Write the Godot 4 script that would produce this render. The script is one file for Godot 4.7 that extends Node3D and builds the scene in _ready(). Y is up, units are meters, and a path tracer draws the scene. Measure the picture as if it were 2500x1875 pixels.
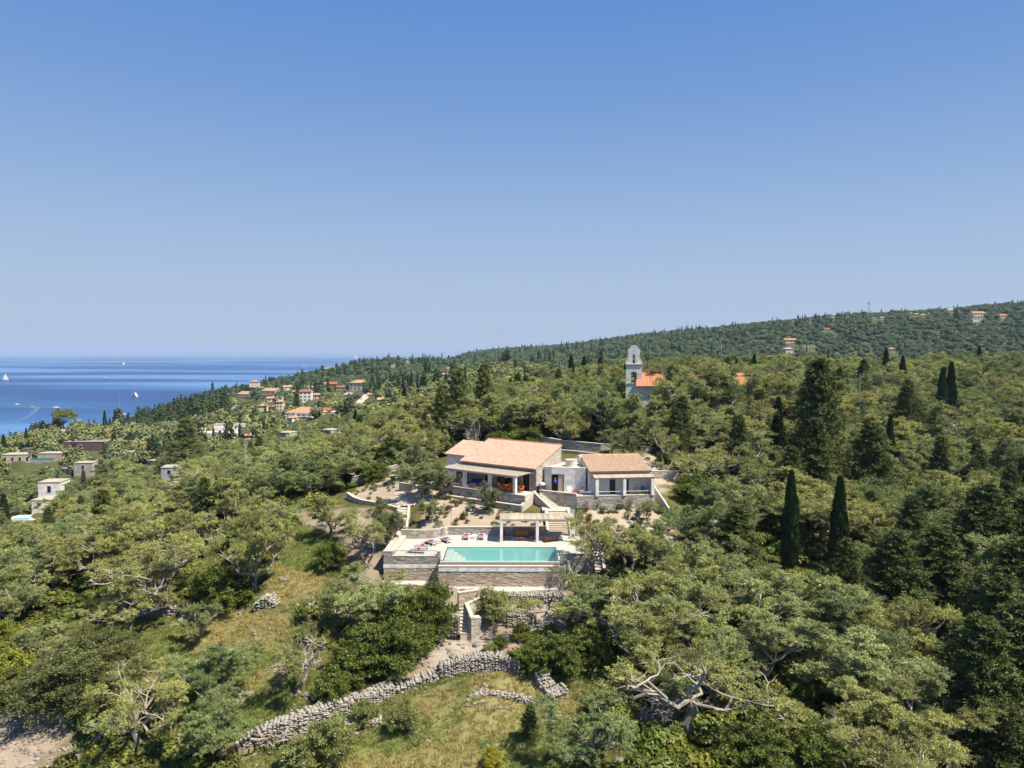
extends Node3D

var rng := RandomNumberGenerator.new()
var names := {}
var mats := {}
var noise_a := FastNoiseLite.new()
var noise_b := FastNoiseLite.new()

# ---------------------------------------------------------------- helpers

class MB:
	var v := PackedVector3Array()
	var c := PackedColorArray()
	func tri(a: Vector3, b: Vector3, d: Vector3, col: Color) -> void:
		v.push_back(a); v.push_back(b); v.push_back(d)
		c.push_back(col); c.push_back(col); c.push_back(col)
	func quad(a: Vector3, b: Vector3, d: Vector3, e: Vector3, col: Color) -> void:
		tri(a, b, d, col)
		tri(a, d, e, col)
	# box between two corners (x0<x1 ...), faces outwards, clockwise
	func box(a: Vector3, b: Vector3, col: Color) -> void:
		hexa([Vector3(a.x, a.y, a.z), Vector3(b.x, a.y, a.z), Vector3(b.x, a.y, b.z), Vector3(a.x, a.y, b.z), Vector3(a.x, b.y, a.z), Vector3(b.x, b.y, a.z), Vector3(b.x, b.y, b.z), Vector3(a.x, b.y, b.z)], col)
	# eight corners: bottom ring 0..3 (back left, back right, front right, front left), top ring 4..7
	func hexa(p: Array, col: Color) -> void:
		quad(p[3], p[7], p[6], p[2], col)
		quad(p[1], p[5], p[4], p[0], col)
		quad(p[0], p[4], p[7], p[3], col)
		quad(p[2], p[6], p[5], p[1], col)
		quad(p[4], p[5], p[6], p[7], col)
		quad(p[3], p[2], p[1], p[0], col)
	# box with chamfered vertical and top edges
	func soft_box(a: Vector3, b: Vector3, k: float, col: Color) -> void:
		var rings := []
		for s in [[a.y, 0.0], [b.y - k, 0.0], [b.y, k]]:
			var i: float = s[1]
			rings.append([Vector3(a.x + i + k, s[0], a.z + i), Vector3(b.x - i - k, s[0], a.z + i), Vector3(b.x - i, s[0], a.z + i + k), Vector3(b.x - i, s[0], b.z - i - k), Vector3(b.x - i - k, s[0], b.z - i), Vector3(a.x + i + k, s[0], b.z - i), Vector3(a.x + i, s[0], b.z - i - k), Vector3(a.x + i, s[0], a.z + i + k)])
		for r in 2:
			for j in 8:
				quad(rings[r][(j + 1) % 8], rings[r + 1][(j + 1) % 8], rings[r + 1][j], rings[r][j], col)
		for j in range(1, 7):
			tri(rings[2][0], rings[2][j], rings[2][j + 1], col)
	func tube(pts: PackedVector3Array, rad: PackedFloat32Array, n: int, col: Color, closed := true) -> void:
		var last := []
		var side := Vector3(1, 0, 0)
		for i in pts.size():
			var t := (pts[mini(i + 1, pts.size() - 1)] - pts[maxi(i - 1, 0)])
			if t.length() < 1e-6:
				t = Vector3.UP
			t = t.normalized()
			side = (side - t * side.dot(t))
			if side.length() < 0.05:
				side = t.cross(Vector3(0.3, 0.2, 1))
			side = side.normalized()
			var up := t.cross(side)
			var ring := []
			for k in n:
				var a := TAU * k / n
				ring.append(pts[i] + (side * cos(a) + up * sin(a)) * rad[i])
			if i > 0:
				for k in n:
					quad(last[k], ring[k], ring[(k + 1) % n], last[(k + 1) % n], col)
			last = ring
		if closed and rad[rad.size() - 1] > 0.004:
			for k in range(1, n - 1):
				tri(last[0], last[k + 1], last[k], col)
	func leaf(p: Vector3, dir: Vector3, nrm: Vector3, l: float, w: float, col: Color) -> void:
		var s := dir.cross(nrm).normalized() * (w * 0.5)
		var m := p + dir * (l * 0.45)
		var t := p + dir * l - nrm * (l * 0.12)
		tri(p, m + s, t, col)
		tri(p, t, m - s, col)
	func blade(p: Vector3, dir: Vector3, nrm: Vector3, l: float, w: float, col: Color) -> void:
		var s := dir.cross(nrm).normalized() * (w * 0.5)
		var m := p + dir * (l * 0.4)
		v.push_back(m + s); v.push_back(p + dir * l); v.push_back(p - s * 0.6)
		c.push_back(col); c.push_back(col); c.push_back(col)
	func mesh() -> ArrayMesh:
		var m := ArrayMesh.new()
		var a := []
		a.resize(Mesh.ARRAY_MAX)
		a[Mesh.ARRAY_VERTEX] = v
		a[Mesh.ARRAY_COLOR] = c
		m.add_surface_from_arrays(Mesh.PRIMITIVE_TRIANGLES, a)
		return m

func numbered(called: String) -> String:
	var n: int = names.get(called, -1) + 1
	names[called] = n
	return called if n == 0 else "%s_%03d" % [called, n]

func tag(o: Node, label: String, category := "", group := "", kind := "") -> Node:
	if label: o.set_meta("label", label)
	if category: o.set_meta("category", category)
	if group: o.set_meta("group", group)
	if kind: o.set_meta("kind", kind)
	return o

func thing(called: String, label: String, category: String, at := Vector3.ZERO, turn := 0.0, group := "") -> Node3D:
	var o := Node3D.new()
	o.name = numbered(called)
	add_child(o)
	o.position = at
	o.rotation.y = turn
	tag(o, label, category, group)
	return o

func put(called: String, m: Mesh, mat: Material, parent: Node, at := Vector3.ZERO, turn := 0.0, kind := "") -> MeshInstance3D:
	var o := MeshInstance3D.new()
	if parent == self:
		o.name = numbered(called)
		add_child(o)
	else:
		var key := str(parent.get_instance_id()) + called
		var n: int = names.get(key, -1) + 1
		names[key] = n
		o.name = called if n == 0 else "%s_%03d" % [called, n]
		parent.add_child(o, true)
	o.mesh = m
	o.material_override = mat
	o.position = at
	o.rotation.y = turn
	if kind: o.set_meta("kind", kind)
	return o

func many(called: String, m: Mesh, mat: Material, where: Array, tints: Array, parent: Node) -> MultiMeshInstance3D:
	var mm := MultiMesh.new()
	mm.transform_format = MultiMesh.TRANSFORM_3D
	mm.use_colors = true
	mm.mesh = m
	mm.instance_count = where.size()
	for i in where.size():
		mm.set_instance_transform(i, where[i])
		mm.set_instance_color(i, tints[i % tints.size()])
	var o := MultiMeshInstance3D.new()
	o.multimesh = mm
	o.material_override = mat
	o.name = numbered(called) if parent == self else called
	parent.add_child(o, true)
	o.set_meta("kind", "stuff")
	return o

func lin(r: float, g: float, b: float) -> Color:
	return Color(r, g, b).linear_to_srgb()

# plain material: linear base colour
func mat(key: String, r := 0.5, g := 0.5, b := 0.5, rough := 0.8, spec := 0.3, metal := 0.0) -> StandardMaterial3D:
	if mats.has(key):
		return mats[key]
	var m := StandardMaterial3D.new()
	m.resource_name = key
	m.albedo_color = lin(r, g, b)
	m.roughness = rough
	m.metallic = metal
	m.metallic_specular = spec
	mats[key] = m
	return m

# vertex-coloured material
func vmat(key: String, rough := 0.8, spec := 0.25, back := 0.0) -> StandardMaterial3D:
	if mats.has(key):
		return mats[key]
	var m := mat(key, 1, 1, 1, rough, spec)
	m.vertex_color_use_as_albedo = true
	if back > 0.0:
		m.backlight_enabled = true
		m.backlight = Color(back, back, back * 0.55)
	return m

func noise_tex(freq: float, seed_: int, lo: Color, hi: Color, size := 512, octaves := 4, normal := false) -> NoiseTexture2D:
	var n := FastNoiseLite.new()
	n.seed = seed_
	n.frequency = freq
	n.fractal_octaves = octaves
	var t := NoiseTexture2D.new()
	t.width = size
	t.height = size
	t.seamless = true
	t.noise = n
	if normal:
		t.as_normal_map = true
		t.bump_strength = 6.0
	else:
		var g := Gradient.new()
		g.set_color(0, lo)
		g.set_color(1, hi)
		t.color_ramp = g
	return t

func grain(m: StandardMaterial3D, tex: Texture2D, scale: float, nrm: Texture2D = null) -> StandardMaterial3D:
	m.albedo_texture = tex
	m.uv1_triplanar = true
	m.uv1_world_triplanar = true
	m.uv1_scale = Vector3(scale, scale, scale)
	if nrm:
		m.normal_enabled = true
		m.normal_texture = nrm
	return m

func rf(a: float, b: float) -> float:
	return rng.randf_range(a, b)

func shade(c: Color, k: float) -> Color:
	return Color(c.r * k, c.g * k, c.b * k)

func rdir() -> Vector3:
	var z := rf(-1, 1)
	var a := rf(0, TAU)
	var r := sqrt(1 - z * z)
	return Vector3(r * cos(a), z, r * sin(a))

func v2(x: float, z: float) -> Vector2:
	return Vector2(x, z)

func _ready() -> void:
	# ---- camera, sky, sun, exposure
	var cam := Camera3D.new()
	cam.name = "camera"
	cam.fov = 56.78
	cam.near = 0.5
	cam.far = 40000.0
	cam.position = Vector3(0, 21, 0)
	cam.rotation_degrees = Vector3(-2.46, 0, 0.1)
	cam.current = true
	add_child(cam)
	var env := Environment.new()
	env.background_mode = Environment.BG_SKY
	env.sky = Sky.new()
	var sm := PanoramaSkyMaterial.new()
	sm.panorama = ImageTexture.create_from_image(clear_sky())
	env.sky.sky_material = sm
	env.tonemap_mode = Environment.TONE_MAPPER_LINEAR
	env.tonemap_exposure = EXPOSURE
	env.sdfgi_enabled = true
	env.ssao_enabled = true
	env.ssil_enabled = true
	env.fog_enabled = true
	env.fog_density = 0.00006
	env.fog_light_color = Color(0.72, 0.83, 0.97)
	var we := WorldEnvironment.new()
	we.name = "world_environment"
	we.environment = env
	add_child(we)
	var sun := DirectionalLight3D.new()
	sun.name = "sun"
	sun.light_energy = 1.25
	sun.light_color = Color(1.0, 0.955, 0.88)
	sun.light_angular_distance = 0.5
	sun.shadow_enabled = true
	sun.sky_mode = DirectionalLight3D.SKY_MODE_LIGHT_ONLY
	sun.look_at_from_position(Vector3.ZERO, Vector3(-0.56, -1.0, -0.25))
	add_child(sun)
	# ---- the place
	noise_a.seed = 11
	noise_a.frequency = 0.02
	noise_a.fractal_octaves = 4
	noise_b.seed = 5
	noise_b.frequency = 0.14
	noise_b.fractal_octaves = 3
	lay_contours()
	build_materials()
	build_ground()
	build_sea()
	build_villa()
	build_village()
	build_plants()
	build_boats()

const EXPOSURE := 2.5

# clear air: colour by height above the horizon, one small faint cloud low over the sea
func clear_sky() -> Image:
	var im := Image.create_empty(1024, 512, false, Image.FORMAT_RGBF)
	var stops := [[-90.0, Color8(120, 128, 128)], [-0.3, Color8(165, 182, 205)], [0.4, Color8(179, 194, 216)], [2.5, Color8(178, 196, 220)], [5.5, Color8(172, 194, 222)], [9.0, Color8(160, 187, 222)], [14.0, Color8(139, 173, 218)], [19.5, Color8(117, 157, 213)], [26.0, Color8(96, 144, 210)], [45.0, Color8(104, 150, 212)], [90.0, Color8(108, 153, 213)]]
	for r in 512:
		var e := 90.0 - (r + 0.5) / 512.0 * 180.0
		var k := 0
		while k < stops.size() - 2 and e > stops[k + 1][0]:
			k += 1
		var t := clampf((e - stops[k][0]) / (stops[k + 1][0] - stops[k][0]), 0, 1)
		var c: Color = (stops[k][1] as Color).srgb_to_linear().lerp((stops[k + 1][1] as Color).srgb_to_linear(), t)
		im.fill_rect(Rect2i(0, r, 1024, 1), Color(c.r / EXPOSURE, c.g / EXPOSURE, c.b / EXPOSURE))
	var n := FastNoiseLite.new()
	n.seed = 4
	n.frequency = 0.22
	for r in range(247, 256):
		for x in range(456, 470):
			var f := Vector2((x - 463.0) / 5.5, (r - 252.0) / 2.2)
			var a := clampf(1.0 - f.length() + n.get_noise_2d(x, r * 2.0) * 0.9, 0, 1) * 0.35
			var c := im.get_pixel(x, r)
			im.set_pixel(x, r, c.lerp(Color(0.66 / EXPOSURE, 0.68 / EXPOSURE, 0.74 / EXPOSURE), a))
	return im

# ---------------------------------------------------------------- terrain

const GU := 62
const GL := 58
const U0 := -1.25
const L0 := 3.0
const DU := 0.04098
const DL := 0.0918
var ctrl := PackedVector2Array()
var ctrl_y := PackedFloat64Array()
var weights := PackedFloat64Array()
var grid := PackedFloat32Array()

# heights of the land along arcs at a distance (m) from the viewpoint: [bearing (x per metre of depth), height]
func contour(dist: float, row: Array) -> void:
	for r in row:
		ctrl.push_back(Vector2(r[0] * 3.0, log(dist)))
		ctrl_y.push_back(r[1])

func kern(r2: float) -> float:
	return 0.5 * r2 * log(r2) if r2 > 1e-12 else 0.0

func lay_contours() -> void:
	contour(25, [[-1, -12], [-0.5, -10.5], [0, -9.5], [0.5, -13], [1, -16]])
	contour(36, [[-0.8, -12], [-0.35, -9.5], [0, -8.3], [0.4, -10.5]])
	contour(45, [[-1, -13], [-0.6, -10.5], [-0.3, -8.6], [-0.1, -7.6], [0.1, -7.6], [0.3, -9], [0.6, -12], [1, -15]])
	contour(58, [[-0.7, -9.5], [-0.4, -7.2], [-0.2, -6.2], [-0.05, -5.4], [0.1, -6], [0.3, -8], [0.6, -11]])
	contour(63, [[-0.15, -4.6], [-0.06, -4.35], [0.02, -4.6], [0.12, -5.2]])
	contour(70, [[-0.32, -2.9], [-0.2, -2.6], [-0.12, -2.55], [0, -2.55], [0.1, -2.9], [0.2, -4.2]])
	contour(77, [[-0.8, -9], [-0.6, -7], [-0.4, -4], [-0.3, -1.7], [-0.2, -0.6], [0.2, -2.2], [0.35, -6], [0.6, -9]])
	contour(83, [[-0.3, -0.6], [-0.22, 0.3], [-0.16, 0.5], [-0.085, 0.95], [0.037, 0.95], [0.13, 0.8], [0.2, 0.3], [0.3, -3.5]])
	contour(88, [[-0.13, 1.2], [-0.07, 1.5], [0, 1.75], [0.1, 1.9], [0.18, 1.7], [0.24, 0.3]])
	contour(95, [[-0.45, -4.5], [-0.32, -0.6], [-0.24, 0.9], [-0.18, 1.6], [-0.12, 2.6], [0.23, 2.6], [0.33, -3], [0.6, -7]])
	contour(105, [[-0.24, 0.6], [-0.18, 2.4], [-0.12, 3.4], [0, 4.6], [0.1, 4.8], [0.2, 4.2]])
	contour(122, [[-0.6, -14], [-0.4, -7], [-0.22, 0.2], [0, 6.5], [0.15, 7], [0.3, 4], [0.6, -2]])
	contour(155, [[-0.68, -23], [-0.4, -11], [-0.22, -2], [0, 6], [0.17, 8.7], [0.3, 8], [0.6, 6]])
	contour(220, [[-0.72, -36], [-0.45, -21], [-0.25, -9], [-0.1, -1], [0, 4.5], [0.2, 9], [0.4, 9], [0.7, 8]])
	contour(300, [[-0.75, -44], [-0.65, -40], [-0.5, -33], [-0.3, -20], [-0.15, -9], [0, 1], [0.2, 10.5], [0.4, 13], [0.7, 14]])
	contour(400, [[-0.72, -42], [-0.62, -40], [-0.5, -36], [-0.4, -30], [-0.3, -23], [-0.15, -11], [0, -1], [0.15, 6], [0.3, 1], [0.5, -6], [0.75, -6]])
	contour(520, [[-0.78, -52], [-0.63, -39.5], [-0.55, -40], [-0.45, -36], [-0.3, -23], [-0.15, -11], [0, 3], [0.15, 9], [0.3, -1], [0.5, -7], [0.75, -5]])
	contour(620, [[-0.8, -70], [-0.68, -64], [-0.58, -56], [-0.5, -47], [-0.4, -33]])
	contour(750, [[-0.7, -78], [-0.57, -64], [-0.5, -52], [-0.42, -36], [-0.3, -23], [-0.22, -16], [-0.1, -3], [0, 7], [0.15, 11], [0.3, 9], [0.5, 8], [0.75, 13]])
	contour(950, [[-0.65, -90], [-0.5, -66], [-0.45, -49], [-0.38, -34], [-0.3, -22], [-0.2, -2], [-0.1, 0], [0.1, 14]])
	contour(1150, [[-0.55, -95], [-0.45, -66], [-0.38, -42], [-0.317, -23], [-0.26, -12], [-0.22, -1], [-0.18, 6], [-0.1, 4], [0, 9], [0.2, 38], [0.45, 72], [0.72, 95]])
	contour(1400, [[-0.45, -95], [-0.35, -72], [-0.28, -45], [-0.2, -20], [0.2, 52], [0.39, 82], [0.55, 98], [0.75, 112]])
	contour(1850, [[-0.35, -100], [-0.25, -85], [-0.15, -40], [-0.07, 2], [0.05, 32], [0.19, 62], [0.4, 88], [0.7, 98]])
	contour(2600, [[-0.3, -110], [-0.15, -85], [-0.07, 6], [0.05, 18], [0.2, 30], [0.5, 50]])
	contour(3600, [[-0.5, -120], [-0.2, -110], [0, -90], [0.5, -60]])
	var n := ctrl.size()
	var m := n + 3
	var a := []
	for i in m:
		var row := PackedFloat64Array()
		row.resize(m + 1)
		for j in m:
			if i < n and j < n:
				row[j] = kern(ctrl[i].distance_squared_to(ctrl[j])) + (1e-4 if i == j else 0.0)
			elif i < n or j < n:
				var p := ctrl[mini(i, j)]
				row[j] = [1.0, p.x, p.y][maxi(i, j) - n]
		row[m] = ctrl_y[i] if i < n else 0.0
		a.append(row)
	for k in m:
		var best := k
		for i in range(k + 1, m):
			if absf(a[i][k]) > absf(a[best][k]):
				best = i
		var swap = a[k]
		a[k] = a[best]
		a[best] = swap
		var pk: PackedFloat64Array = a[k]
		for i in range(k + 1, m):
			var ri: PackedFloat64Array = a[i]
			var w := ri[k] / pk[k]
			if w != 0.0:
				for j in range(k, m + 1):
					ri[j] -= w * pk[j]
				a[i] = ri
	weights.resize(m)
	for k in range(m - 1, -1, -1):
		var s: float = a[k][m]
		for j in range(k + 1, m):
			s -= a[k][j] * weights[j]
		weights[k] = s / a[k][k]
	grid.resize(GU * GL)
	for j in GL:
		for i in GU:
			var q := Vector2((U0 + i * DU) * 3.0, L0 + j * DL)
			var y := weights[n] + weights[n + 1] * q.x + weights[n + 2] * q.y
			for k in n:
				var r2 := q.distance_squared_to(ctrl[k])
				if r2 > 1e-12:
					y += weights[k] * 0.5 * r2 * log(r2)
			grid[j * GU + i] = y

func cubic(a: float, b: float, c: float, d: float, t: float) -> float:
	return b + 0.5 * t * (c - a + t * (2.0 * a - 5.0 * b + 4.0 * c - d + t * (3.0 * (b - c) + d - a)))

# height of the land without the terraces
func land(x: float, z: float) -> float:
	var d := maxf(-z, 21.0)
	var fu := clampf((x / d - U0) / DU, 1.0, GU - 2.01)
	var fl := clampf((log(d) - L0) / DL, 1.0, GL - 2.01)
	var i := int(fu)
	var j := int(fl)
	fu -= i
	fl -= j
	var r := PackedFloat32Array([0, 0, 0, 0])
	for k in 4:
		var o := (j + k - 1) * GU + i
		r[k] = cubic(grid[o - 1], grid[o], grid[o + 1], grid[o + 2], fu)
	return cubic(r[0], r[1], r[2], r[3], fl)

var zones := []      # [polygon, height]: floors cut into the land
var soils := []      # [polygon, kind, feather]

func poly(p: Array) -> PackedVector2Array:
	var o := PackedVector2Array()
	for i in range(0, p.size(), 2):
		o.push_back(Vector2(p[i], p[i + 1]))
	return o

func edge_distance(p: Vector2, q: PackedVector2Array) -> float:
	var best := 1e9
	for i in q.size():
		var c := Geometry2D.get_closest_point_to_segment(p, q[i], q[(i + 1) % q.size()])
		best = minf(best, c.distance_squared_to(p))
	best = sqrt(best)
	return best if Geometry2D.is_point_in_polygon(p, q) else -best

func lay_zones() -> void:
	zones.append([poly([-13.2, -72.6, -7.3, -72.6, -7.3, -71.2, 5.0, -71.2, 5.0, -73.7, 8.0, -73.7, 8.0, -81.5, -7.5, -81.6, -8.8, -80.3, -13.2, -80.3]), -3.4])
	zones.append([poly([-8.0, -96.9, -7.2, -92.6, 1.0, -87.0, 3.3, -89.9, 7.9, -87.3, 17.8, -88.2, 18.0, -94.2, 7.0, -96.2, -3.0, -102.6, -8.4, -103.5, -13.9, -100.5]), 2.7])
	zones.append([poly([4.0, -81.3, 7.2, -81.3, 7.6, -87.5, 5.0, -88.2, 4.0, -86.5]), -0.4])
	zones.append([poly([8.4, -81.0, 9.9, -81.0, 9.9, -71.0, 8.4, -71.0]), -3.4])
	zones.append([poly([-14.3, -90.2, -12.5, -90.2, -12.2, -82.6, -13.8, -82.6]), 0.1])
	zones.append([poly([-13.6, -72.95, -13.6, -71.2, -7.6, -70.7, -0.4, -69.1, 5.2, -70.1, 6.2, -71.3, -7.3, -71.3, -7.3, -72.95]), -2.85])
	zones.append([poly([-6.0, -69.6, -3.6, -69.6, -3.6, -62.4, -6.0, -62.4]), -4.9])
	soils.append([poly([-14.1, -48.6, -13.7, -51.6, -8.1, -54.8, -1.7, -57.5, 2.8, -58.7, 4.8, -54.6, 5.5, -44.0, -14.0, -42.0]), "meadow", 1.5])
	soils.append([poly([-33.8, -62.5, -35.1, -72.2, -28.9, -71.6, -21.4, -66.4, -18.5, -59.6, -19.0, -50.0, -24.5, -52.2, -28.4, -56.2, -30.2, -59.1]), "meadow", 2.5])
	soils.append([poly([-25.8, -72.5, -26.3, -82.0, -21.4, -78.2, -18.9, -70.5, -21.8, -67.7]), "meadow", 1.5])
	soils.append([poly([-10.5, -57.2, -7.0, -62.8, -6.5, -70.8, 5.5, -70.8, 4.9, -63.8, 3.2, -60.8, 1.7, -58.4, -3.4, -58.0, -7.7, -57.0]), "stony", 1.0])
	soils.append([poly([-34.6, -97.4, -27.1, -95.1, -19.3, -89.6, -14.0, -83.0, -13.0, -72.8, -14.4, -70.2, -16.5, -73.1, -19.4, -80.7]), "dirt", 1.5])
	soils.append([poly([-22.8, -97.2, -22.3, -103.8, -16.8, -112.6, -11.6, -105.1, -8.0, -98.2, -10.5, -90.6, -12.8, -90.3, -15.2, -90.9]), "garden", 0.3])
	soils.append([poly([-10.6, -81.0, -10.6, -91.4, -8.1, -96.2, 1.5, -86.0, 4.4, -84.0, 4.2, -81.0, -7.4, -81.2, -8.7, -80.3]), "garden", 0.3])
	soils.append([poly([7.2, -88.0, 18.2, -89.2, 20.5, -88.0, 18.4, -80.7, 8.4, -80.4, 7.2, -81.4]), "garden", 0.4])
	soils.append([poly([5.0, -94.5, 4.0, -103.0, 13.0, -107.2, 22.6, -109.6, 22.1, -97.8, 19.0, -92.6]), "garden", 1.0])
	soils.append([poly([-43.3, -58.9, -39.0, -58.7, -34.7, -55.0, -33.4, -52.5, -35.6, -49.2, -42.0, -50.0]), "dirt", 1.5])

func ground(x: float, z: float) -> float:
	var y := land(x, z)
	var d := -z
	if d < 110.0 and x > -14.0 and x < 19.0 and d > 61.0:
		for q in zones:
			if Geometry2D.is_point_in_polygon(Vector2(x, z), q[0]):
				return minf(y, q[1])
	var calm := 0.12 if (d > 69 and d < 108 and x > -26 and x < 22) else 1.0
	y += calm * (noise_a.get_noise_2d(x * 3.0, z * 3.0) * 0.9 + noise_b.get_noise_2d(x * 2.0, z * 2.0) * 0.25) * clampf(d / 90.0, 0.6, 6.0)
	return y

func ground_color(x: float, z: float, y: float) -> Color:
	var d := -z
	var na := noise_a.get_noise_2d(x * 4.0 + 90.0, z * 4.0)
	var nb := noise_b.get_noise_2d(x * 3.0, z * 3.0 - 40.0)
	var c := Color(0.165, 0.15, 0.06).lerp(Color(0.115, 0.13, 0.04), clampf(0.5 + na * 1.6, 0, 1))
	c = c.lerp(Color(0.21, 0.165, 0.085), clampf(nb * 1.8 - 0.15, 0, 0.8))
	if d > 330.0:
		c = c.lerp(Color(0.11, 0.13, 0.055), 0.7)
	if y < -54.0:
		c = Color(0.42, 0.37, 0.29)
	if d < 120.0 and x > -46.0 and x < 25.0:
		for s in soils:
			var e := edge_distance(Vector2(x, z), s[0])
			if e < -3.0:
				continue
			var f: float = s[2]
			var k := clampf(0.5 + (e + nb * f * 2.0) / (2.0 * f), 0, 1)
			if k <= 0.0:
				continue
			var t := c
			match s[1]:
				"meadow":
					t = Color(0.34, 0.305, 0.135).lerp(Color(0.20, 0.225, 0.07), clampf(0.5 + na * 1.9 + nb * 0.5, 0, 1))
					t = t.lerp(Color(0.26, 0.215, 0.11), clampf(nb * 2.0 - 0.5, 0, 0.8))
				"stony":
					t = Color(0.40, 0.31, 0.22).lerp(Color(0.52, 0.46, 0.38), clampf(0.5 + na * 2.0, 0, 1))
					t = t.lerp(Color(0.26, 0.18, 0.11), clampf(nb * 1.8 - 0.2, 0, 0.7))
				"dirt":
					t = Color(0.46, 0.38, 0.29).lerp(Color(0.34, 0.26, 0.18), clampf(0.45 + na * 2.2 + nb * 0.6, 0, 1))
				"garden":
					t = Color(0.58, 0.49, 0.385).lerp(Color(0.50, 0.40, 0.30), clampf(0.4 + na * 1.5 + nb * 0.9, 0, 1))
			c = c.lerp(t, k)
	return c

func build_ground() -> void:
	lay_zones()
	var ls := PackedFloat32Array()
	var l := log(21.5)
	while l < log(3500.0):
		ls.push_back(l)
		l += 0.0045 if (l > 3.75 and l < 4.72) else 0.0135
	var nu := 420
	var rows := ls.size()
	var v := PackedVector3Array()
	var c := PackedColorArray()
	var ix := PackedInt32Array()
	v.resize(rows * (nu + 1))
	c.resize(rows * (nu + 1))
	for j in rows:
		var d := exp(ls[j])
		for i in nu + 1:
			var u := -1.14 + 2.28 * i / nu
			var y := ground(u * d, -d)
			v[j * (nu + 1) + i] = Vector3(u * d, y, -d)
			c[j * (nu + 1) + i] = ground_color(u * d, -d, y)
	for j in rows - 1:
		for i in nu:
			var o := j * (nu + 1) + i
			ix.append_array([o, o + nu + 1, o + 1, o + 1, o + nu + 1, o + nu + 2])
	var a := []
	a.resize(Mesh.ARRAY_MAX)
	a[Mesh.ARRAY_VERTEX] = v
	a[Mesh.ARRAY_COLOR] = c
	a[Mesh.ARRAY_INDEX] = ix
	var m := ArrayMesh.new()
	m.add_surface_from_arrays(Mesh.PRIMITIVE_TRIANGLES, a)
	var st := SurfaceTool.new()
	st.create_from(m, 0)
	st.generate_normals()
	tag(put("ground", st.commit(), mats["soil"], self), "sloping hillside ground of dry grass, soil and stones", "", "", "structure")

func build_sea() -> void:
	var y := -59.0
	var f := MB.new()
	for i in 96:
		var a0 := TAU * i / 96.0
		var a1 := TAU * (i + 1) / 96.0
		f.tri(Vector3(0, y, -500), Vector3(cos(a0) * 16500, y, -500 + sin(a0) * 16500), Vector3(cos(a1) * 16500, y, -500 + sin(a1) * 16500), Color.WHITE)
	tag(put("sea", f.mesh(), mats["sea"], self), "calm blue open sea with pale wind streaks", "", "", "structure")

func build_materials() -> void:
	var speck := noise_tex(0.03, 3, Color(0.62, 0.62, 0.62), Color(1.0, 1.0, 1.0), 512, 5)
	var bump := noise_tex(0.03, 4, Color.BLACK, Color.WHITE, 512, 5, true)
	var fine := noise_tex(0.012, 8, Color(0.86, 0.86, 0.85), Color(1, 1, 1), 512, 5)
	var stain := noise_tex(0.008, 9, Color(0.80, 0.78, 0.75), Color(1, 1, 1), 512, 5)
	grain(vmat("soil", 0.95, 0.1), speck, 0.55, bump)
	mats["soil"].normal_scale = 1.2
	# foliage and bark
	vmat("olive_leaf", 0.45, 0.4, 0.6)
	vmat("green_leaf", 0.5, 0.35, 0.7)
	vmat("dark_leaf", 0.6, 0.25, 0.2)
	vmat("far_leaf", 0.8, 0.15, 0.5)
	vmat("bark", 0.9, 0.1)
	vmat("grass", 0.8, 0.15, 0.4)
	# stone
	grain(vmat("stone", 0.9, 0.15), speck, 1.7, bump)
	grain(mat("mortar", 0.60, 0.53, 0.44, 0.95, 0.1), speck, 2.0)
	grain(mat("coping", 0.52, 0.465, 0.395, 0.85, 0.2), fine, 0.7)
	grain(mat("paving", 0.46, 0.435, 0.40, 0.85, 0.2), fine, 0.35)
	grain(mat("stucco", 0.85, 0.815, 0.77, 0.9, 0.15), stain, 0.25)
	grain(mat("white_stucco", 0.88, 0.875, 0.86, 0.9, 0.15), stain, 0.25)
	grain(vmat("paint", 0.9, 0.15), stain, 0.2)
	grain(vmat("tile", 0.85, 0.2), fine, 1.1)
	grain(vmat("wood", 0.8, 0.2), fine, 1.5)
	vmat("plain", 0.7, 0.3)
	vmat("cloth", 0.95, 0.1)
	mat("glass_dark", 0.015, 0.02, 0.022, 0.06, 0.6)
	mat("metal", 0.45, 0.45, 0.45, 0.35, 0.5, 0.9)
	mat("iron", 0.05, 0.05, 0.055, 0.6, 0.3)
	mat("water_far", 0.09, 0.42, 0.48, 0.08, 0.5)
	# sea
	var sea := mat("sea", 1, 1, 1, 0.35, 0.22)
	var waves := noise_tex(0.006, 21, lin(0.006, 0.038, 0.14), lin(0.07, 0.165, 0.33), 1024, 6)
	waves.color_ramp.set_offset(0, 0.34)
	waves.color_ramp.set_offset(1, 0.68)
	sea.albedo_texture = waves
	sea.uv1_triplanar = true
	sea.uv1_world_triplanar = true
	sea.uv1_scale = Vector3(0.00006, 0.001, 0.00023)
	# pool
	var w := mat("pool_water", 0.55, 0.93, 0.92, 0.03, 0.5)
	w.normal_enabled = true
	w.normal_texture = bump
	w.normal_scale = 0.12
	w.uv1_triplanar = true
	w.uv1_world_triplanar = true
	w.uv1_scale = Vector3(0.35, 0.35, 0.35)
	w.albedo_color.a = 0.06
	w.transparency = BaseMaterial3D.TRANSPARENCY_ALPHA
	grain(mat("pool_tile", 0.27, 0.63, 0.60, 0.4, 0.4), fine, 1.0)
	grain(mat("pool_step", 0.42, 0.52, 0.47, 0.4, 0.4), fine, 1.0)

# ---------------------------------------------------------------- plants

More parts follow.
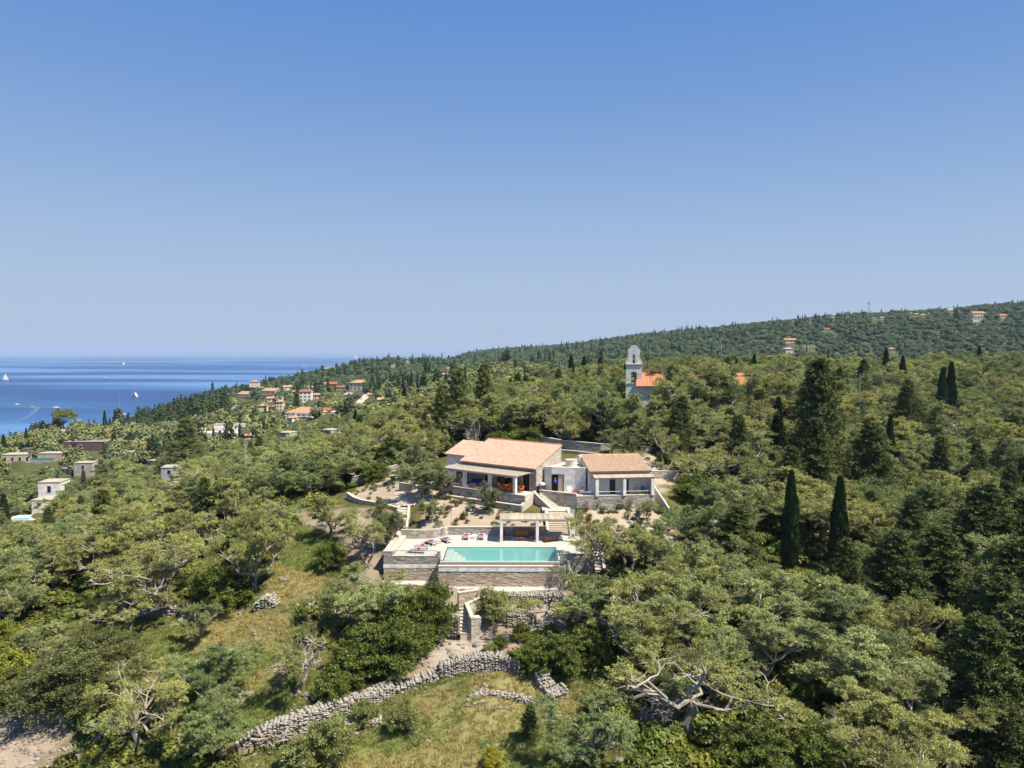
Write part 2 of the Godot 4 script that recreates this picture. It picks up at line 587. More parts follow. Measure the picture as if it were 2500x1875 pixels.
# a clump of leaves: unit directions biased upwards, leaves turned outwards
func puff(m: MB, c: Vector3, r: Vector3, n: int, l: float, w: float, dark: Color, light: Color, fill := 0.35) -> void:
	for i in n:
		var d := rdir()
		if d.y < -0.35:
			d.y = -d.y * 0.6
			d = d.normalized()
		var k := rf(fill, 1.0)
		k = 1.0 - (1.0 - k) * (1.0 - k) * 1.2
		var p := c + d * r * k
		var nn := (d * 0.75 + rdir() * 0.75 + Vector3(0, 0.3, 0)).normalized()
		var t := nn.cross(rdir())
		if t.length() < 0.1:
			continue
		t = (t.normalized() + d * 0.5 + Vector3(0, 0.15, 0)).normalized()
		m.leaf(p, t, nn, l * rf(0.7, 1.3), w * rf(0.8, 1.2), dark.lerp(light, rf(0, 1)))

# leafy twigs fanning out of a point: ragged at the edge, with gaps between them
func spray(m: MB, c: Vector3, r: Vector3, n: int, l: float, w: float, dark: Color, light: Color, droop := 0.15) -> void:
	var nt := 15
	for j in nt:
		var d := rdir()
		if d.y < -0.2:
			d.y = -d.y * 0.7
		d = (d + Vector3(0, 0.15, 0)).normalized()
		var reach := rf(0.65, 1.4)
		var k := rf(0.82, 1.18)
		var a := shade(dark, k)
		var b := shade(light, k)
		for i in n / nt:
			var t := sqrt(rf(0.03, 1.0))
			var p := c + d * r * (reach * t) + rdir() * r * (0.05 + 0.2 * rf(0, 1)) - Vector3(0, droop * r.y * t * t, 0)
			var nn := (d * 0.6 + rdir() * 0.8 + Vector3(0, 0.35, 0)).normalized()
			var q := nn.cross(rdir())
			if q.length() < 0.1:
				continue
			m.blade(p, (q.normalized() + d * 0.7).normalized(), nn, l * rf(0.7, 1.35), w * rf(0.8, 1.25), a.lerp(b, rf(0, 1)))

func limb(m: MB, a: Vector3, b: Vector3, ra: float, rb: float, wig: float, n: int, col: Color, sides := 5) -> PackedVector3Array:
	var pts := PackedVector3Array()
	var rad := PackedFloat32Array()
	for i in n + 1:
		var t := float(i) / n
		var p := a.lerp(b, t)
		if i > 0 and i < n:
			p += rdir() * wig * (a.distance_to(b)) * 0.5
		elif i == n:
			p += rdir() * wig * 0.2
		pts.push_back(p)
		rad.push_back(lerpf(ra, rb, t))
	m.tube(pts, rad, sides, col)
	return pts

# an olive: [wood, crown]; lush 0..1 says how much of the crown is in leaf
func olive(seed_: int, hgt: float, spread: float, lush: float, leaf_n: int, light: Color, dark: Color, tall := 0.3) -> Array:
	rng.seed = seed_
	var w := MB.new()
	var cr := MB.new()
	var bark := Color(0.20, 0.175, 0.145)
	var pale := Color(0.36, 0.32, 0.27)
	var stems := 1 if rf(0, 1) < 0.6 else 2
	var boughs := []
	for s in stems:
		var lean := Vector3(rf(-1, 1), 0, rf(-1, 1)) * hgt * (0.10 if stems == 1 else 0.2)
		var fork := Vector3(0, hgt * tall * rf(0.85, 1.2), 0) + lean
		limb(w, Vector3(lean.x * 0.1, -0.5, lean.z * 0.1), fork, hgt * 0.048 / sqrt(stems), hgt * 0.034 / sqrt(stems), 0.16, 4, bark, 7)
		var nb := 4 if stems == 2 else 6
		var off := rf(0, TAU)
		for i in nb:
			var a := off + TAU * i / nb + rf(-0.4, 0.4)
			var out := hgt * spread * rf(0.45, 0.8)
			var top := hgt * rf(0.42, 0.92)
			if i == nb - 1:
				out *= 0.3
				top = hgt * 0.95
			boughs.append([fork, Vector3(cos(a) * out, top, sin(a) * out) + lean, bark.lerp(pale, rf(0, 0.8))])
	for b in boughs:
		var pts := limb(w, b[0], b[1] - Vector3(0, hgt * 0.08, 0), hgt * 0.022, hgt * 0.009, 0.24, 5, b[2])
		for k in 4:
			var from: Vector3 = pts[2 + k % 3]
			var d := rdir()
			d.y = absf(d.y) * 0.8 + 0.1
			var to := from + d * hgt * rf(0.16, 0.3)
			if k == 3:
				to = b[1]
			limb(w, from, to, hgt * 0.011, hgt * 0.004, 0.2, 3, (b[2] as Color).lerp(pale, 0.5), 4)
			if k < 2 and rf(0, 1) < 0.6:
				var tip := to + (d + rdir() * 0.7 + Vector3(0, 0.3, 0)).normalized() * hgt * rf(0.14, 0.26)
				limb(w, to, tip, hgt * 0.006, 0.006, 0.3, 4, pale, 3)
			if rf(0, 1) < lush:
				var r := hgt * rf(0.095, 0.16)
				var tone := rf(0.68, 1.3)
				spray(cr, to, Vector3(r, r * 0.8, r) * 1.15, int(leaf_n * rf(0.7, 1.2)), 0.125, 0.05, shade(dark, tone), shade(light, tone))
				for q in 2:
					var o := rdir() * r * 1.1
					spray(cr, to + o, Vector3(r, r * 0.75, r) * 0.68, int(leaf_n * 0.45), 0.12, 0.048, shade(dark, tone), shade(light, tone))
			else:
				for q in 4:
					limb(w, to, to + (d + rdir() * 0.9).normalized() * hgt * rf(0.08, 0.2), hgt * 0.005, 0.004, 0.25, 3, pale, 3)
	return [w.mesh(), cr.mesh()]

func conifer(seed_: int, hgt: float, wide: float, n: int, dark: Color, light: Color) -> Array:
	rng.seed = seed_
	var w := MB.new()
	var cr := MB.new()
	limb(w, Vector3(0, -0.5, 0), Vector3(rf(-0.3, 0.3), hgt * 0.93, rf(-0.3, 0.3)), hgt * 0.025, 0.03, 0.02, 5, Color(0.13, 0.10, 0.08), 6)
	var off := rf(0, 20)
	for i in n:
		var t := pow(float(i) / n, 0.85)
		var a := i * 2.39996 + rf(-0.5, 0.5)
		var lobe := 1.0 + 0.32 * sin(a * 2.0 + off + t * 5.0) + rf(-0.22, 0.22)
		var rr := wide * 0.5 * pow(1.0 - t, 0.75) * lobe + 0.25
		var y := hgt * (0.06 + 0.94 * t)
		var size := (0.35 + wide * 0.16 * (1.0 - t)) * rf(0.8, 1.25)
		var d := Vector3(cos(a), 0, sin(a))
		limb(w, Vector3(0, y - 0.3, 0), d * rr * 0.8 + Vector3(0, y - rr * 0.08, 0), 0.05, 0.015, 0.06, 2, Color(0.13, 0.10, 0.08), 3)
		var tone := rf(0.75, 1.25)
		spray(cr, d * rr * 0.72 + Vector3(0, y - rr * 0.1, 0), Vector3(size * 1.3, size * 0.8, size * 1.3), 560, 0.26, 0.085, shade(dark, tone), shade(light, tone), 0.1)
		if t < 0.8:
			spray(cr, d * rr * 0.36 + Vector3(0, y + 0.1, 0), Vector3(size * 1.1, size * 0.9, size * 1.1), 260, 0.28, 0.11, dark, shade(light, 0.9), 0.1)
	return [w.mesh(), cr.mesh()]

func cypress(seed_: int, hgt: float, wide: float, n: int) -> Array:
	rng.seed = seed_
	var w := MB.new()
	var cr := MB.new()
	limb(w, Vector3(0, -0.5, 0), Vector3(0, hgt * 0.8, 0), 0.16, 0.03, 0.01, 4, Color(0.16, 0.13, 0.10), 6)
	for i in n:
		var t := rf(0.02, 1.0)
		var a := rf(0, TAU)
		var prof := pow(sin(PI * pow(clampf(t * 0.93 + 0.05, 0, 1), 0.55)), 0.75)
		var lump := 1.0 + 0.16 * sin(a * 3.0 + t * 17.0) + 0.12 * sin(a * 5.0 - t * 31.0)
		var r := wide * 0.5 * prof * lump * sqrt(rf(0.45, 1.0)) + 0.03
		var d := Vector3(cos(a), 0, sin(a))
		var p := d * r + Vector3(0, t * hgt, 0)
		var nn := (d + rdir() * 0.6).normalized()
		var dir := (Vector3(0, 1.0, 0) + d * 0.25 + rdir() * 0.35).normalized()
		cr.leaf(p, dir, nn, rf(0.3, 0.55), rf(0.10, 0.16), Color(0.022, 0.042, 0.016).lerp(Color(0.055, 0.085, 0.03), rf(0, 1)))
	return [w.mesh(), cr.mesh()]

# a round shrub, about 2 m high and 2.4 m wide
func shrub(seed_: int, n: int, leaf_l: float, dark: Color, light: Color, up := 1.0) -> Array:
	rng.seed = seed_
	var w := MB.new()
	var cr := MB.new()
	for i in 13:
		var a := i * 2.4 + rf(-0.4, 0.4)
		var out := sqrt(i / 13.0) * rf(0.75, 1.1)
		var c := Vector3(cos(a) * out, (1.35 - 0.8 * out * out + rf(-0.2, 0.25)) * up, sin(a) * out)
		limb(w, Vector3(c.x * 0.1, -0.3, c.z * 0.1), c, 0.04, 0.012, 0.12, 3, Color(0.16, 0.13, 0.10), 4)
		var r := rf(0.42, 0.62)
		var tone := rf(0.8, 1.2)
		spray(cr, c, Vector3(r, r * 0.85 * up, r) * 1.08, n * 2, leaf_l, leaf_l * 0.5, shade(dark, tone), shade(light, tone))
		spray(cr, Vector3(c.x * 1.05, c.y * 0.45, c.z * 1.05), Vector3(r, r * 0.9, r), n, leaf_l, leaf_l * 0.5, dark, light)
	return [w.mesh(), cr.mesh()]

func bare_tree(seed_: int, hgt: float, spread: float) -> Array:
	rng.seed = seed_
	var w := MB.new()
	var col := Color(0.32, 0.285, 0.245)
	var fork := Vector3(rf(-0.5, 0.5), hgt * 0.35, rf(-0.5, 0.5))
	limb(w, Vector3(0, -0.4, 0), fork, hgt * 0.05, hgt * 0.035, 0.2, 4, shade(col, 0.6), 7)
	for i in 7:
		var a := TAU * i / 7.0 + rf(-0.4, 0.4)
		var tip := fork + Vector3(cos(a) * spread * rf(0.4, 1.0), hgt * rf(0.1, 0.65), sin(a) * spread * rf(0.4, 1.0))
		var pts := limb(w, fork, tip, hgt * 0.026, hgt * 0.01, 0.3, 5, col, 5)
		for k in 9:
			var f: Vector3 = pts[1 + k % 5]
			var to := f + (rdir() + (tip - fork).normalized() * 0.5 + Vector3(0, 0.2, 0)).normalized() * hgt * rf(0.12, 0.32)
			var q := limb(w, f, to, hgt * 0.008, 0.008, 0.35, 4, shade(col, rf(0.8, 1.25)), 4)
			for e in 3:
				limb(w, q[1 + e], q[1 + e] + (rdir() + Vector3(0, 0.1, 0)).normalized() * hgt * rf(0.06, 0.16), 0.012, 0.004, 0.3, 3, col, 3)
	return [w.mesh(), null]

func umbrella_pine(seed_: int) -> Array:
	rng.seed = seed_
	var w := MB.new()
	var cr := MB.new()
	var fork := Vector3(0.4, 4.2, 0)
	limb(w, Vector3(0, -0.6, 0), fork, 0.45, 0.36, 0.06, 4, Color(0.17, 0.12, 0.09), 8)
	for i in 16:
		var a := i * 2.4
		var out := sqrt((i + 0.4) / 16.0) * 6.4
		var tip := Vector3(cos(a) * out, 9.6 - 0.055 * out * out + rf(-0.5, 0.5), sin(a) * out)
		limb(w, fork, tip, 0.17, 0.05, 0.12, 4, Color(0.15, 0.11, 0.08), 5)
		spray(cr, tip, Vector3(2.1, 1.15, 2.1) * rf(0.9, 1.2), 900, 0.6, 0.26, Color(0.10, 0.13, 0.025), Color(0.30, 0.32, 0.06), 0.0)
	return [w.mesh(), cr.mesh()]

var kinds := {}      # kind -> list of [wood mesh, crown mesh, crown material]

func grow_kinds() -> void:
	var ol := Color(0.390, 0.433, 0.176)
	var od := Color(0.116, 0.143, 0.045)
	var o2 := Color(0.425, 0.433, 0.150)
	var d2 := Color(0.134, 0.149, 0.041)
	var o3 := Color(0.290, 0.356, 0.134)
	var d3 := Color(0.079, 0.109, 0.035)
	kinds["olive"] = []
	for i in 7:
		var p: Array = olive(100 + i, 6.0, rf(0.75, 0.9), [1.0, 0.93, 0.96, 0.86, 1.0, 0.9, 0.95][i], 1850, [ol, o2, o3][i % 3], [od, d2, d3][i % 3])
		kinds["olive"].append([p[0], p[1], mats["olive_leaf"]])
	kinds["sparse"] = []
	for i in 3:
		var p: Array = olive(140 + i, 6.0, 0.85, [0.62, 0.5, 0.68][i], 1250, o2, d2, 0.36)
		kinds["sparse"].append([p[0], p[1], mats["olive_leaf"]])
	kinds["garden_olive"] = []
	for i in 2:
		var p: Array = olive(160 + i, 6.0, 0.72, 1.0, 1900, Color(0.300, 0.330, 0.140), Color(0.084, 0.105, 0.036), 0.22)
		kinds["garden_olive"].append([p[0], p[1], mats["olive_leaf"]])
	kinds["conifer"] = []
	for i in 3:
		var p: Array = conifer(200 + i, 10.0, [5.2, 6.4, 4.2][i], 62, Color(0.048, 0.068, 0.022), Color(0.132, 0.157, 0.045))
		kinds["conifer"].append([p[0], p[1], mats["dark_leaf"]])
	kinds["pine"] = []
	for i in 2:
		var p: Array = conifer(220 + i, 10.0, [5.5, 4.6][i], 46, Color(0.075, 0.095, 0.029), Color(0.212, 0.237, 0.071))
		kinds["pine"].append([p[0], p[1], mats["dark_leaf"]])
	kinds["cypress"] = []
	for i in 2:
		var p: Array = cypress(240 + i, 10.0, [1.9, 1.6][i], 9000)
		kinds["cypress"].append([p[0], p[1], mats["dark_leaf"]])
	kinds["juniper"] = []
	for i in 2:
		var p: Array = shrub(290 + i, 900, 0.062, Color(0.045, 0.056, 0.018), Color(0.135, 0.145, 0.05))
		kinds["juniper"].append([p[0], p[1], mats["dark_leaf"]])
	kinds["green"] = []
	kinds["lime"] = []
	kinds["dull"] = []
	kinds["gold"] = []
	for i in 3:
		var p: Array = shrub(300 + i, 520, 0.115, Color(0.045, 0.068, 0.015), Color(0.175, 0.215, 0.042))
		kinds["green"].append([p[0], p[1], mats["green_leaf"]])
	for i in 2:
		var p: Array = shrub(320 + i, 460, 0.11, Color(0.116, 0.143, 0.022), Color(0.273, 0.294, 0.048))
		kinds["lime"].append([p[0], p[1], mats["green_leaf"]])
		p = shrub(340 + i, 430, 0.12, Color(0.142, 0.166, 0.057), Color(0.302, 0.314, 0.113))
		kinds["dull"].append([p[0], p[1], mats["green_leaf"]])
	var g: Array = shrub(360, 260, 0.12, Color(0.20, 0.20, 0.02), Color(0.46, 0.43, 0.04))
	kinds["gold"].append([g[0], g[1], mats["green_leaf"]])
	kinds["bare"] = []
	for i in 3:
		var p: Array = bare_tree(380 + i, 5.0, 2.6)
		kinds["bare"].append([p[0], null, null])
	var up: Array = umbrella_pine(390)
	kinds["umbrella"] = [[up[0], up[1], mats["green_leaf"]]]

const HEIGHT := {"olive": 6.0, "sparse": 6.0, "garden_olive": 6.0, "conifer": 10.0, "pine": 10.0, "cypress": 10.0, "juniper": 2.0, "green": 2.0, "lime": 2.0, "dull": 2.0, "gold": 2.0, "bare": 5.0, "umbrella": 11.0}
const CALLED := {"olive": "olive_tree", "sparse": "olive_tree", "garden_olive": "olive_tree", "conifer": "conifer_tree", "pine": "pine_tree", "cypress": "cypress_tree", "juniper": "juniper_bush", "green": "shrub", "lime": "shrub", "dull": "shrub", "gold": "flowering_shrub", "bare": "bare_tree", "umbrella": "umbrella_pine"}
const SORT := {"olive": "tree", "sparse": "tree", "garden_olive": "tree", "conifer": "tree", "pine": "tree", "cypress": "tree", "juniper": "shrub", "green": "shrub", "lime": "shrub", "dull": "shrub", "gold": "shrub", "bare": "tree", "umbrella": "tree"}
var planted := []     # [x, z, radius]

func plant(kind: String, x: float, z: float, hgt: float, label: String, group := "", wide := 1.0, variant := -1, turn := -1.0) -> void:
	var list: Array = kinds[kind]
	var k: Array = list[(variant if variant >= 0 else rng.randi()) % list.size()]
	var s: float = hgt / HEIGHT[kind]
	var t := thing(CALLED[kind], label, SORT[kind], Vector3(x, ground(x, z) - 0.05, z), turn if turn >= 0.0 else rf(0, TAU), group)
	t.scale = Vector3(s * wide, s, s * wide)
	var low: bool = SORT[kind] == "shrub"
	put("stems" if low else "trunk", k[0], mats["bark"], t)
	if k[1]:
		put("foliage" if low else "crown", k[1], k[2], t)
	planted.append([x, z, hgt * 0.42 * wide])


const MARKS := [["the church", 34.0, -150.0], ["the tallest conifer", 51.0, -118.0], ["the two cypresses", 38.0, -95.0], ["the cypress pair", 92.0, -150.0], ["the guest house", 14.0, -91.0], ["the main house", -3.0, -94.0], ["the villa pines", -7.0, -125.0], ["the grey metal pole", -51.0, -135.0], ["the modern house", -172.0, -262.0], ["the spreading conifer", -133.0, -288.0], ["the brown roof", -99.0, -215.0], ["the left garden", -20.0, -100.0], ["the dirt track", -27.0, -90.0], ["the grey block house", -97.0, -300.0], ["the fallen trunk", 25.0, -89.0], ["the pole on the crest", 72.0, -245.0], ["the left field wall", -37.0, -72.0], ["the edge conifers", 50.0, -70.0], ["the far pool deck", -170.0, -410.0], ["the ridge cypress", -53.0, -354.0], ["the spreading olive", 27.0, -58.0], ["the bell tower", 26.0, -151.0]]
var used := {}

func where_words(x: float, z: float, skip: int) -> Array:
	var best := -1
	var low := 1e9
	for i in MARKS.size():
		if i == skip:
			continue
		var d := Vector2(MARKS[i][1] - x, MARKS[i][2] - z).length()
		if d < low:
			low = d
			best = i
	var m: Array = MARKS[best]
	var across: float = (x / -z - m[1] / -m[2]) * -z
	var deep: float = m[2] - z
	var far := "just " if low < 11.0 else ("well " if low > 34.0 else "")
	if absf(across) > absf(deep) * 0.7:
		return [far + ("left of " if across < 0.0 else "right of ") + m[0], best]
	return [far + ("behind " if deep > 0.0 else "before ") + m[0], best]

func place_label(what: String, x: float, z: float) -> String:
	var a := where_words(x, z, -1)
	var label := "%s %s" % [what, a[0]]
	if used.has(label):
		var b := where_words(x, z, a[1])
		label = "%s, %s" % [label, (b[0] as String).trim_prefix("just ").trim_prefix("well ")]
	if label.split(" ").size() > 16:
		label = label.trim_prefix("small ").trim_prefix("tall ")
	used[label] = true
	return label

# a crown for trees so far off that leaves cannot be seen: coarse leaf clumps round a rough core
func far_crown(seed_: int, r: Vector3, n: int, size: float, dark: Color, light: Color, pointed := 0.0) -> ArrayMesh:
	rng.seed = seed_
	var m := MB.new()
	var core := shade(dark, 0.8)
	var ring := []
	for j in 3:
		for i in 6:
			var a := TAU * (i + 0.5 * j) / 6.0
			var k: float = [0.62, 0.72, 0.4][j] * rf(0.85, 1.15) * lerpf(1.0, [1.0, 0.6, 0.25][j], pointed)
			ring.append(Vector3(cos(a) * r.x * k, r.y * [0.35, 0.95, 1.4][j], sin(a) * r.z * k))
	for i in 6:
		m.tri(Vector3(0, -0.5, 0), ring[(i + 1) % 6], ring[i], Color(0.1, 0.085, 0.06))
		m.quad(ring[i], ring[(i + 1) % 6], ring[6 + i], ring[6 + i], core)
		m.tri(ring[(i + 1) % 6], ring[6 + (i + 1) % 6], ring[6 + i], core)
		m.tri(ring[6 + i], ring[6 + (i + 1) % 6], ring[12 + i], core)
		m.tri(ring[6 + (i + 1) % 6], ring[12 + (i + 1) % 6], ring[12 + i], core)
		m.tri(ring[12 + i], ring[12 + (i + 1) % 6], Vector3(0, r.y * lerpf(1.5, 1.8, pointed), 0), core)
	var lumps := []
	for i in 9:
		var d := rdir()
		d.y = absf(d.y)
		lumps.append(d)
	for i in n:
		var d: Vector3 = (lumps[i % 9] * rf(0.6, 1.3) + rdir() * 0.7).normalized()
		if d.y < -0.25:
			d.y = -d.y
		var taper := lerpf(1.0, clampf(1.0 - (d.y * 0.5 + 0.5) * 0.9, 0.08, 1), pointed)
		var p := Vector3(d.x * r.x * taper, r.y + d.y * r.y, d.z * r.z * taper) * Vector3(1, 1, 1) * rf(0.72, 1.04)
		var nn := (d + rdir() * 0.55 + Vector3(0, 0.2, 0)).normalized()
		var t := nn.cross(rdir()).normalized()
		m.leaf(p - t * size * 0.4, t, nn, size * rf(0.7, 1.3), size * rf(0.5, 0.75), dark.lerp(light, rf(0, 1)))
	return m.mesh()

var keep := []       # [x, z, half width, base height]: houses that trees may not hide

func hides(x: float, z: float, r: float, top: float) -> bool:
	for k in keep:
		var b: Vector2 = Vector2(k[0], k[1])
		if b.distance_to(Vector2(x, z)) < k[2] + r * 0.7:
			return true
		var d := -z
		var dk: float = -k[1]
		if d < dk and d > 60.0 and absf(x / d - k[0] / dk) < (k[2] * 0.85 + r * 0.5) / dk:
			if (top - 21.0) / d > (k[3] - 21.0) / dk:
				return true
	return false

func open_ground(x: float, z: float, m: float) -> bool:
	var d := -z
	# the villa with its gardens, pool and the slope below it
	if Geometry2D.is_point_in_polygon(Vector2(x, z), villa_yard):
		return true
	for s in soils:
		if edge_distance(Vector2(x, z), s[0]) > -m:
			return true
	return false

var villa_yard := PackedVector2Array()

func build_plants() -> void:
	grow_kinds()
	rng.seed = 77
	villa_yard = poly([-24, -88, -24, -104, -17, -113, -6, -119, 10, -117, 23, -112, 25, -98, 21, -79, 10, -76, 10, -69, 6, -60, -12, -58, -14.5, -71, -20, -84])
	plant("olive", -53.7, -74.8, 6.2, "olive with a thick dark trunk at the left edge of the photograph", "", 1.00, 0)
	plant("sparse", -55.0, -82.4, 5.2, "thin leaning olive beside the thick trunked one at the left edge", "", 1.10, 0)
	plant("sparse", -41.3, -75.4, 6.5, "large half bare olive above the left field wall, its grey twigs showing", "", 1.30, 1)
	plant("sparse", -37.1, -68.5, 5.0, "sparse olive leaning right below the left field wall", "", 1.20, 2)
	plant("sparse", -34.5, -71.9, 7.6, "tall sparse olive with two trunks in front of the left field wall", "", 1.10, 0)
	plant("olive", -26.3, -72.2, 7.8, "tall olive with two long grey trunks beside the round green bush", "", 0.75, 4)
	plant("green", -29.8, -71.9, 4.6, "big round dark green bush next to the left field wall", "", 1.15, 0)
	plant("garden_olive", -29.6, -65.6, 3.9, "small young olive with a curved trunk in the left meadow", "", 0.85, 0)
	plant("olive", -24.0, -56.6, 4.6, "low dense olive with a dark leaning trunk in the meadow left of the woodpile wall", "", 1.25, 2)
	plant("bare", -17.4, -56.6, 4.0, "dead twisted grey tree above the dry stone wall", "", 1.35, 0)
	plant("sparse", -17.1, -56.4, 5.2, "half dead olive wrapped round the twisted grey tree", "", 0.80, 1)
	plant("juniper", -37.1, -59.1, 5.2, "broad dark juniper spreading over the lower left slope", "", 1.75, 1)
	plant("juniper", -36.1, -62.3, 4.2, "dark juniper just behind the broad one on the lower left slope", "", 1.50, 0)
	plant("lime", -44.0, -61.1, 4.6, "yellow green bush filling the left edge below the thick olive", "", 1.10, 0)
	plant("lime", -49.9, -68.5, 3.0, "smaller yellow green bush higher on the left edge", "", 1.10, 1)
	plant("olive", -43.9, -65.6, 4.2, "grey olive between the yellow green bush and the dark juniper", "", 1.10, 3)
	plant("sparse", -28.2, -52.2, 6.2, "pale bare limbed olive at the bottom left, dead branches on top", "", 1.00, 2)
	plant("bare", -29.4, -52.5, 3.4, "small bare grey tree beside the dead topped olive at the bottom left", "", 0.90, 1)
	plant("bare", -32.3, -53.7, 2.2, "fallen bare grey branches near the bare earth patch at the bottom left", "", 1.50, 2)
	plant("olive", -20.4, -49.8, 4.6, "round olive cut by the bottom edge left of the woodpile", "", 1.10, 5)
	plant("green", -19.2, -74.2, 2.9, "round bright green bush beside the dirt track left of the pool", "", 0.95, 1)
	plant("olive", -21.1, -81.7, 4.8, "olive with a bent trunk on the dirt track left of the pool", "", 0.95, 1)
	plant("sparse", -15.2, -73.4, 5.0, "leaning olive with a bare trunk beside the left corner of the pool wall", "", 0.80, 0)
	plant("garden_olive", -14.1, -77.6, 4.8, "gnarled olive with bare top branches at the left end of the pool deck", "", 0.85, 1)
	plant("olive", -14.3, -63.8, 5.6, "large olive with white limbs below the left corner of the pool wall", "", 1.25, 0)
	plant("green", -7.4, -63.5, 5.0, "tall dark green thicket in front of the pool wall", "", 0.78, 2)
	plant("green", -9.8, -63.0, 4.4, "dark green thicket between the white limbed olive and the pool wall", "", 1.10, 0)
	plant("lime", -9.0, -61.3, 3.2, "yellowish green shrub at the foot of the thicket before the pool wall", "", 1.10, 0)
	plant("green", -12.1, -58.7, 4.2, "dark green shrub mass above the dry stone wall, left part", "", 1.10, 1)
	plant("green", -10.0, -58.9, 4.4, "dark green shrub mass above the dry stone wall, right part", "", 1.00, 2)
	plant("green", -8.5, -60.3, 3.4, "dark green shrub beside the stony slope under the stairs", "", 0.90, 0)
	plant("green", -13.9, -55.5, 2.8, "low bright green shrub leaning on the dry stone wall", "", 1.10, 1)
	plant("dull", -12.7, -48.4, 4.0, "grey green bush standing in front of the dry stone wall beside the woodpile", "", 0.72, 0)
	plant("dull", -14.5, -48.2, 2.6, "grey green low bush at the foot of the woodpile", "", 1.10, 1)
	plant("dull", -11.1, -52.7, 2.2, "small grey green shrub against the dry stone wall right of the larger bush", "", 0.80, 1)
	plant("dull", -7.9, -51.6, 2.6, "loose green shrub alone in the lower meadow", "", 0.72, 0)
	plant("conifer", 1.4, -50.2, 2.7, "small dark conical sapling in the lower meadow", "", 1.30, 2)
	plant("gold", -1.4, -47.3, 1.5, "bright yellow broom in flower at the bottom of the meadow", "", 0.90, 0)
	plant("dull", -1.7, -64.8, 3.4, "brownish green bush growing over the wall right of the lower stairs", "", 0.75, 0)
	plant("dull", 1.5, -67.5, 1.3, "rusty low bush on the ledge under the pool path", "", 1.00, 1)
	plant("green", -1.0, -61.1, 1.3, "small round bright green shrub on the stony slope", "", 0.90, 1)
	plant("dull", -1.9, -60.3, 1.0, "low dull shrub next to the small round bright one on the stony slope", "", 1.20, 1)
	plant("lime", 0.9, -62.8, 1.5, "bright green tuft shrub on the stony bank, leftmost of its row", "", 1.00, 1)
	plant("lime", 2.2, -62.3, 1.4, "bright green tuft shrub on the stony bank, middle of its row", "", 1.00, 0)
	plant("lime", 3.5, -62.5, 1.6, "bright green tuft shrub on the stony bank, rightmost of its row", "", 1.00, 1)
	plant("green", 1.7, -58.4, 2.6, "dark shrub at the upper right of the curved dry stone wall", "", 1.20, 2)
	plant("green", 3.9, -58.2, 3.2, "dark shrub thicket right of the curved dry stone wall", "", 1.20, 0)
	plant("green", 6.0, -59.9, 3.4, "deep green thicket under the grey twigged olives right of the stairs", "", 1.30, 1)
	plant("sparse", 7.5, -71.6, 6.2, "open crowned olive at the right end of the pool, its limbs before the water", "", 0.80, 0)
	plant("sparse", 11.6, -73.4, 5.4, "olive in front of the right garden slope with twisting pale limbs", "", 1.10, 6)
	plant("olive", 15.9, -75.7, 5.4, "grey olive beside the fallen trunk right of the garden", "", 1.10, 5)
	plant("sparse", 5.6, -63.3, 6.2, "olive with many grey dead twigs below the pool corner", "", 1.30, 1)
	plant("olive", 7.8, -63.0, 6.0, "dense grey olive right of the pool corner", "", 1.20, 2)
	plant("sparse", 10.1, -61.5, 6.4, "olive with purple grey twigs in the middle of the lower right wood", "", 1.30, 0)
	plant("olive", 15.3, -66.9, 6.0, "pale grey olive above the twiggy ones in the lower right wood", "", 1.25, 4)
	plant("olive", 23.4, -68.8, 6.0, "wide grey olive left of the yellow green shrubs", "", 1.40, 3)
	plant("olive", 30.8, -64.8, 7.2, "large pale olive right of the yellow green shrubs", "", 1.40, 2)
	plant("olive", 29.4, -58.4, 7.0, "large spreading olive with pale limbs low in the right wood", "", 1.45, 6)
	plant("sparse", 13.5, -53.1, 7.2, "leaning olive with dead purple grey twigs at the lower right", "", 1.35, 1)
	plant("olive", 17.0, -56.6, 6.2, "dense olive left of the large spreading one", "", 1.20, 0)
	plant("olive", 5.8, -47.9, 4.8, "rounded olive at the bottom beside the meadow", "", 1.20, 5)
	plant("bare", 10.9, -52.9, 3.0, "dead bent grey tree right of the meadow", "", 1.30, 2)
	plant("bare", 10.1, -55.3, 2.4, "dead grey branches lying behind the bent dead tree", "", 1.40, 0)
	plant("conifer", 25.7, -80.1, 8.2, "broad dark conifer right of the fallen trunk", "", 1.35, 0)
	plant("cypress", 34.4, -86.8, 11.8, "slim dark cypress standing alone right of the villa", "", 0.90, 0)
	plant("cypress", 40.7, -87.5, 12.2, "slim dark cypress, second to the right of the villa", "", 1.05, 1)
	plant("lime", 24.9, -64.3, 4.2, "tall yellow green shrub in the middle of the right wood", "", 0.90, 0)
	plant("lime", 25.1, -61.5, 3.4, "yellow green shrub under the tall one in the right wood", "", 1.00, 1)
	plant("lime", 39.1, -69.4, 3.2, "yellow green shrub left of the dark conifers at the right", "", 1.00, 1)
	plant("lime", 37.2, -81.7, 3.0, "yellow green shrub at the foot of the two cypresses", "", 1.30, 0)
	plant("green", 17.6, -50.6, 3.2, "dark green thicket at the bottom edge right of centre", "", 1.50, 0)
	plant("green", 21.9, -52.2, 3.8, "dark green thicket in the shade of the large spreading olive", "", 1.40, 2)
	plant("sparse", 24.0, -52.0, 4.8, "thin olive with dead twigs at the bottom right", "", 1.20, 2)
	plant("olive", 30.1, -53.7, 6.0, "grey olive at the bottom right beside the dark conifers", "", 1.30, 4)
	plant("conifer", 37.5, -55.5, 11.8, "tall dark conifer in the bottom right corner, left one", "", 1.29, 0)
	plant("conifer", 41.6, -56.8, 13.4, "tall dark conifer in the bottom right corner, cut by the edge", "", 1.34, 1)
	plant("conifer", 45.9, -65.6, 11.2, "dark conifer above the bottom right corner", "", 1.34, 2)
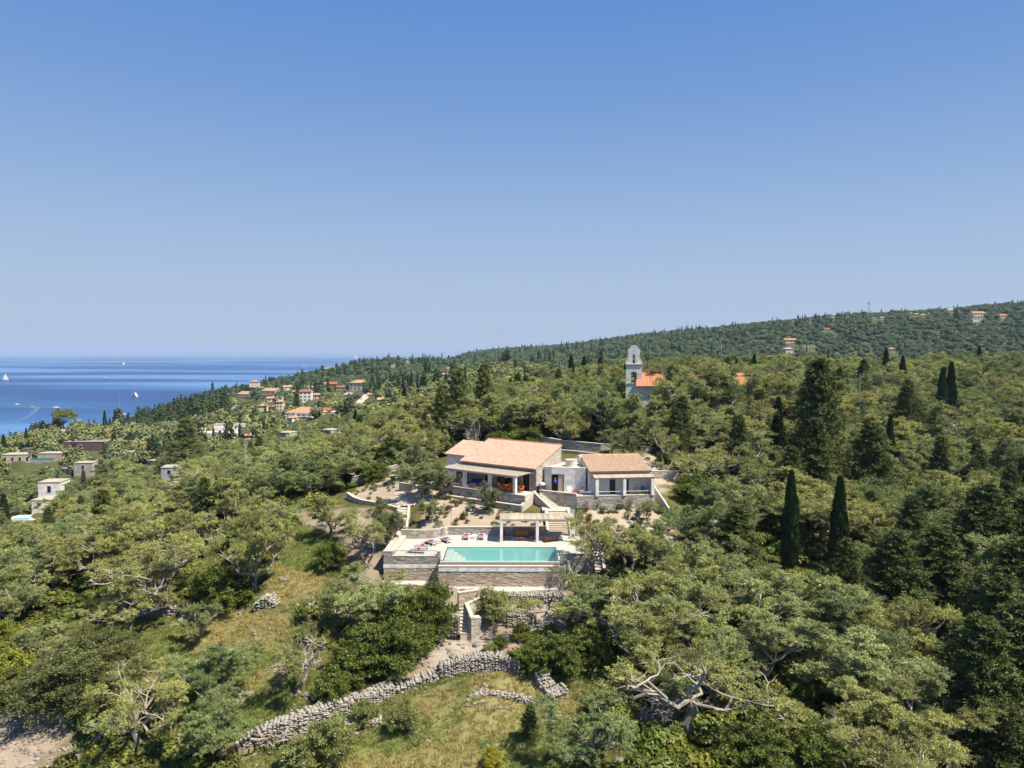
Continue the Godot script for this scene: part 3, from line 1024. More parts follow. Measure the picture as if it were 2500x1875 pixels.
	plant("conifer", 39.2, -60.6, 9.0, "slimmer dark conifer left of the bottom right corner", "", 1.12, 0)
	plant("conifer", 52.1, -72.2, 12.3, "dark conifer on the right edge at mid height", "", 1.34, 1)
	plant("conifer", 41.6, -76.3, 10.6, "wide dark conifer right of the second cypress", "", 1.46, 2)
	plant("conifer", 47.8, -78.5, 10.6, "wide dark conifer beside the one right of the second cypress", "", 1.46, 0)
	plant("conifer", 59.7, -88.9, 12.9, "tall dark conifer near the right edge above the wide ones", "", 1.46, 1)
	plant("conifer", 64.1, -88.5, 11.2, "dark conifer at the right edge above the mid height one", "", 1.34, 2)
	plant("conifer", 51.0, -118.0, 20.0, "tallest dark conifer, in the right wood behind the cypresses", "", 0.95, 0)
	plant("conifer", 46.5, -108.0, 13.0, "dark conifer leaning on the tallest one, lower left", "", 1.05, 2)
	plant("conifer", 56.0, -110.0, 13.5, "dark conifer at the right foot of the tallest one", "", 1.05, 1)
	plant("cypress", 91.0, -150.0, 12.5, "left one of the close pair of dark cypresses far right", "", 1.00, 0)
	plant("cypress", 93.4, -151.0, 14.0, "right one of the close pair of dark cypresses far right", "", 1.00, 1)
	plant("conifer", 77.0, -138.0, 13.0, "dark conifer left of the close cypress pair", "", 0.75, 1)
	plant("conifer", 68.0, -112.0, 12.0, "dark conifer below the close cypress pair", "", 0.80, 2)
	plant("conifer", 66.0, -94.0, 11.5, "dark conifer below the pair, nearer the viewer", "", 0.90, 0)
	plant("conifer", 80.0, -104.0, 12.0, "dark conifer right of the close cypress pair", "", 0.90, 1)
	plant("conifer", 31.0, -139.0, 9.5, "dark conifer hiding the middle of the church", "", 0.80, 2)
	plant("pine", -9.5, -124.0, 13.5, "tall dark pine behind the left part of the villa, left one", "", 0.80, 0)
	plant("pine", -5.0, -127.0, 13.0, "tall dark pine behind the left part of the villa, right one", "", 0.80, 1)
	plant("pine", -12.8, -128.0, 10.5, "lower dark pine behind the villa, leftmost", "", 0.85, 1)
	plant("bare", -6.4, -112.0, 6.0, "brown dead sapling stand behind the villa roof", "", 0.50, 1)
	plant("garden_olive", -11.6, -92.4, 4.6, "dense garden olive left of the main terrace", "", 1.10, 0)
	plant("garden_olive", -9.4, -91.9, 4.0, "garden olive leaning to the right in front of the main terrace", "", 0.85, 1)
	plant("garden_olive", -9.4, -83.6, 2.9, "small garden olive behind the left pool loungers", "", 0.90, 0)
	plant("garden_olive", -3.0, -87.2, 3.3, "small garden olive with a crooked trunk under the main terrace wall", "", 0.85, 1)
	plant("olive", -13.0, -101.5, 6.0, "garden olive on the slope left of the house", "", 0.85, 0)
	plant("olive", -11.9, -106.0, 5.5, "olive against the left gable of the house", "", 0.70, 4)
	plant("olive", 9.5, -115.0, 6.8, "olive with a long bare trunk behind the upper garden wall", "", 0.80, 1)
	plant("garden_olive", 15.2, -108.5, 4.0, "small bushy olive before the upper garden wall", "", 0.80, 0)
	plant("garden_olive", 17.6, -107.5, 3.8, "small thick trunked olive before the upper garden wall, right one", "", 0.75, 1)
	plant("olive", 20.0, -117.0, 7.5, "forked olive behind the upper garden wall near the church", "", 0.85, 6)
	plant("olive", 14.5, -120.0, 8.0, "bright olive crown behind the upper garden wall, middle", "", 1.00, 2)
	plant("sparse", 22.2, -104.5, 6.5, "bare trunked olive at the right end of the upper garden wall", "", 0.60, 2)
	plant("green", -2.2, -115.0, 3.0, "bright green bush behind the villa roof ridge", "", 1.10, 1)
	plant("green", 3.0, -117.0, 3.0, "green bush behind the right end of the roof ridge", "", 1.20, 2)
	plant("green", -20.5, -106.0, 2.6, "bright green hedge bush behind the left garden wall", "", 1.40, 0)
	plant("green", 24.6, -94.0, 5.0, "dark green thicket right of the guest wing", "", 1.20, 2)
	plant("olive", 27.5, -91.0, 6.5, "dense dark olive right of the guest wing garden", "", 1.15, 3)
	plant("sparse", 21.8, -81.5, 3.8, "pale young olive in the right garden slope", "", 0.90, 5)
	plant("sparse", 16.6, -84.5, 2.8, "thin airy young olive in the right garden", "", 0.90, 0)
	plant("olive", 31.5, -137.0, 11.2, "tall olive hiding the church wall, left of the dark conifer", "", 0.95, 0)
	plant("olive", 35.5, -141.0, 11.4, "tall olive hiding the church wall, just right of the dark conifer", "", 0.95, 1)
	plant("olive", 39.5, -138.0, 11.0, "tall olive hiding the church wall, middle of the row", "", 0.95, 2)
	plant("olive", 44.0, -141.0, 11.4, "tall olive hiding the church wall, right of the middle", "", 0.95, 3)
	plant("olive", 52.5, -143.0, 11.2, "tall olive hiding the church wall, near the right end of the church roof", "", 0.95, 4)
	plant("olive", 57.0, -141.0, 10.8, "tall olive hiding the church wall, beyond the right end of the church roof", "", 0.95, 5)
	plant("umbrella", -331.0, -523.0, 17.5, "flat topped umbrella pine on the cliff above the sea", "", 0.72, 0)
	plant("cypress", -299.0, -520.0, 18.5, "tall cypress on the cliff edge, leftmost of three", "", 0.85, 0)
	plant("cypress", -297.5, -524.0, 14.0, "short cypress beside the leftmost one on the cliff edge", "", 0.85, 1)
	plant("cypress", -297.0, -530.0, 19.5, "cypress on the cliff edge next to the moored boat", "", 0.85, 0)
	plant("cypress", -329.5, -480.0, 12.5, "small cypress at the left shore beside the power pole", "", 1.00, 0)
	plant("cypress", -327.0, -480.0, 8.5, "smallest cypress at the left shore", "", 1.00, 1)
	plant("cypress", -307.8, -428.3, 14.0, "dark cypress at the left edge above the beige building", "", 1.30, 0)
	plant("cypress", -399.1, -811.3, 17.0, "cypress on the coast slope right of the moored boat", "", 1.30, 0)
	plant("cypress", -53.6, -353.6, 16.0, "pointed cypress on the ridge left of the villa", "", 1.30, 0)
	plant("cypress", -157.9, -219.0, 13.0, "dark cypress at the left edge below the white house", "", 1.30, 0)
	plant("pine", -130.4, -282.8, 23.0, "big spreading dark conifer between the village and the grey pole", "", 1.30, 0)
	plant("pine", -132.2, -277.2, 16.0, "dark conifer at the left of the big spreading one", "", 1.10, 0)
	plant("juniper", -153.1, -262.1, 10.5, "dark cedar right of the white modern house", "", 0.85, 1)
	plant("conifer", -174.4, -287.3, 12.0, "slim dark conifer against the white modern house", "", 0.60, 2)
	plant("juniper", -136.9, -245.9, 8.5, "lower dark cedar right of the white modern house", "", 1.00, 0)
	wood()
	far_wood()
	ground_cover()
	garden_plants()

func too_near(x: float, z: float, r: float) -> bool:
	for p in planted:
		var dx: float = p[0] - x
		var dz: float = p[1] - z
		var s: float = (p[2] + r) * 0.62
		if dx * dx + dz * dz < s * s:
			return true
	return false

func wood() -> void:
	rng.seed = 501
	var hand := planted.size()
	var picks := []
	var d := 46.0
	while d < 345.0:
		var step := 5.7 if d < 95.0 else (5.0 if d < 200.0 else 5.4)
		var n := int(2.1 * d / step)
		for i in n:
			var x := (-1.05 + 2.1 * (i + rf(0.1, 0.9)) / n) * d
			var z := -d - rf(-0.4, 0.4) * step
			var u := x / d
			if d < 84.0 and u > -0.62 and u < 0.14:
				continue
			if d < 60.0 and u < 0.5:
				continue
			picks.append([x, z])
		d += step
	var count := {}
	var rest := {}
	for p in picks:
		var x: float = p[0]
		var z: float = p[1]
		var dd := -z
		var h := rf(5.2, 8.2) * (1.0 if rf(0, 1) < 0.85 else 1.2)
		if open_ground(x, z, 2.6):
			continue
		var r := h * 0.42
		var bad := false
		for q in hand:
			var e: Array = planted[q]
			var dx: float = e[0] - x
			var dz: float = e[1] - z
			var s: float = (e[2] + r) * 0.55
			if dx * dx + dz * dz < s * s:
				bad = true
				break
		if bad:
			continue
		var y := ground(x, z)
		if y < -57.0 or hides(x, z, r, y + h * 1.08):
			continue
		var u := x / dd
		# gaps with grass among the olive groves on the left
		if u < -0.12 and noise_a.get_noise_2d(x * 1.6, z * 1.6) > 0.22:
			continue
		var kind := "olive"
		var c := noise_a.get_noise_2d(x * 1.3 + 500.0, z * 1.3)
		var t := rf(0, 1)
		if u > 0.3 and dd < 140.0 and c > 0.1 and t < 0.3:
			kind = "conifer"
			h = rf(7.5, 12.0)
		elif c > 0.33 and t < 0.45 and dd < 230.0:
			kind = "conifer"
			h = rf(7.0, 10.5)
		elif t < 0.012 and dd > 110.0:
			kind = "cypress"
			h = rf(8.0, 12.0)
		elif t < 0.13:
			kind = "green"
			h = rf(3.0, 5.0)
		elif t < 0.24 and dd < 200.0:
			kind = "sparse"
		elif t < 0.28 and dd < 130.0:
			kind = "bare"
			h = rf(3.5, 5.5)
		elif t < 0.33 and dd < 120.0:
			kind = "lime"
			h = rf(2.2, 3.8)
		elif t < 0.37:
			kind = "dull"
			h = rf(2.5, 4.0)
		var n: int = count.get(kind, 0)
		var side := "right of the villa" if u > 0.02 else "left of the villa"
		var far := "nearer" if dd < 130.0 else "farther"
		if n < {"olive": 210, "sparse": 60, "conifer": 110, "cypress": 50, "green": 80, "dull": 60, "bare": 40, "lime": 40}[kind]:
			count[kind] = n + 1
			var what: String = {"olive": "grey green olive tree", "sparse": "twiggy half bare olive", "conifer": "dark conifer", "cypress": "slim dark cypress", "green": "dark green shrub", "dull": "dull green shrub", "bare": "bare grey tree", "lime": "yellow green shrub"}[kind]
			var v: int = rng.randi() % (kinds[kind] as Array).size()
			var size := "small " if h < HEIGHT[kind] * 0.98 else ("tall " if h > HEIGHT[kind] * 1.22 else "")
			var look := size + what
			if kind == "olive":
				look = size + ["silvery", "yellowish", "green"][v % 3] + " olive"
			plant(kind, x, z, h, place_label(look, x, z), "%ss of the hillside wood" % what, rf(0.95, 1.25) if kind != "conifer" else rf(0.7, 1.0), v)
		else:
			var v: int = rng.randi() % (kinds[kind] as Array).size()
			var key := "%s:%d" % [kind, v]
			if not rest.has(key):
				rest[key] = []
			var s: float = h / HEIGHT[kind]
			var w := rf(0.95, 1.25) if kind != "conifer" else rf(0.7, 1.0)
			rest[key].append(Transform3D(Basis(Vector3.UP, rf(0, TAU)).scaled(Vector3(s * w, s, s * w)), Vector3(x, y - 0.05, z)))
	for key in rest:
		var kind: String = key.split(":")[0]
		var k: Array = kinds[kind][int(key.split(":")[1])]
		var tints := []
		for i in 40:
			var b := rf(0.7, 1.25)
			tints.append(Color(b * rf(0.9, 1.08), b, b * rf(0.85, 1.1)))
		var o := many("%s_wood" % CALLED[kind].replace("_tree", ""), k[1], k[2], rest[key], tints, self)
		tag(o, "mass of %ss covering the hillside behind the nearest ones" % CALLED[kind].replace("_", " "))
		if kind != "green" and kind != "dull":
			var o2 := many("trunks_of_wood", k[0], mats["bark"], rest[key], [Color.WHITE], self)
			tag(o2, "trunks and limbs of the %ss massed on the hillside" % CALLED[kind].replace("_", " "))

func far_wood() -> void:
	rng.seed = 909
	var ol := []
	var hl := []
	var dk := []
	var cy := []
	for i in 3:
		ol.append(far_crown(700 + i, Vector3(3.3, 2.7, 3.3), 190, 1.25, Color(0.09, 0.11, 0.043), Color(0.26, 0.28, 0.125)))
		hl.append(far_crown(740 + i, Vector3(3.9, 2.7, 3.9), 210, 1.25, Color(0.055, 0.085, 0.04), Color(0.15, 0.20, 0.11)))  # distance haze painted into the crowns: darker and bluer than the nearer groves
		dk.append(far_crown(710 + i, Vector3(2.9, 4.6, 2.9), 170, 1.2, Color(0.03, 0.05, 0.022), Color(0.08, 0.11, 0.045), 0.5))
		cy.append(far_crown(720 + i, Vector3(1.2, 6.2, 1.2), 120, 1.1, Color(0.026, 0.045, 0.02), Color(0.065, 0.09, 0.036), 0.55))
	var where := {}
	var d := 342.0
	while d < 2500.0:
		var step := 5.8 + (d - 340.0) * 0.0040
		var n := int(2.0 * d / step)
		var lo := -1.0 if d < 900.0 else -0.6
		for i in n:
			var u := -1.0 + 2.0 * (i + rf(0.0, 1.0)) / n
			if u < lo or u > 0.92:
				continue
			var x := u * d
			var z := -d - rf(-0.5, 0.5) * step
			var y := ground(x, z)
			if y < -56.5:
				continue
			var c := noise_a.get_noise_2d(x * 0.35 + 500.0, z * 0.35) + noise_b.get_noise_2d(x * 0.1, z * 0.1) * 0.4
			var s := rf(0.75, 1.25) * (1.0 + maxf(0.0, d - 900.0) * 0.00022)
			# clearings
			if noise_a.get_noise_2d(x * 0.6 - 900.0, z * 0.6) > 0.36 and d < 1500.0:
				continue
			if hides(x, z, 3.3 * s, y + 6.9 * s):
				continue
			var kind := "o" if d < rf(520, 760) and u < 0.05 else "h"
			var t := rf(0, 1)
			if d < 760.0 and u < 0.0:
				s *= 1.35
			if u > -0.56 and u < -0.40 and d > 560.0 and t < 0.55:
				kind = "d"
				s *= 1.25
			elif u > -0.43 and u < -0.2 and d > 900.0 and t < 0.22:
				kind = "d"
			elif (c > 0.31 and t < 0.5 and u < 0.0) or (c > 0.36 and t < 0.4) or t < 0.01:
				kind = "d"
			if (c > 0.34 and t < 0.3) or t < 0.004:
				kind = "c"
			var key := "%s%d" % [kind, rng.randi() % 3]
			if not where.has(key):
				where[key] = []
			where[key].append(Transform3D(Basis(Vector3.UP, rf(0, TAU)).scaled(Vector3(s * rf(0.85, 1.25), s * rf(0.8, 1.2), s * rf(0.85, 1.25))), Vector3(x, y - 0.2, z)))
		d += step
	for key in where:
		var tints := []
		for i in 64:
			var b := rf(0.72, 1.22)
			tints.append(Color(b * rf(0.9, 1.12), b, b * rf(0.85, 1.1)))
		var k := int(key.substr(1))
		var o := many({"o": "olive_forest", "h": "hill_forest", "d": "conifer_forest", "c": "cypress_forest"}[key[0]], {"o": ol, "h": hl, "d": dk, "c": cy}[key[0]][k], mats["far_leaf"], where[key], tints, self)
		tag(o, {"o": "far olive groves between the village houses and the coast", "h": "forest covering the far hills, crowns coloured darker and bluer for haze", "d": "far dark conifers scattered through the hill forest", "c": "far cypresses standing in the hill forest"}[key[0]])

func ground_cover() -> void:
	rng.seed = 41
	# grass tufts
	var tufts := []
	for k in 2:
		var g := MB.new()
		for i in 16:
			var a := rf(0, TAU)
			var p := Vector3(cos(a), 0, sin(a)) * rf(0, 0.22)
			var dir := (Vector3(0, 1, 0) + rdir() * 0.75).normalized()
			var nn := dir.cross(rdir()).normalized()
			g.leaf(p, dir, nn, rf(0.16, 0.42), rf(0.02, 0.045), Color(0.29, 0.27, 0.11).lerp(Color(0.46, 0.41, 0.20), rf(0, 1)))
		tufts.append(g.mesh())
	var where := [[], []]
	var green := [[], []]
	var low := []
	for i in 60000:
		var d := 38.0 + 62.0 * pow(rf(0, 1), 0.8)
		var u := rf(-0.8, 0.5)
		var x := u * d
		var z := -d
		var k := rng.randi() % 2
		var mead := -9.0
		for s in soils:
			if s[1] == "meadow":
				mead = maxf(mead, edge_distance(Vector2(x, z), s[0]))
		var yard := mead < 0.0 and open_ground(x, z, 0.2)
		if yard:
			continue
		var y := ground(x, z)
		var s := rf(0.6, 1.3)
		var f := Transform3D(Basis(Vector3.UP, rf(0, TAU)).scaled(Vector3(s, s * rf(0.7, 1.3), s)), Vector3(x, y - 0.02, z))
		if noise_a.get_noise_2d(x * 4.0 + 90.0, z * 4.0) > 0.08 or mead < 0.0:
			green[k].append(f)
		else:
			where[k].append(f)
	for k in 2:
		var t1 := []
		var t2 := []
		for i in 32:
			var b := rf(0.75, 1.2)
			t1.append(Color(b * 1.0, b * 0.93, b * 0.8))
			t2.append(Color(b * 0.55, b * 0.72, b * 0.45))
		tag(many("dry_grass", tufts[k], mats["grass"], where[k], t1, self), "dry yellow grass growing on the lower meadows")
		tag(many("green_grass", tufts[k], mats["grass"], green[k], t2, self), "greener grass growing between the trees")
	# undergrowth in the wood
	var bush := []
	for k in 3:
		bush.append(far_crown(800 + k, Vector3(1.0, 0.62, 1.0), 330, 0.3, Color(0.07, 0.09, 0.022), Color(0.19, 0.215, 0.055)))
	var spots := [[], [], []]
	for i in 7000:
		var d := 44.0 + 220.0 * pow(rf(0, 1), 1.4)
		var u := rf(-0.95, 0.95)
		var x := u * d
		var z := -d
		if open_ground(x, z, 0.5) or (u > -0.55 and u < 0.12 and d < 84.0 and rf(0, 1) < 0.72):
			continue
		if x > -20.0 and x < 6.0 and d < 61.0:
			continue
		var y := ground(x, z)
		var s := rf(0.5, 1.35) if d < 80.0 else rf(0.7, 1.9)
		if hides(x, z, s, y + s):
			continue
		spots[rng.randi() % 3].append(Transform3D(Basis(Vector3.UP, rf(0, TAU)).scaled(Vector3(s * rf(0.8, 1.3), s * rf(0.7, 1.1), s * rf(0.8, 1.3))), Vector3(x, y - 0.05, z)))
	for k in 3:
		var t3 := []
		for i in 40:
			var b := rf(0.6, 1.35)
			t3.append(Color(b * rf(0.8, 1.15), b, b * rf(0.6, 1.0)) * Color(0.85, 0.85, 0.85))
		tag(many("undergrowth", bush[k], mats["green_leaf"], spots[k], t3, self), "low green undergrowth between the trees")
	# loose stones
	var rocks := []
	for k in 2:
		rocks.append(rock_mesh(860 + k, 0.35))
	var lie := [[], []]
	for i in 9000:
		var d := 44.0 + 30.0 * rf(0, 1)
		var x := rf(-0.75, 0.35) * d
		var z := -d
		if x > -13.4 and x < 8.4 and z < -71.0:
			continue
		var n := noise_b.get_noise_2d(x * 1.6 + 70.0, z * 1.6)
		var stony := false
		for s in soils:
			if s[1] == "stony" or s[1] == "dirt":
				if edge_distance(Vector2(x, z), s[0]) > -0.6:
					stony = true
		if (n < 0.33 and not stony) or (stony and rf(0, 1) < 0.4):
			continue
		var s := rf(0.06, 0.22) * (1.0 if rf(0, 1) < 0.93 else 2.2)
		lie[i % 2].append(Transform3D(Basis.from_euler(Vector3(rf(-0.4, 0.4), rf(0, TAU), rf(-0.4, 0.4))).scaled(Vector3(s * rf(0.8, 1.5), s * rf(0.5, 0.9), s)), Vector3(x, ground(x, z) + s * 0.1, z)))
	for k in 2:
		tag(many("loose_stones", rocks[k], mats["stone"], lie[k], stone_tints(), self), "loose pale stones scattered on the slope")

func rock_mesh(seed_: int, rough: float) -> ArrayMesh:
	rng.seed = seed_
	var m := MB.new()
	var ring := []
	for j in 3:
		for i in 7:
			var a := TAU * (i + j * 0.5) / 7.0
			var k: float = [0.82, 1.0, 0.62][j] * rf(1.0 - rough * 0.6, 1.0 + rough * 0.5)
			ring.append(Vector3(cos(a) * k, [-0.75, 0.05, 0.72][j] * rf(0.8, 1.15), sin(a) * k))
	for i in 7:
		var n := (i + 1) % 7
		m.tri(ring[i], ring[7 + i], ring[n], Color.WHITE)
		m.tri(ring[n], ring[7 + i], ring[7 + n], Color.WHITE)
		m.tri(ring[7 + i], ring[14 + i], ring[7 + n], Color.WHITE)
		m.tri(ring[7 + n], ring[14 + i], ring[14 + n], Color.WHITE)
		m.tri(ring[14 + i], Vector3(0.05, 0.95, 0), ring[14 + n], Color.WHITE)
		m.tri(ring[i], ring[n], Vector3(0, -0.9, 0), Color.WHITE)
	return m.mesh()

func stone_tints() -> Array:
	var t := []
	for i in 48:
		var b := rf(0.75, 1.2)
		t.append(Color(0.40 * b * rf(0.95, 1.08), 0.36 * b, 0.31 * b * rf(0.9, 1.08)))
	return t


# ---------------------------------------------------------------- masonry and other builders

var block: ArrayMesh
var rocks3 := []
var tones := {}

func tone(c: Color) -> StandardMaterial3D:
	var q := Color(snappedf(c.r, 0.03), snappedf(c.g, 0.03), snappedf(c.b, 0.03))
	var key := "stone %s" % q.to_html(false)
	if not mats.has(key):
		var m := mat(key, q.r, q.g, q.b, 0.9, 0.15)
		m.albedo_texture = mats["stone"].albedo_texture
		m.uv1_triplanar = true
		m.uv1_world_triplanar = true
		m.uv1_scale = Vector3(1.7, 1.7, 1.7)
	return mats[key]

func make_block() -> void:
	var m := MB.new()
	var f := 0.46
	m.hexa([Vector3(-0.5, -0.5, -0.5), Vector3(0.5, -0.5, -0.5), Vector3(0.5, -0.5, 0.3), Vector3(-0.5, -0.5, 0.3), Vector3(-0.5, 0.5, -0.5), Vector3(0.5, 0.5, -0.5), Vector3(0.5, 0.5, 0.3), Vector3(-0.5, 0.5, 0.3)], Color.WHITE)
	m.hexa([Vector3(-0.5, -0.5, 0.3), Vector3(0.5, -0.5, 0.3), Vector3(f, -f, 0.5), Vector3(-f, -f, 0.5), Vector3(-0.5, 0.5, 0.3), Vector3(0.5, 0.5, 0.3), Vector3(f, f, 0.5), Vector3(-f, f, 0.5)], Color.WHITE)
	block = m.mesh()
	for i in 3:
		rocks3.append(rock_mesh(870 + i, 0.4))

# lays squared stones on the face from a to b (seen from outside, left to right)
func face_stones(parent: Node3D, a: Vector3, b: Vector3, bot: Vector2, top: Vector2, pal: Array, course: float, single: int, holes := [], deep := 0.12) -> void:
	var dir := Vector3(b.x - a.x, 0, b.z - a.z)
	var len := dir.length()
	dir /= len
	var n := Vector3(-dir.z, 0, dir.x)
	var items := []
	var y := minf(bot.x, bot.y)
	while y < maxf(top.x, top.y):
		var h := course * rf(0.75, 1.3)
		var s := -rf(0.0, 0.2)
		while s < len:
			var l := course * rf(1.6, 4.6)
			var s0 := maxf(s, 0.0) + 0.008
			var s1 := minf(s + l, len) - 0.008
			s += l
			var mid := (s0 + s1) * 0.5
			var t := lerpf(top.x, top.y, mid / len)
			var lo := lerpf(bot.x, bot.y, mid / len)
			var y1 := minf(y + h - 0.014, t)
			var y0 := maxf(y, lo)
			if s1 - s0 < 0.06 or y1 - y0 < 0.035:
				continue
			var skip := false
			for q in holes:
				if s1 > q[0] and s0 < q[1] and y1 > q[2] and y0 < q[3]:
					if s0 < q[0] - 0.1:
						s1 = q[0]
					elif s1 > q[1] + 0.1:
						s0 = q[1]
					else:
						skip = true
			if skip or s1 - s0 < 0.06:
				continue
			mid = (s0 + s1) * 0.5
			var c: Color = pal[rng.randi() % pal.size()]
			c = shade(c, rf(0.86, 1.14))
			var basis := Basis(dir * (s1 - s0), Vector3.UP * (y1 - y0), n * deep)
			items.append([(s1 - s0) * (y1 - y0), Transform3D(basis, Vector3(a.x, 0, a.z) + dir * mid + Vector3.UP * (y0 + y1) * 0.5 + n * (rf(0.012, 0.045) - deep * 0.5)), c])
		y += h
	items.sort_custom(func(p, q): return p[0] > q[0])
	var where := []
	var tints := []
	for i in items.size():
		if i < single:
			var o := put("stone", block, tone(items[i][2]), parent)
			o.transform = items[i][1]
		else:
			where.append(items[i][1])
			tints.append(items[i][2])
	if where:
		many("masonry", block, mats["stone"], where, tints, parent)

const WARM := [Color(0.774, 0.653, 0.498), Color(0.713, 0.578, 0.424), Color(0.851, 0.745, 0.601), Color(0.651, 0.525, 0.381), Color(0.728, 0.653, 0.542), Color(0.619, 0.456, 0.293)]
const GREYS := [Color(0.644, 0.601, 0.532), Color(0.560, 0.532, 0.476), Color(0.728, 0.687, 0.616), Color(0.504, 0.469, 0.405), Color(0.672, 0.601, 0.504)]
const PALE := [Color(0.713, 0.655, 0.552), Color(0.667, 0.609, 0.506), Color(0.759, 0.701, 0.609), Color(0.632, 0.564, 0.460)]

# a retaining wall along points [x, top y, z], listed left to right as seen from its visible side
func wall_run(label: String, pts: Array, base: float, thick: float, pal: Array, coping := 0.07, single := 40, course := 0.17, group := "", cap_mat := "coping") -> Node3D:
	var o := thing("stone_wall", label, "wall", Vector3(pts[0][0], base, pts[0][2]), 0.0, group)
	var core := MB.new()
	var cap := MB.new()
	for i in pts.size() - 1:
		var a := Vector3(pts[i][0], 0, pts[i][2]) - Vector3(pts[0][0], 0, pts[0][2])
		var b := Vector3(pts[i + 1][0], 0, pts[i + 1][2]) - Vector3(pts[0][0], 0, pts[0][2])
		var ya: float = pts[i][1] - base - coping
		var yb: float = pts[i + 1][1] - base - coping
		var dir := (b - a).normalized()
		var n := Vector3(-dir.z, 0, dir.x)
		var k := n * 0.004 * i
		var back := n * -thick
		core.hexa([a + back, b + back, b - k, a - k, a + back + Vector3.UP * ya, b + back + Vector3.UP * yb, b - k + Vector3.UP * yb, a - k + Vector3.UP * ya], Color.WHITE)
		if coping > 0.0:
			var f := n * 0.055
			var e := dir * 0.03
			var r := n * -0.03
			cap.hexa([a + back + r - e + Vector3.UP * ya, b + back + r + Vector3.UP * yb, b + f + Vector3.UP * yb, a + f - e + Vector3.UP * ya, a + back + r - e + Vector3.UP * (ya + coping), b + back + r + Vector3.UP * (yb + coping), b + f + Vector3.UP * (yb + coping), a + f - e + Vector3.UP * (ya + coping)], Color.WHITE)
		face_stones(o, a, b, Vector2(0, 0), Vector2(ya, yb), pal, course, int(single * a.distance_to(b) / 10.0) if single < 250 else single)
	put("core", core.mesh(), mats["mortar"], o)
	if coping > 0.0:
		put("coping", cap.mesh(), mats[cap_mat], o)
	return o

# a dry stone wall of loose rocks along points [x, base y, z, height]
func dry_wall(label: String, pts: Array, thick: float, single: int, size := 0.26, group := "") -> void:
	size *= 0.8
	thick *= 1.15
	var o := thing("dry_stone_wall", label, "wall", Vector3(pts[0][0], pts[0][1], pts[0][2]), 0.0, group)
	var items := []
	var core := MB.new()
	for i in pts.size() - 1:
		var a := Vector3(pts[i][0] - pts[0][0], pts[i][1] - pts[0][1], pts[i][2] - pts[0][2])
		var b := Vector3(pts[i + 1][0] - pts[0][0], pts[i + 1][1] - pts[0][1], pts[i + 1][2] - pts[0][2])
		var dir := Vector3(b.x - a.x, 0, b.z - a.z)
		var len := dir.length()
		dir /= len
		var n := Vector3(-dir.z, 0, dir.x)
		var ha: float = pts[i][3] * 1.15
		var hb: float = pts[i + 1][3] * 1.15
		var bk := n * -(thick - 0.1)
		var fr := n * -0.1
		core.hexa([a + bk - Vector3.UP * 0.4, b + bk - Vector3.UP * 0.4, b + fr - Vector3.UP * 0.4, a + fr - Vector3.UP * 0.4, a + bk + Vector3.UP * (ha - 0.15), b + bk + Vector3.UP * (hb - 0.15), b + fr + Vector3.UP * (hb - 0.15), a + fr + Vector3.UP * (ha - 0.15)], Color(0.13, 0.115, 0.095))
		var s := 0.0
		while s < len:
			var w := size * rf(0.7, 1.9)
			var t := (s + w * 0.5) / len
			var foot := a.lerp(b, t)
			var h := lerpf(ha, hb, t) + rf(-0.06, 0.06)
			var y := 0.0
			while y < h:
				var e := size * rf(0.38, 0.8)
				items.append([w * e, Transform3D((Basis(dir, Vector3.UP, n) * Basis.from_euler(Vector3(rf(-0.15, 0.15), rf(-0.3, 0.3), rf(-0.2, 0.2)))).scaled_local(Vector3(w * 0.54, e * 0.56, size * rf(0.45, 0.7))), foot + Vector3.UP * (y + e * 0.4) + n * rf(-0.1, 0.05) + dir * rf(-0.04, 0.04))])
				y += e * 0.88
			var across := 0.25
			while across < thick:
				var e := size * rf(0.5, 0.95)
				items.append([w * e * 2.0, Transform3D((Basis(dir, Vector3.UP, n) * Basis.from_euler(Vector3(rf(-0.4, 0.4), rf(0, 3), rf(-0.3, 0.3)))).scaled_local(Vector3(w * 0.6, e * 0.6, size * rf(0.5, 0.75))), foot + Vector3.UP * (h + rf(-0.05, 0.08)) - n * (across + rf(-0.06, 0.06)))])
				across += size * 0.85
			s += w * 0.92
	items.sort_custom(func(p, q): return p[0] > q[0])
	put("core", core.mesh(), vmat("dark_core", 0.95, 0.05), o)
	var pal := [Color(0.461, 0.429, 0.378), Color(0.538, 0.506, 0.454), Color(0.371, 0.346, 0.307), Color(0.493, 0.442, 0.371), Color(0.422, 0.365, 0.294)]
	var where := [[], [], []]
	var tints := []
	for i in 60:
		tints.append(shade(pal[i % 5], rf(0.85, 1.15)))
	for i in items.size():
		if i < single:
			var q := put("stone", rocks3[i % 3], tone(pal[rng.randi() % 5]), o)
			q.transform = items[i][1]
		else:
			where[i % 3].append(items[i][1])
	for k in 3:
		if where[k]:
			many("rubble", rocks3[k], mats["stone"], where[k], tints, o)

var barrel: ArrayMesh

func make_barrel() -> void:
	var m := MB.new()
	var n := 5
	for i in n:
		var a0 := PI * i / n
		var a1 := PI * (i + 1) / n
		var p := [Vector3(-cos(a0) * 0.5, sin(a0), 0.5), Vector3(-cos(a1) * 0.5, sin(a1), 0.5), Vector3(-cos(a1) * 0.42, sin(a1) * 0.85, -0.5), Vector3(-cos(a0) * 0.42, sin(a0) * 0.85, -0.5)]
		m.quad(p[0], p[3], p[2], p[1], Color.WHITE)
		m.tri(Vector3(0, 0, 0.5), p[1], p[0], Color(0.35, 0.3, 0.28))
	barrel = m.mesh()

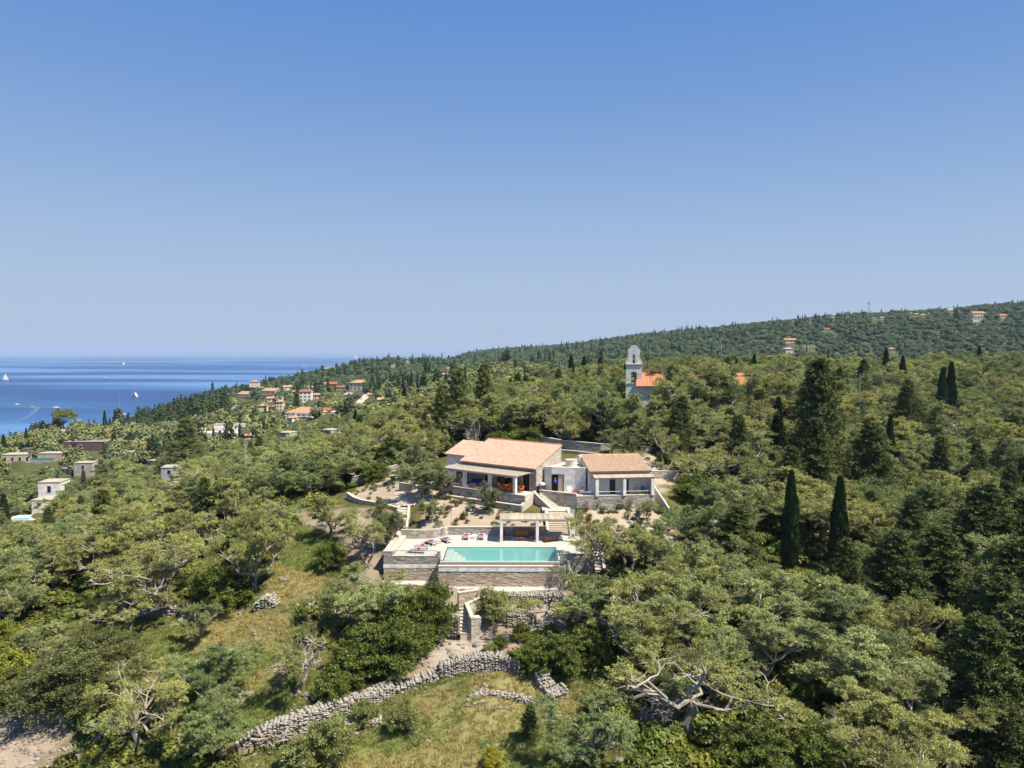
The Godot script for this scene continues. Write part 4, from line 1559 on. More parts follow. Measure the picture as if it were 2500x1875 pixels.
const SALMON := [Color(0.471, 0.329, 0.254), Color(0.434, 0.285, 0.211), Color(0.496, 0.372, 0.304), Color(0.422, 0.254, 0.174), Color(0.484, 0.341, 0.260), Color(0.508, 0.397, 0.329)]
const BRICK := [Color(0.480, 0.192, 0.101), Color(0.442, 0.163, 0.082), Color(0.528, 0.240, 0.134), Color(0.403, 0.149, 0.077)]

# roof plane: corners eave left, eave right, ridge right, ridge left (seen from the eave side), in the parent's axes
func tile_roof(parent: Node3D, el: Vector3, er: Vector3, rr: Vector3, rl: Vector3, pal: Array, pitch_w := 0.24, pitch_l := 0.36, called := "roof") -> void:
	var along := (er - el)
	var w := along.length()
	along /= w
	var upd := (rl - el)
	upd -= along * upd.dot(along)
	var l := upd.length()
	upd /= l
	var n := upd.cross(along).normalized()
	if n.y < 0:
		n = -n
	var m := MB.new()
	var d := n * -0.10
	m.hexa([rl + d, rr + d, er + d, el + d, rl, rr, er, el], Color(0.52, 0.34, 0.25))
	var roof := put(called, m.mesh(), mats["tile"], parent)
	var where := []
	var tints := []
	var nx := int(w / pitch_w)
	var nl := int(l / pitch_l) + 1
	var off_l := (rl - el).dot(along)
	var off_r := (rr - er).dot(along)
	for j in nl:
		var t := (j + 0.5) * pitch_l
		if t > l:
			t = l - pitch_l * 0.3
		var x0 := off_l * t / l
		var x1 := w + off_r * t / l
		for i in nx + 1:
			var x := (i + 0.5) * w / (nx + 1)
			if x < x0 or x > x1:
				continue
			where.append(Transform3D(Basis(along * w / (nx + 1) * 0.97, n * 0.085 + upd * 0.004, -upd * pitch_l * 1.12 - n * 0.012), el + along * x + upd * (t - pitch_l * 0.05) + n * rf(0.0, 0.012)))
			tints.append(shade((pal[rng.randi() % pal.size()] as Color).lerp(pal[0], 0.55), rf(0.93, 1.08)))
	many("roof_tiles", barrel, mats["tile"], where, tints, roof)

func ridge_tiles(parent: Node3D, a: Vector3, b: Vector3, pal: Array, called := "ridge") -> void:
	var dir := (b - a)
	var l := dir.length()
	dir /= l
	var where := []
	var tints := []
	var n := int(l / 0.38)
	for i in n:
		where.append(Transform3D(Basis(Vector3.UP.cross(dir).normalized() * 0.3, Vector3.UP * 0.13, dir * 0.42), a + dir * (i + 0.5) * l / n))
		tints.append(shade(pal[rng.randi() % pal.size()], rf(0.9, 1.1)))
	many(called + "_tiles", barrel, mats["tile"], where, tints, parent)

func one_box(called: String, parent: Node, a: Vector3, b: Vector3, m: Material, k := 0.0) -> MeshInstance3D:
	var q := MB.new()
	if k > 0.0:
		q.soft_box(a, b, k, Color.WHITE)
	else:
		q.box(a, b, Color.WHITE)
	return put(called, q.mesh(), m, parent)

# a window or glass door set in a wall that faces +z at depth z
func opening(called: String, parent: Node, x0: float, x1: float, y0: float, y1: float, z: float, frame: Material, leaves := 2, glass := "glass_dark") -> MeshInstance3D:
	var m := MB.new()
	var t := 0.05
	m.box(Vector3(x0, y0, z - 0.06), Vector3(x0 + t, y1, z + 0.035), Color.WHITE)
	m.box(Vector3(x1 - t, y0, z - 0.06), Vector3(x1, y1, z + 0.035), Color.WHITE)
	m.box(Vector3(x0 + t, y1 - t, z - 0.06), Vector3(x1 - t, y1, z + 0.035), Color.WHITE)
	m.box(Vector3(x0 + t, y0, z - 0.06), Vector3(x1 - t, y0 + t, z + 0.035), Color.WHITE)
	for i in range(1, leaves):
		var x := lerpf(x0, x1, float(i) / leaves)
		m.box(Vector3(x - 0.025, y0 + t, z - 0.05), Vector3(x + 0.025, y1 - t, z + 0.025), Color.WHITE)
	var w := put(called, m.mesh(), frame, parent)
	one_box("pane", w, Vector3(x0 + t, y0 + t, z - 0.05), Vector3(x1 - t, y1 - t, z + 0.012), mats[glass])
	return w

# ---------------------------------------------------------------- the villa

func build_villa() -> void:
	rng.seed = 1234
	make_block()
	make_barrel()
	pool_terrace()
	pool_pergola()
	main_house()
	connector()
	guest_house()
	garden_walls()
	stairs()
	lower_walls()
	furniture()
	doorway_person()

func pool_terrace() -> void:
	var m := MB.new()
	m.box(Vector3(-12.35, -0.35, -81.2), Vector3(-7.3, 0, -72.95), Color.WHITE)
	m.box(Vector3(-7.3, -0.35, -81.5), Vector3(8.0, 0, -76.32), Color.WHITE)
	m.box(Vector3(4.95, -0.35, -76.32), Vector3(8.0, 0, -73.85), Color.WHITE)
	m.box(Vector3(-7.3, -0.35, -76.32), Vector3(-7.0, 0, -71.62), Color.WHITE)
	tag(put("pool_terrace", m.mesh(), mats["paving"], self), "pale paved terrace round the pool", "", "", "structure")
	# pool
	var p := thing("swimming_pool", "long turquoise infinity swimming pool on the stone terrace", "swimming pool", Vector3(-1.1, -1.5, -74))
	var x0 := -5.9
	var x1 := 5.9
	var zb := -2.3
	var zf := 2.45
	var b := MB.new()
	b.box(Vector3(x0 - 0.2, -0.2, zb - 0.2), Vector3(x1 + 0.2, 0, zf + 0.3), Color.WHITE)
	b.box(Vector3(x0, 0, zb - 0.2), Vector3(x1, 1.49, zb), Color.WHITE)
	b.box(Vector3(x1, 0, zb - 0.2), Vector3(x1 + 0.1, 1.485, zf), Color.WHITE)
	b.box(Vector3(x0 - 0.1, 0, zb - 0.2), Vector3(x0, 1.485, zf), Color.WHITE)
	put("basin", b.mesh(), mats["pool_tile"], p)
	one_box("weir", p, Vector3(x0 - 0.3, 0, zf), Vector3(x1 + 0.05, 1.36, zf + 0.22), mats["coping"])
	one_box("shelf", p, Vector3(x0, 0, zb), Vector3(x0 + 0.75, 1.2, zf), mats["pool_step"])
	for i in 3:
		one_box("step", p, Vector3(x0 + 0.75 + i * 0.42, 0, zb), Vector3(x0 + 1.17 + i * 0.42, 0.92 - i * 0.27, zf), mats["pool_step"])
	var c := MB.new()
	c.box(Vector3(x0 - 0.08, 1.5, zb - 0.35), Vector3(x1 + 0.14, 1.53, zb + 0.03), Color.WHITE)
	c.box(Vector3(x1 - 0.02, 1.5, zb + 0.03), Vector3(x1 + 0.14, 1.53, zf + 0.02), Color.WHITE)
	put("coping", c.mesh(), mats["coping"], p)
	var q := MB.new()
	q.quad(Vector3(x0, 1.372, zf + 0.2), Vector3(x0, 1.372, zb), Vector3(x1, 1.372, zb), Vector3(x1, 1.372, zf + 0.2), Color.WHITE)
	put("water", q.mesh(), mats["pool_water"], p)
	# overflow channel and plaster band of the front
	one_box("overflow_band", p, Vector3(x0 - 0.3, 0.9, zf + 0.22), Vector3(x1 + 0.6, 1.2, zf + 0.26), mat("overflow", 0.16, 0.125, 0.11, 0.6, 0.3))
	one_box("overflow_ledge", p, Vector3(x0 - 0.42, 0.98, zf + 0.26), Vector3(x1 + 0.1, 1.06, zf + 0.72), mats["coping"])
	one_box("plaster_band", p, Vector3(x0 - 0.40, 0.5, zf + 0.24), Vector3(x1 + 0.65, 0.98, zf + 0.70), mats["white_stucco"])
	one_box("core", p, Vector3(x0 - 0.30, -1.3, zf + 0.1), Vector3(x1 + 0.6, 0.5, zf + 0.6), mats["mortar"])
	wall_run("long warm stone wall under the infinity pool, seen from the front", [[-7.42, -1.0, -70.92], [5.4, -1.0, -70.92]], -2.85, 0.3, WARM, 0.0, 300, 0.15)
	# left part of the front
	var l := thing("terrace_front", "stepped grey stone front of the sun terrace with two corner piers and a plaster band", "wall", Vector3(-13.3, -2.9, -72.85))
	one_box("core", l, Vector3(0, 0, -0.5), Vector3(5.88, 2.88, -0.03), mats["mortar"])
	one_box("pier", l, Vector3(0, 2.88, -0.5), Vector3(0.95, 3.36, -0.03), mats["mortar"])
	one_box("pier", l, Vector3(5.6, 2.88, -0.5), Vector3(5.88, 3.36, -0.03), mats["mortar"])
	one_box("pier_cap", l, Vector3(-0.04, 3.36, -0.55), Vector3(1.0, 3.42, 0.04), mats["coping"])
	one_box("pier_cap", l, Vector3(5.55, 3.36, -0.55), Vector3(5.93, 3.42, 0.04), mats["coping"])
	one_box("ledge", l, Vector3(0.95, 2.88, -0.5), Vector3(5.6, 2.93, 0.05), mats["coping"])
	one_box("plaster_band", l, Vector3(-0.02, 1.66, -0.1), Vector3(5.9, 2.02, 0.05), mats["white_stucco"])
	face_stones(l, Vector3(0, 0, 0), Vector3(0.95, 0, 0), Vector2(2.02, 2.02), Vector2(3.36, 3.36), GREYS, 0.13, 10)
	face_stones(l, Vector3(0.95, 0, 0), Vector3(5.6, 0, 0), Vector2(2.02, 2.02), Vector2(2.88, 2.88), GREYS, 0.13, 60)
	face_stones(l, Vector3(5.6, 0, 0), Vector3(5.88, 0, 0), Vector2(2.02, 2.02), Vector2(3.36, 3.36), GREYS, 0.13, 5)
	face_stones(l, Vector3(0, 0, 0), Vector3(5.88, 0, 0), Vector2(0, 0), Vector2(1.66, 1.66), WARM, 0.15, 120)
	face_stones(l, Vector3(5.88, 0, 0), Vector3(5.88, 0, -0.5), Vector2(2.88, 2.88), Vector2(3.36, 3.36), GREYS, 0.13, 4)
	# glass guard between the piers
	var g := thing("glass_guard", "low glass guard with a thin rail between the two terrace piers", "railing", Vector3(-12.3, 0.03, -73.1))
	var rail := MB.new()
	rail.box(Vector3(0, 0.44, -0.02), Vector3(4.6, 0.475, 0.02), Color.WHITE)
	for i in 3:
		rail.box(Vector3(0.02 + i * 2.26, 0, -0.02), Vector3(0.055 + i * 2.26, 0.44, 0.02), Color.WHITE)
	put("rail", rail.mesh(), mats["metal"], g)
	var pane := mat("clear_glass", 0.9, 0.95, 0.95, 0.03, 0.5)
	pane.albedo_color.a = 0.05
	pane.transparency = BaseMaterial3D.TRANSPARENCY_ALPHA
	one_box("pane", g, Vector3(0.06, 0.03, -0.006), Vector3(4.54, 0.44, 0.006), pane)
	# right part of the front
	wall_run("grey stone wall at the right end of the pool", [[4.97, 0.02, -73.8], [8.1, 0.02, -73.8]], -3.0, 0.4, GREYS, 0.06, 40, 0.13)
	# long bench wall on the left edge
	var s := thing("stone_bench", "broad pale stone bench along the left edge of the pool terrace", "bench", Vector3(-12.4, -0.3, -73.4))
	var e := MB.new()
	e.hexa([Vector3(-0.6, -2.4, -6.6), Vector3(-0.12, -2.4, -6.6), Vector3(-0.42, -2.4, -0.02), Vector3(-0.9, -2.4, -0.02), Vector3(-0.6, 1.12, -6.6), Vector3(-0.12, 1.12, -6.6), Vector3(-0.42, 0.80, -0.02), Vector3(-0.9, 0.80, -0.02)], Color.WHITE)
	put("back", e.mesh(), mats["coping"], s)
	var f := MB.new()
	f.hexa([Vector3(-0.12, 0.0, -6.2), Vector3(0.46, 0.0, -6.2), Vector3(0.16, 0.0, -0.1), Vector3(-0.42, 0.0, -0.1), Vector3(-0.12, 0.72, -6.2), Vector3(0.46, 0.72, -6.2), Vector3(0.16, 0.62, -0.1), Vector3(-0.42, 0.62, -0.1)], Color.WHITE)
	put("seat", f.mesh(), mats["coping"], s)
	# walls behind the terrace
	wall_run("curving stone wall behind the left pool loungers", [[-12.6, 1.0, -79.75], [-10.5, 1.02, -79.65], [-8.9, 1.0, -79.95], [-7.9, 0.98, -80.7], [-7.35, 0.96, -81.42]], -0.4, 0.45, GREYS, 0.0, 60, 0.14)
	wall_run("long low stone wall behind the pool terrace with a white top", [[-7.35, 0.97, -81.42], [4.02, 0.97, -81.42]], -0.4, 0.4, GREYS, 0.08, 160, 0.14)
	wall_run("low white topped wall at the front of the right garden", [[9.95, 0.55, -80.75], [13.5, 0.42, -81.0], [17.5, 0.15, -82.4]], -1.2, 0.35, GREYS, 0.09, 30, 0.16)
	# white path below
	var w := MB.new()
	var edge := [[-13.4, -72.8, -71.6], [-7.4, -72.8, -71.2], [-7.35, -70.9, -70.2], [-2.4, -70.9, -69.9], [-0.2, -70.9, -69.3], [4.8, -70.9, -70.2], [6.0, -70.9, -70.5]]
	for i in 6:
		var ea: Array = edge[i]
		var eb: Array = edge[i + 1]
		if eb[0] - ea[0] > 0.1:
			w.hexa([Vector3(ea[0], -3.0, ea[1]), Vector3(eb[0], -3.0, ea[1]), Vector3(eb[0], -3.0, eb[2]), Vector3(ea[0], -3.0, ea[2]), Vector3(ea[0], -2.56, ea[1]), Vector3(eb[0], -2.56, ea[1]), Vector3(eb[0], -2.56, eb[2]), Vector3(ea[0], -2.56, ea[2])], Color.WHITE)
	tag(put("path", w.mesh(), mats["paving"], self), "pale concrete path at the foot of the pool wall", "", "", "structure")

func slat_mat(parent: Node3D, called: String, x0: float, x1: float, z0: float, z1: float, y: float, along_x: bool, step: float, gap: float, cols: Array) -> void:
	var m := MB.new()
	var a := x0 if not along_x else z0
	var end := x1 if not along_x else z1
	while a + step <= end + 0.001:
		var c: Color = shade(cols[rng.randi() % cols.size()], rf(0.85, 1.12))
		var h := rf(0.0, 0.012)
		if along_x:
			m.box(Vector3(x0, y, a), Vector3(x1, y + 0.03 + h, a + step - gap), c)
		else:
			m.box(Vector3(a, y, z0), Vector3(a + step - gap, y + 0.03 + h, z1), c)
		a += step
	put(called, m.mesh(), mats["wood"], parent, Vector3.ZERO, 0.0, "stuff")

const REED := [Color(0.475, 0.394, 0.293), Color(0.518, 0.448, 0.349), Color(0.432, 0.349, 0.255), Color(0.544, 0.493, 0.415)]

func posts(parent: Node3D, xs: Array, z: float, h: float, k: float, m: Material) -> void:
	for x in xs:
		one_box("column", parent, Vector3(x - k, 0, z - k), Vector3(x + k, h, z + k), m, 0.015)

func pool_pergola() -> void:
	var o := thing("pergola", "reed roofed pergola on white columns at the back of the pool terrace", "pergola", Vector3(2.84, 0.0, -78.4), deg_to_rad(0.6))
	posts(o, [-4.0, 0.0, 4.02], 0.0, 2.38, 0.16, mats["white_stucco"])
	posts(o, [-3.95, 4.02], -2.7, 2.38, 0.13, mats["white_stucco"])
	one_box("beam", o, Vector3(-4.16, 2.38, -0.12), Vector3(4.25, 2.54, 0.14), mat("beam", 0.42, 0.35, 0.28))
	one_box("beam", o, Vector3(-4.16, 2.38, -2.84), Vector3(4.25, 2.54, -2.6), mats["beam"])
	for i in 9:
		one_box("rafter", o, Vector3(-4.12 + i * 1.03, 2.40, -2.6), Vector3(-4.04 + i * 1.03, 2.535, -0.12), mats["beam"])
	slat_mat(o, "reed_roof", -4.16, 4.26, -2.9, 0.16, 2.545, false, 0.066, 0.018, REED)

func main_house() -> void:
	var o := thing("main_house", "long single storey villa house with a salmon tiled roof", "house", Vector3(3.1, 3.4, -89.7), deg_to_rad(-34.5))
	var stone := mats["mortar"] as Material
	# walls as pieces round three glass doors
	var w := MB.new()
	var col := Color.WHITE
	var xs := [[-12.0, -8.15], [-6.95, -6.1], [-3.75, -2.05], [-0.98, 0.0]]
	for k in xs:
		w.box(Vector3(k[0], 0, -0.3), Vector3(k[1], 2.3, -0.03), col)
	w.box(Vector3(-12.0, 2.3, -0.3), Vector3(0, 2.95, -0.03), col)
	put("front_wall", w.mesh(), stone, o)
	var g := MB.new()
	g.hexa([Vector3(-0.3, 0, -6.2), Vector3(-0.02, 0, -6.2), Vector3(-0.02, 0, -0.3), Vector3(-0.3, 0, -0.3), Vector3(-0.3, 5.12, -6.2), Vector3(-0.02, 5.12, -6.2), Vector3(-0.02, 2.98, -0.3), Vector3(-0.3, 2.98, -0.3)], col)
	g.hexa([Vector3(-12, 0, -6.2), Vector3(-11.7, 0, -6.2), Vector3(-11.7, 0, -0.3), Vector3(-12, 0, -0.3), Vector3(-12, 5.12, -6.2), Vector3(-11.7, 5.12, -6.2), Vector3(-11.7, 2.98, -0.3), Vector3(-12, 2.98, -0.3)], col)
	g.box(Vector3(-11.7, 0, -6.2), Vector3(-0.3, 5.1, -5.9), col)
	put("gable_wall", g.mesh(), stone, o)
	face_stones(o, Vector3(0, 0, 0.0), Vector3(0, 0, -6.2), Vector2(0, 0), Vector2(2.95, 5.1), PALE, 0.15, 60, [[3.2, 4.3, 0.85, 2.0]])
	face_stones(o, Vector3(-12, 0, 0), Vector3(0, 0, 0), Vector2(0, 0), Vector2(2.92, 2.92), [Color(0.54, 0.47, 0.37), Color(0.50, 0.43, 0.33), Color(0.58, 0.51, 0.42)], 0.2, 40, [[3.85, 5.05, 0, 2.3], [5.9, 8.25, 0, 2.3], [9.95, 11.02, 0, 2.3]])
	one_box("floor", o, Vector3(-11.7, 0.0, -5.9), Vector3(-0.3, 0.05, -0.3), mat("floor_tile", 0.30, 0.27, 0.23))
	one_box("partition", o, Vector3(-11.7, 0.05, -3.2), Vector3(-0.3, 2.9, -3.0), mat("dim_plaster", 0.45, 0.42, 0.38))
	var iron := mats["iron"] as Material
	opening("glass_door", o, -8.15, -6.95, 0.0, 2.3, -0.12, iron, 2)
	opening("glass_door", o, -6.1, -4.9, 0.0, 2.3, -0.12, iron, 1)
	opening("glass_door", o, -2.05, -0.98, 0.0, 2.3, -0.12, iron, 2)
	for x in [-8.27, -3.75, -2.17, -0.98]:
		one_box("door_jamb", o, Vector3(x, 0, -0.02), Vector3(x + 0.12, 2.3, 0.05), mats["coping"])
	# gable window with louvres
	var gw := one_box("gable_window", o, Vector3(-0.02, 0.85, -4.3), Vector3(0.05, 2.0, -3.2), iron)
	for i in 9:
		one_box("louvre", gw, Vector3(0.05, 0.92 + i * 0.115, -4.25), Vector3(0.075, 0.98 + i * 0.115, -3.25), mat("louvre", 0.22, 0.2, 0.19))
	# fascia and roofs
	one_box("fascia", o, Vector3(-12.05, 2.72, 0.05), Vector3(0.03, 2.93, 0.12), mat("fascia", 0.26, 0.215, 0.185))
	tile_roof(o, Vector3(-12.15, 3.0, 0.42), Vector3(0.12, 3.0, 0.42), Vector3(0.12, 5.37, -6.3), Vector3(-12.15, 5.37, -6.3), SALMON)
	ridge_tiles(o, Vector3(-12.15, 5.38, -6.28), Vector3(0.12, 5.38, -6.28), BRICK)
	one_box("verge", o, Vector3(0.0, 5.1, -6.25), Vector3(0.02, 5.12, -6.2), mats["fascia"])
	# lower left wing
	var wing := MB.new()
	wing.hexa([Vector3(-15.8, 0, -5.0), Vector3(-12.0, 0, -5.0), Vector3(-12.0, 0, -1.4), Vector3(-15.8, 0, -1.4), Vector3(-15.8, 4.68, -5.0), Vector3(-12.0, 4.68, -5.0), Vector3(-12.0, 3.42, -1.4), Vector3(-15.8, 3.42, -1.4)], col)
	var wg := put("wing", wing.mesh(), mats["stucco"], o)
	opening("door", wg, -14.1, -13.2, 0.0, 2.2, -1.37, iron, 1)
	opening("window", wg, -15.2, -14.7, 1.0, 2.0, -1.37, mat("shutter", 0.62, 0.64, 0.62), 1)
	tile_roof(o, Vector3(-16.0, 3.49, -0.95), Vector3(-12.16, 3.49, -0.95), Vector3(-12.16, 4.97, -5.15), Vector3(-16.0, 4.97, -5.15), SALMON, 0.24, 0.36, "wing_roof")
	# terrace floor, then the pergola
	var t := MB.new()
	t.box(Vector3(-16.5, -0.9, -1.0), Vector3(-12.0, 0, 3.1), col)
	t.box(Vector3(-12.0, -0.9, -0.02), Vector3(0.1, 0, 3.1), col)
	tag(put("house_terrace", t.mesh(), mat("terrace_floor", 0.44, 0.40, 0.35, 0.8), self, o.position, o.rotation.y), "paved terrace before the main house", "", "", "structure")
	var p := thing("pergola", "long slatted pergola before the main house", "pergola", o.position, o.rotation.y)
	posts(p, [-13.1, -9.3, -5.2, -1.3], 2.88, 2.12, 0.19, mats["white_stucco"])
	var bm := mat("pale_beam", 0.52, 0.42, 0.33)
	one_box("beam", p, Vector3(-13.35, 2.12, 2.74), Vector3(-1.05, 2.32, 3.04), bm)
	one_box("beam", p, Vector3(-12.6, 2.3, 0.12), Vector3(-0.25, 2.48, 0.24), bm)
	for i in 13:
		var x := -13.2 + i * 1.0
		var q := MB.new()
		q.hexa([Vector3(x, 2.24, 0.24), Vector3(x + 0.09, 2.24, 0.24), Vector3(x + 0.09, 2.14, 2.74), Vector3(x, 2.14, 2.74), Vector3(x, 2.40, 0.24), Vector3(x + 0.09, 2.40, 0.24), Vector3(x + 0.09, 2.30, 2.74), Vector3(x, 2.30, 2.74)], col)
		put("rafter", q.mesh(), bm, p)
	var boards := MB.new()
	var z := 0.1
	while z < 3.0:
		var y := 2.50 - (z - 0.1) * 0.055
		var c: Color = shade(REED[rng.randi() % 4], rf(0.95, 1.2))
		boards.box(Vector3(-13.3 + (3.0 - z) * 0.18, y, z), Vector3(-1.0 + (3.0 - z) * 0.28, y + 0.035, z + 0.085), c)
		z += 0.108
	put("slats", boards.mesh(), mats["wood"], p, Vector3.ZERO, 0.0, "stuff")

func connector() -> void:
	var o := thing("link_building", "curved white flat roofed link between the two tiled houses", "building", Vector3(5.0, 3.4, -90.3))
	var f := Vector3(5.0, 0, -90.3)
	var line := [Vector3(4.2, 0, -90.75), Vector3(5.08, 0, -90.33), Vector3(6.68, 0, -90.06), Vector3(8.0, 0, -89.85), Vector3(9.35, 0, -89.45)]
	var m := MB.new()
	for i in 4:
		var a: Vector3 = line[i] - f
		var b: Vector3 = line[i + 1] - f
		var n := Vector3(-(b - a).z, 0, (b - a).x).normalized() * -0.3
		var lo := 0.0 if i != 1 else 2.18
		m.hexa([a + n + Vector3.UP * lo, b + n + Vector3.UP * lo, b + Vector3.UP * lo, a + Vector3.UP * lo, a + n + Vector3.UP * 3.12, b + n + Vector3.UP * 3.12, b + Vector3.UP * 3.12, a + Vector3.UP * 3.12], Color.WHITE)
	put("wall", m.mesh(), mats["stucco"], o)
	var r := MB.new()
	var back := Vector3(1.6, 0, -5.0)
	for i in 4:
		var a: Vector3 = line[i] - f - Vector3(0, 0, 0.3)
		var b: Vector3 = line[i + 1] - f - Vector3(0, 0, 0.3)
		r.hexa([Vector3(a.x + 0.5, 2.75, -5.2), Vector3(b.x + 0.5, 2.75, -5.2), b + Vector3.UP * 2.75, a + Vector3.UP * 2.75, Vector3(a.x + 0.5, 2.9, -5.2), Vector3(b.x + 0.5, 2.9, -5.2), b + Vector3.UP * 2.9, a + Vector3.UP * 2.9], Color.WHITE)
	put("flat_roof", r.mesh(), mats["coping"], o)
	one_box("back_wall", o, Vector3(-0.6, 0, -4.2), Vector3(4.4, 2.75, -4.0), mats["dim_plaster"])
	one_box("floor", o, Vector3(-0.7, -0.05, -4.0), Vector3(4.3, 0.02, 0.15), mats["floor_tile"])
	# door: the right leaf is closed
	var a: Vector3 = line[1] - f
	var b: Vector3 = line[2] - f
	var turn := -atan2((b - a).z, (b - a).x)
	var d := Node3D.new()
	d.name = "sliding_door"
	o.add_child(d)
	d.position = a
	d.rotation.y = turn
	var q := MB.new()
	q.box(Vector3(0, 0.02, -0.12), Vector3(0.07, 2.18, 0.03), Color.WHITE)
	q.box(Vector3(1.55, 0.02, -0.12), Vector3(1.62, 2.18, 0.03), Color.WHITE)
	q.box(Vector3(0.07, 2.1, -0.12), Vector3(1.55, 2.18, 0.03), Color.WHITE)
	q.box(Vector3(0.80, 0.02, -0.1), Vector3(0.85, 2.1, 0.02), Color.WHITE)
	put("frame", q.mesh(), mats["iron"], d)
	one_box("pane", d, Vector3(0.85, 0.02, -0.07), Vector3(1.55, 2.1, -0.04), mat("painted_reflection", 0.42, 0.36, 0.27, 0.25, 0.5))  # glass leaf; its tan colour is a painted reflection of stone
	# round roof drum
	var t := thing("roof_drum", "round beige drum on the flat roof of the link building", "water tank", Vector3(7.75, 6.3, -92.4))
	var c := CylinderMesh.new()
	c.top_radius = 0.74
	c.bottom_radius = 0.74
	c.height = 0.8
	c.radial_segments = 28
	put("drum", c, mats["stucco"], t, Vector3(0, 0.4, 0))
	var rim := CylinderMesh.new()
	rim.top_radius = 0.79
	rim.bottom_radius = 0.79
	rim.height = 0.07
	rim.radial_segments = 28
	put("lid", rim, mats["coping"], t, Vector3(0, 0.837, 0))

func guest_house() -> void:
	var o := thing("guest_house", "small white guest house with a tiled roof right of the link building", "house", Vector3(9.75, 3.4, -88.3), deg_to_rad(6.5))
	var col := Color.WHITE
	var w := MB.new()
	for k in [[0.0, 2.55], [3.3, 4.5], [5.0, 7.7]]:
		w.box(Vector3(k[0], 0, -0.25), Vector3(k[1], 2.1, 0), col)
	w.box(Vector3(0, 2.1, -0.25), Vector3(7.7, 2.82, 0), col)
	put("front_wall", w.mesh(), mats["stucco"], o)
	var g := MB.new()
	g.hexa([Vector3(0, 0, -5.2), Vector3(0.25, 0, -5.2), Vector3(0.25, 0, -0.25), Vector3(0, 0, -0.25), Vector3(0, 4.02, -5.2), Vector3(0.25, 4.02, -5.2), Vector3(0.25, 2.86, -0.25), Vector3(0, 2.86, -0.25)], col)
	g.hexa([Vector3(7.45, 0, -5.2), Vector3(7.7, 0, -5.2), Vector3(7.7, 0, -0.25), Vector3(7.45, 0, -0.25), Vector3(7.45, 4.02, -5.2), Vector3(7.7, 4.02, -5.2), Vector3(7.7, 2.86, -0.25), Vector3(7.45, 2.86, -0.25)], col)
	g.box(Vector3(0.25, 0, -5.2), Vector3(7.45, 4.0, -4.95), col)
	g.box(Vector3(-0.35, 2.6, -5.5), Vector3(-0.003, 4.15, -4.6), col)
	put("gable_wall", g.mesh(), mats["stucco"], o)
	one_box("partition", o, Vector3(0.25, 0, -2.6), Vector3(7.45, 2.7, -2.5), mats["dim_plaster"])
	one_box("floor", o, Vector3(0.25, 0.0, -4.9), Vector3(7.45, 0.04, -0.25), mats["floor_tile"])
	var gl := one_box("gable_window", o, Vector3(-0.03, 1.15, -1.5), Vector3(0.003, 1.75, -1.15), mats["iron"])
	opening("glass_door", o, 2.55, 3.3, 0.0, 2.1, -0.1, mats["iron"], 2)
	opening("glass_door", o, 4.5, 5.0, 0.0, 2.1, -0.1, mats["iron"], 1)
	for k in [[0.85, 1.7], [1.72, 2.52], [5.05, 5.85]]:
		var s := one_box("shutter", o, Vector3(k[0], 0.06, 0.004), Vector3(k[1], 2.12, 0.05), mats["shutter"])
		for i in 6:
			one_box("shutter_board", s, Vector3(k[0] + 0.03 + i * (k[1] - k[0] - 0.06) / 6.0, 0.12, 0.05), Vector3(k[0] + 0.015 + (i + 1) * (k[1] - k[0] - 0.06) / 6.0, 2.06, 0.062), mats["shutter"])
	one_box("fascia", o, Vector3(-0.02, 2.62, 0.003), Vector3(7.72, 2.8, 0.05), mat("grey_fascia", 0.40, 0.385, 0.37))
	tile_roof(o, Vector3(-0.12, 2.88, 0.36), Vector3(7.88, 2.88, 0.36), Vector3(7.88, 4.16, -5.3), Vector3(-0.12, 4.16, -5.3), [Color(0.492, 0.349, 0.245), Color(0.450, 0.282, 0.173), Color(0.516, 0.410, 0.324), Color(0.468, 0.316, 0.216)], 0.235, 0.40)
	ridge_tiles(o, Vector3(-0.12, 4.15, -5.28), Vector3(7.88, 4.15, -5.28), SALMON)
	# porch
	var p := thing("pergola", "narrow timber pergola on three white columns before the guest house", "pergola", o.position, o.rotation.y)
	posts(p, [0.62, 4.1, 7.68], 1.25, 2.1, 0.19, mats["white_stucco"])
	one_box("beam", p, Vector3(0.35, 2.1, 1.1), Vector3(7.95, 2.26, 1.42), mats["pale_beam"])
	one_box("beam", p, Vector3(0.35, 2.4, 0.06), Vector3(7.75, 2.55, 0.18), mats["pale_beam"])
	var b := MB.new()
	var x := 0.3
	while x < 7.9:
		b.hexa([Vector3(x, 2.5, 0.1), Vector3(x + 0.075, 2.5, 0.1), Vector3(x + 0.075, 2.27, 1.5), Vector3(x, 2.27, 1.5), Vector3(x, 2.54, 0.1), Vector3(x + 0.075, 2.54, 0.1), Vector3(x + 0.075, 2.31, 1.5), Vector3(x, 2.31, 1.5)], shade(REED[rng.randi() % 4], rf(0.9, 1.1)))
		x += 0.095
	put("slats", b.mesh(), mats["wood"], p, Vector3.ZERO, 0.0, "stuff")
	var sw := thing("porch_wall", "white side wall closing the right end of the guest porch", "wall", o.position, o.rotation.y)
	one_box("wall", sw, Vector3(7.72, -0.9, -0.3), Vector3(7.9, 2.05, 1.05), mats["stucco"])
	# floor of this terrace and its railings
	var t := MB.new()
	var c0 := Vector3(9.75, 0, -88.3)
	t.hexa([Vector3(3.6, 2.4, -90.6), Vector3(18.0, 2.4, -92.0), Vector3(17.75, 2.4, -87.9), Vector3(7.95, 2.4, -86.85), Vector3(3.6, 3.4, -90.6), Vector3(18.0, 3.4, -92.0), Vector3(17.75, 3.4, -87.9), Vector3(7.95, 3.4, -86.85)], col)
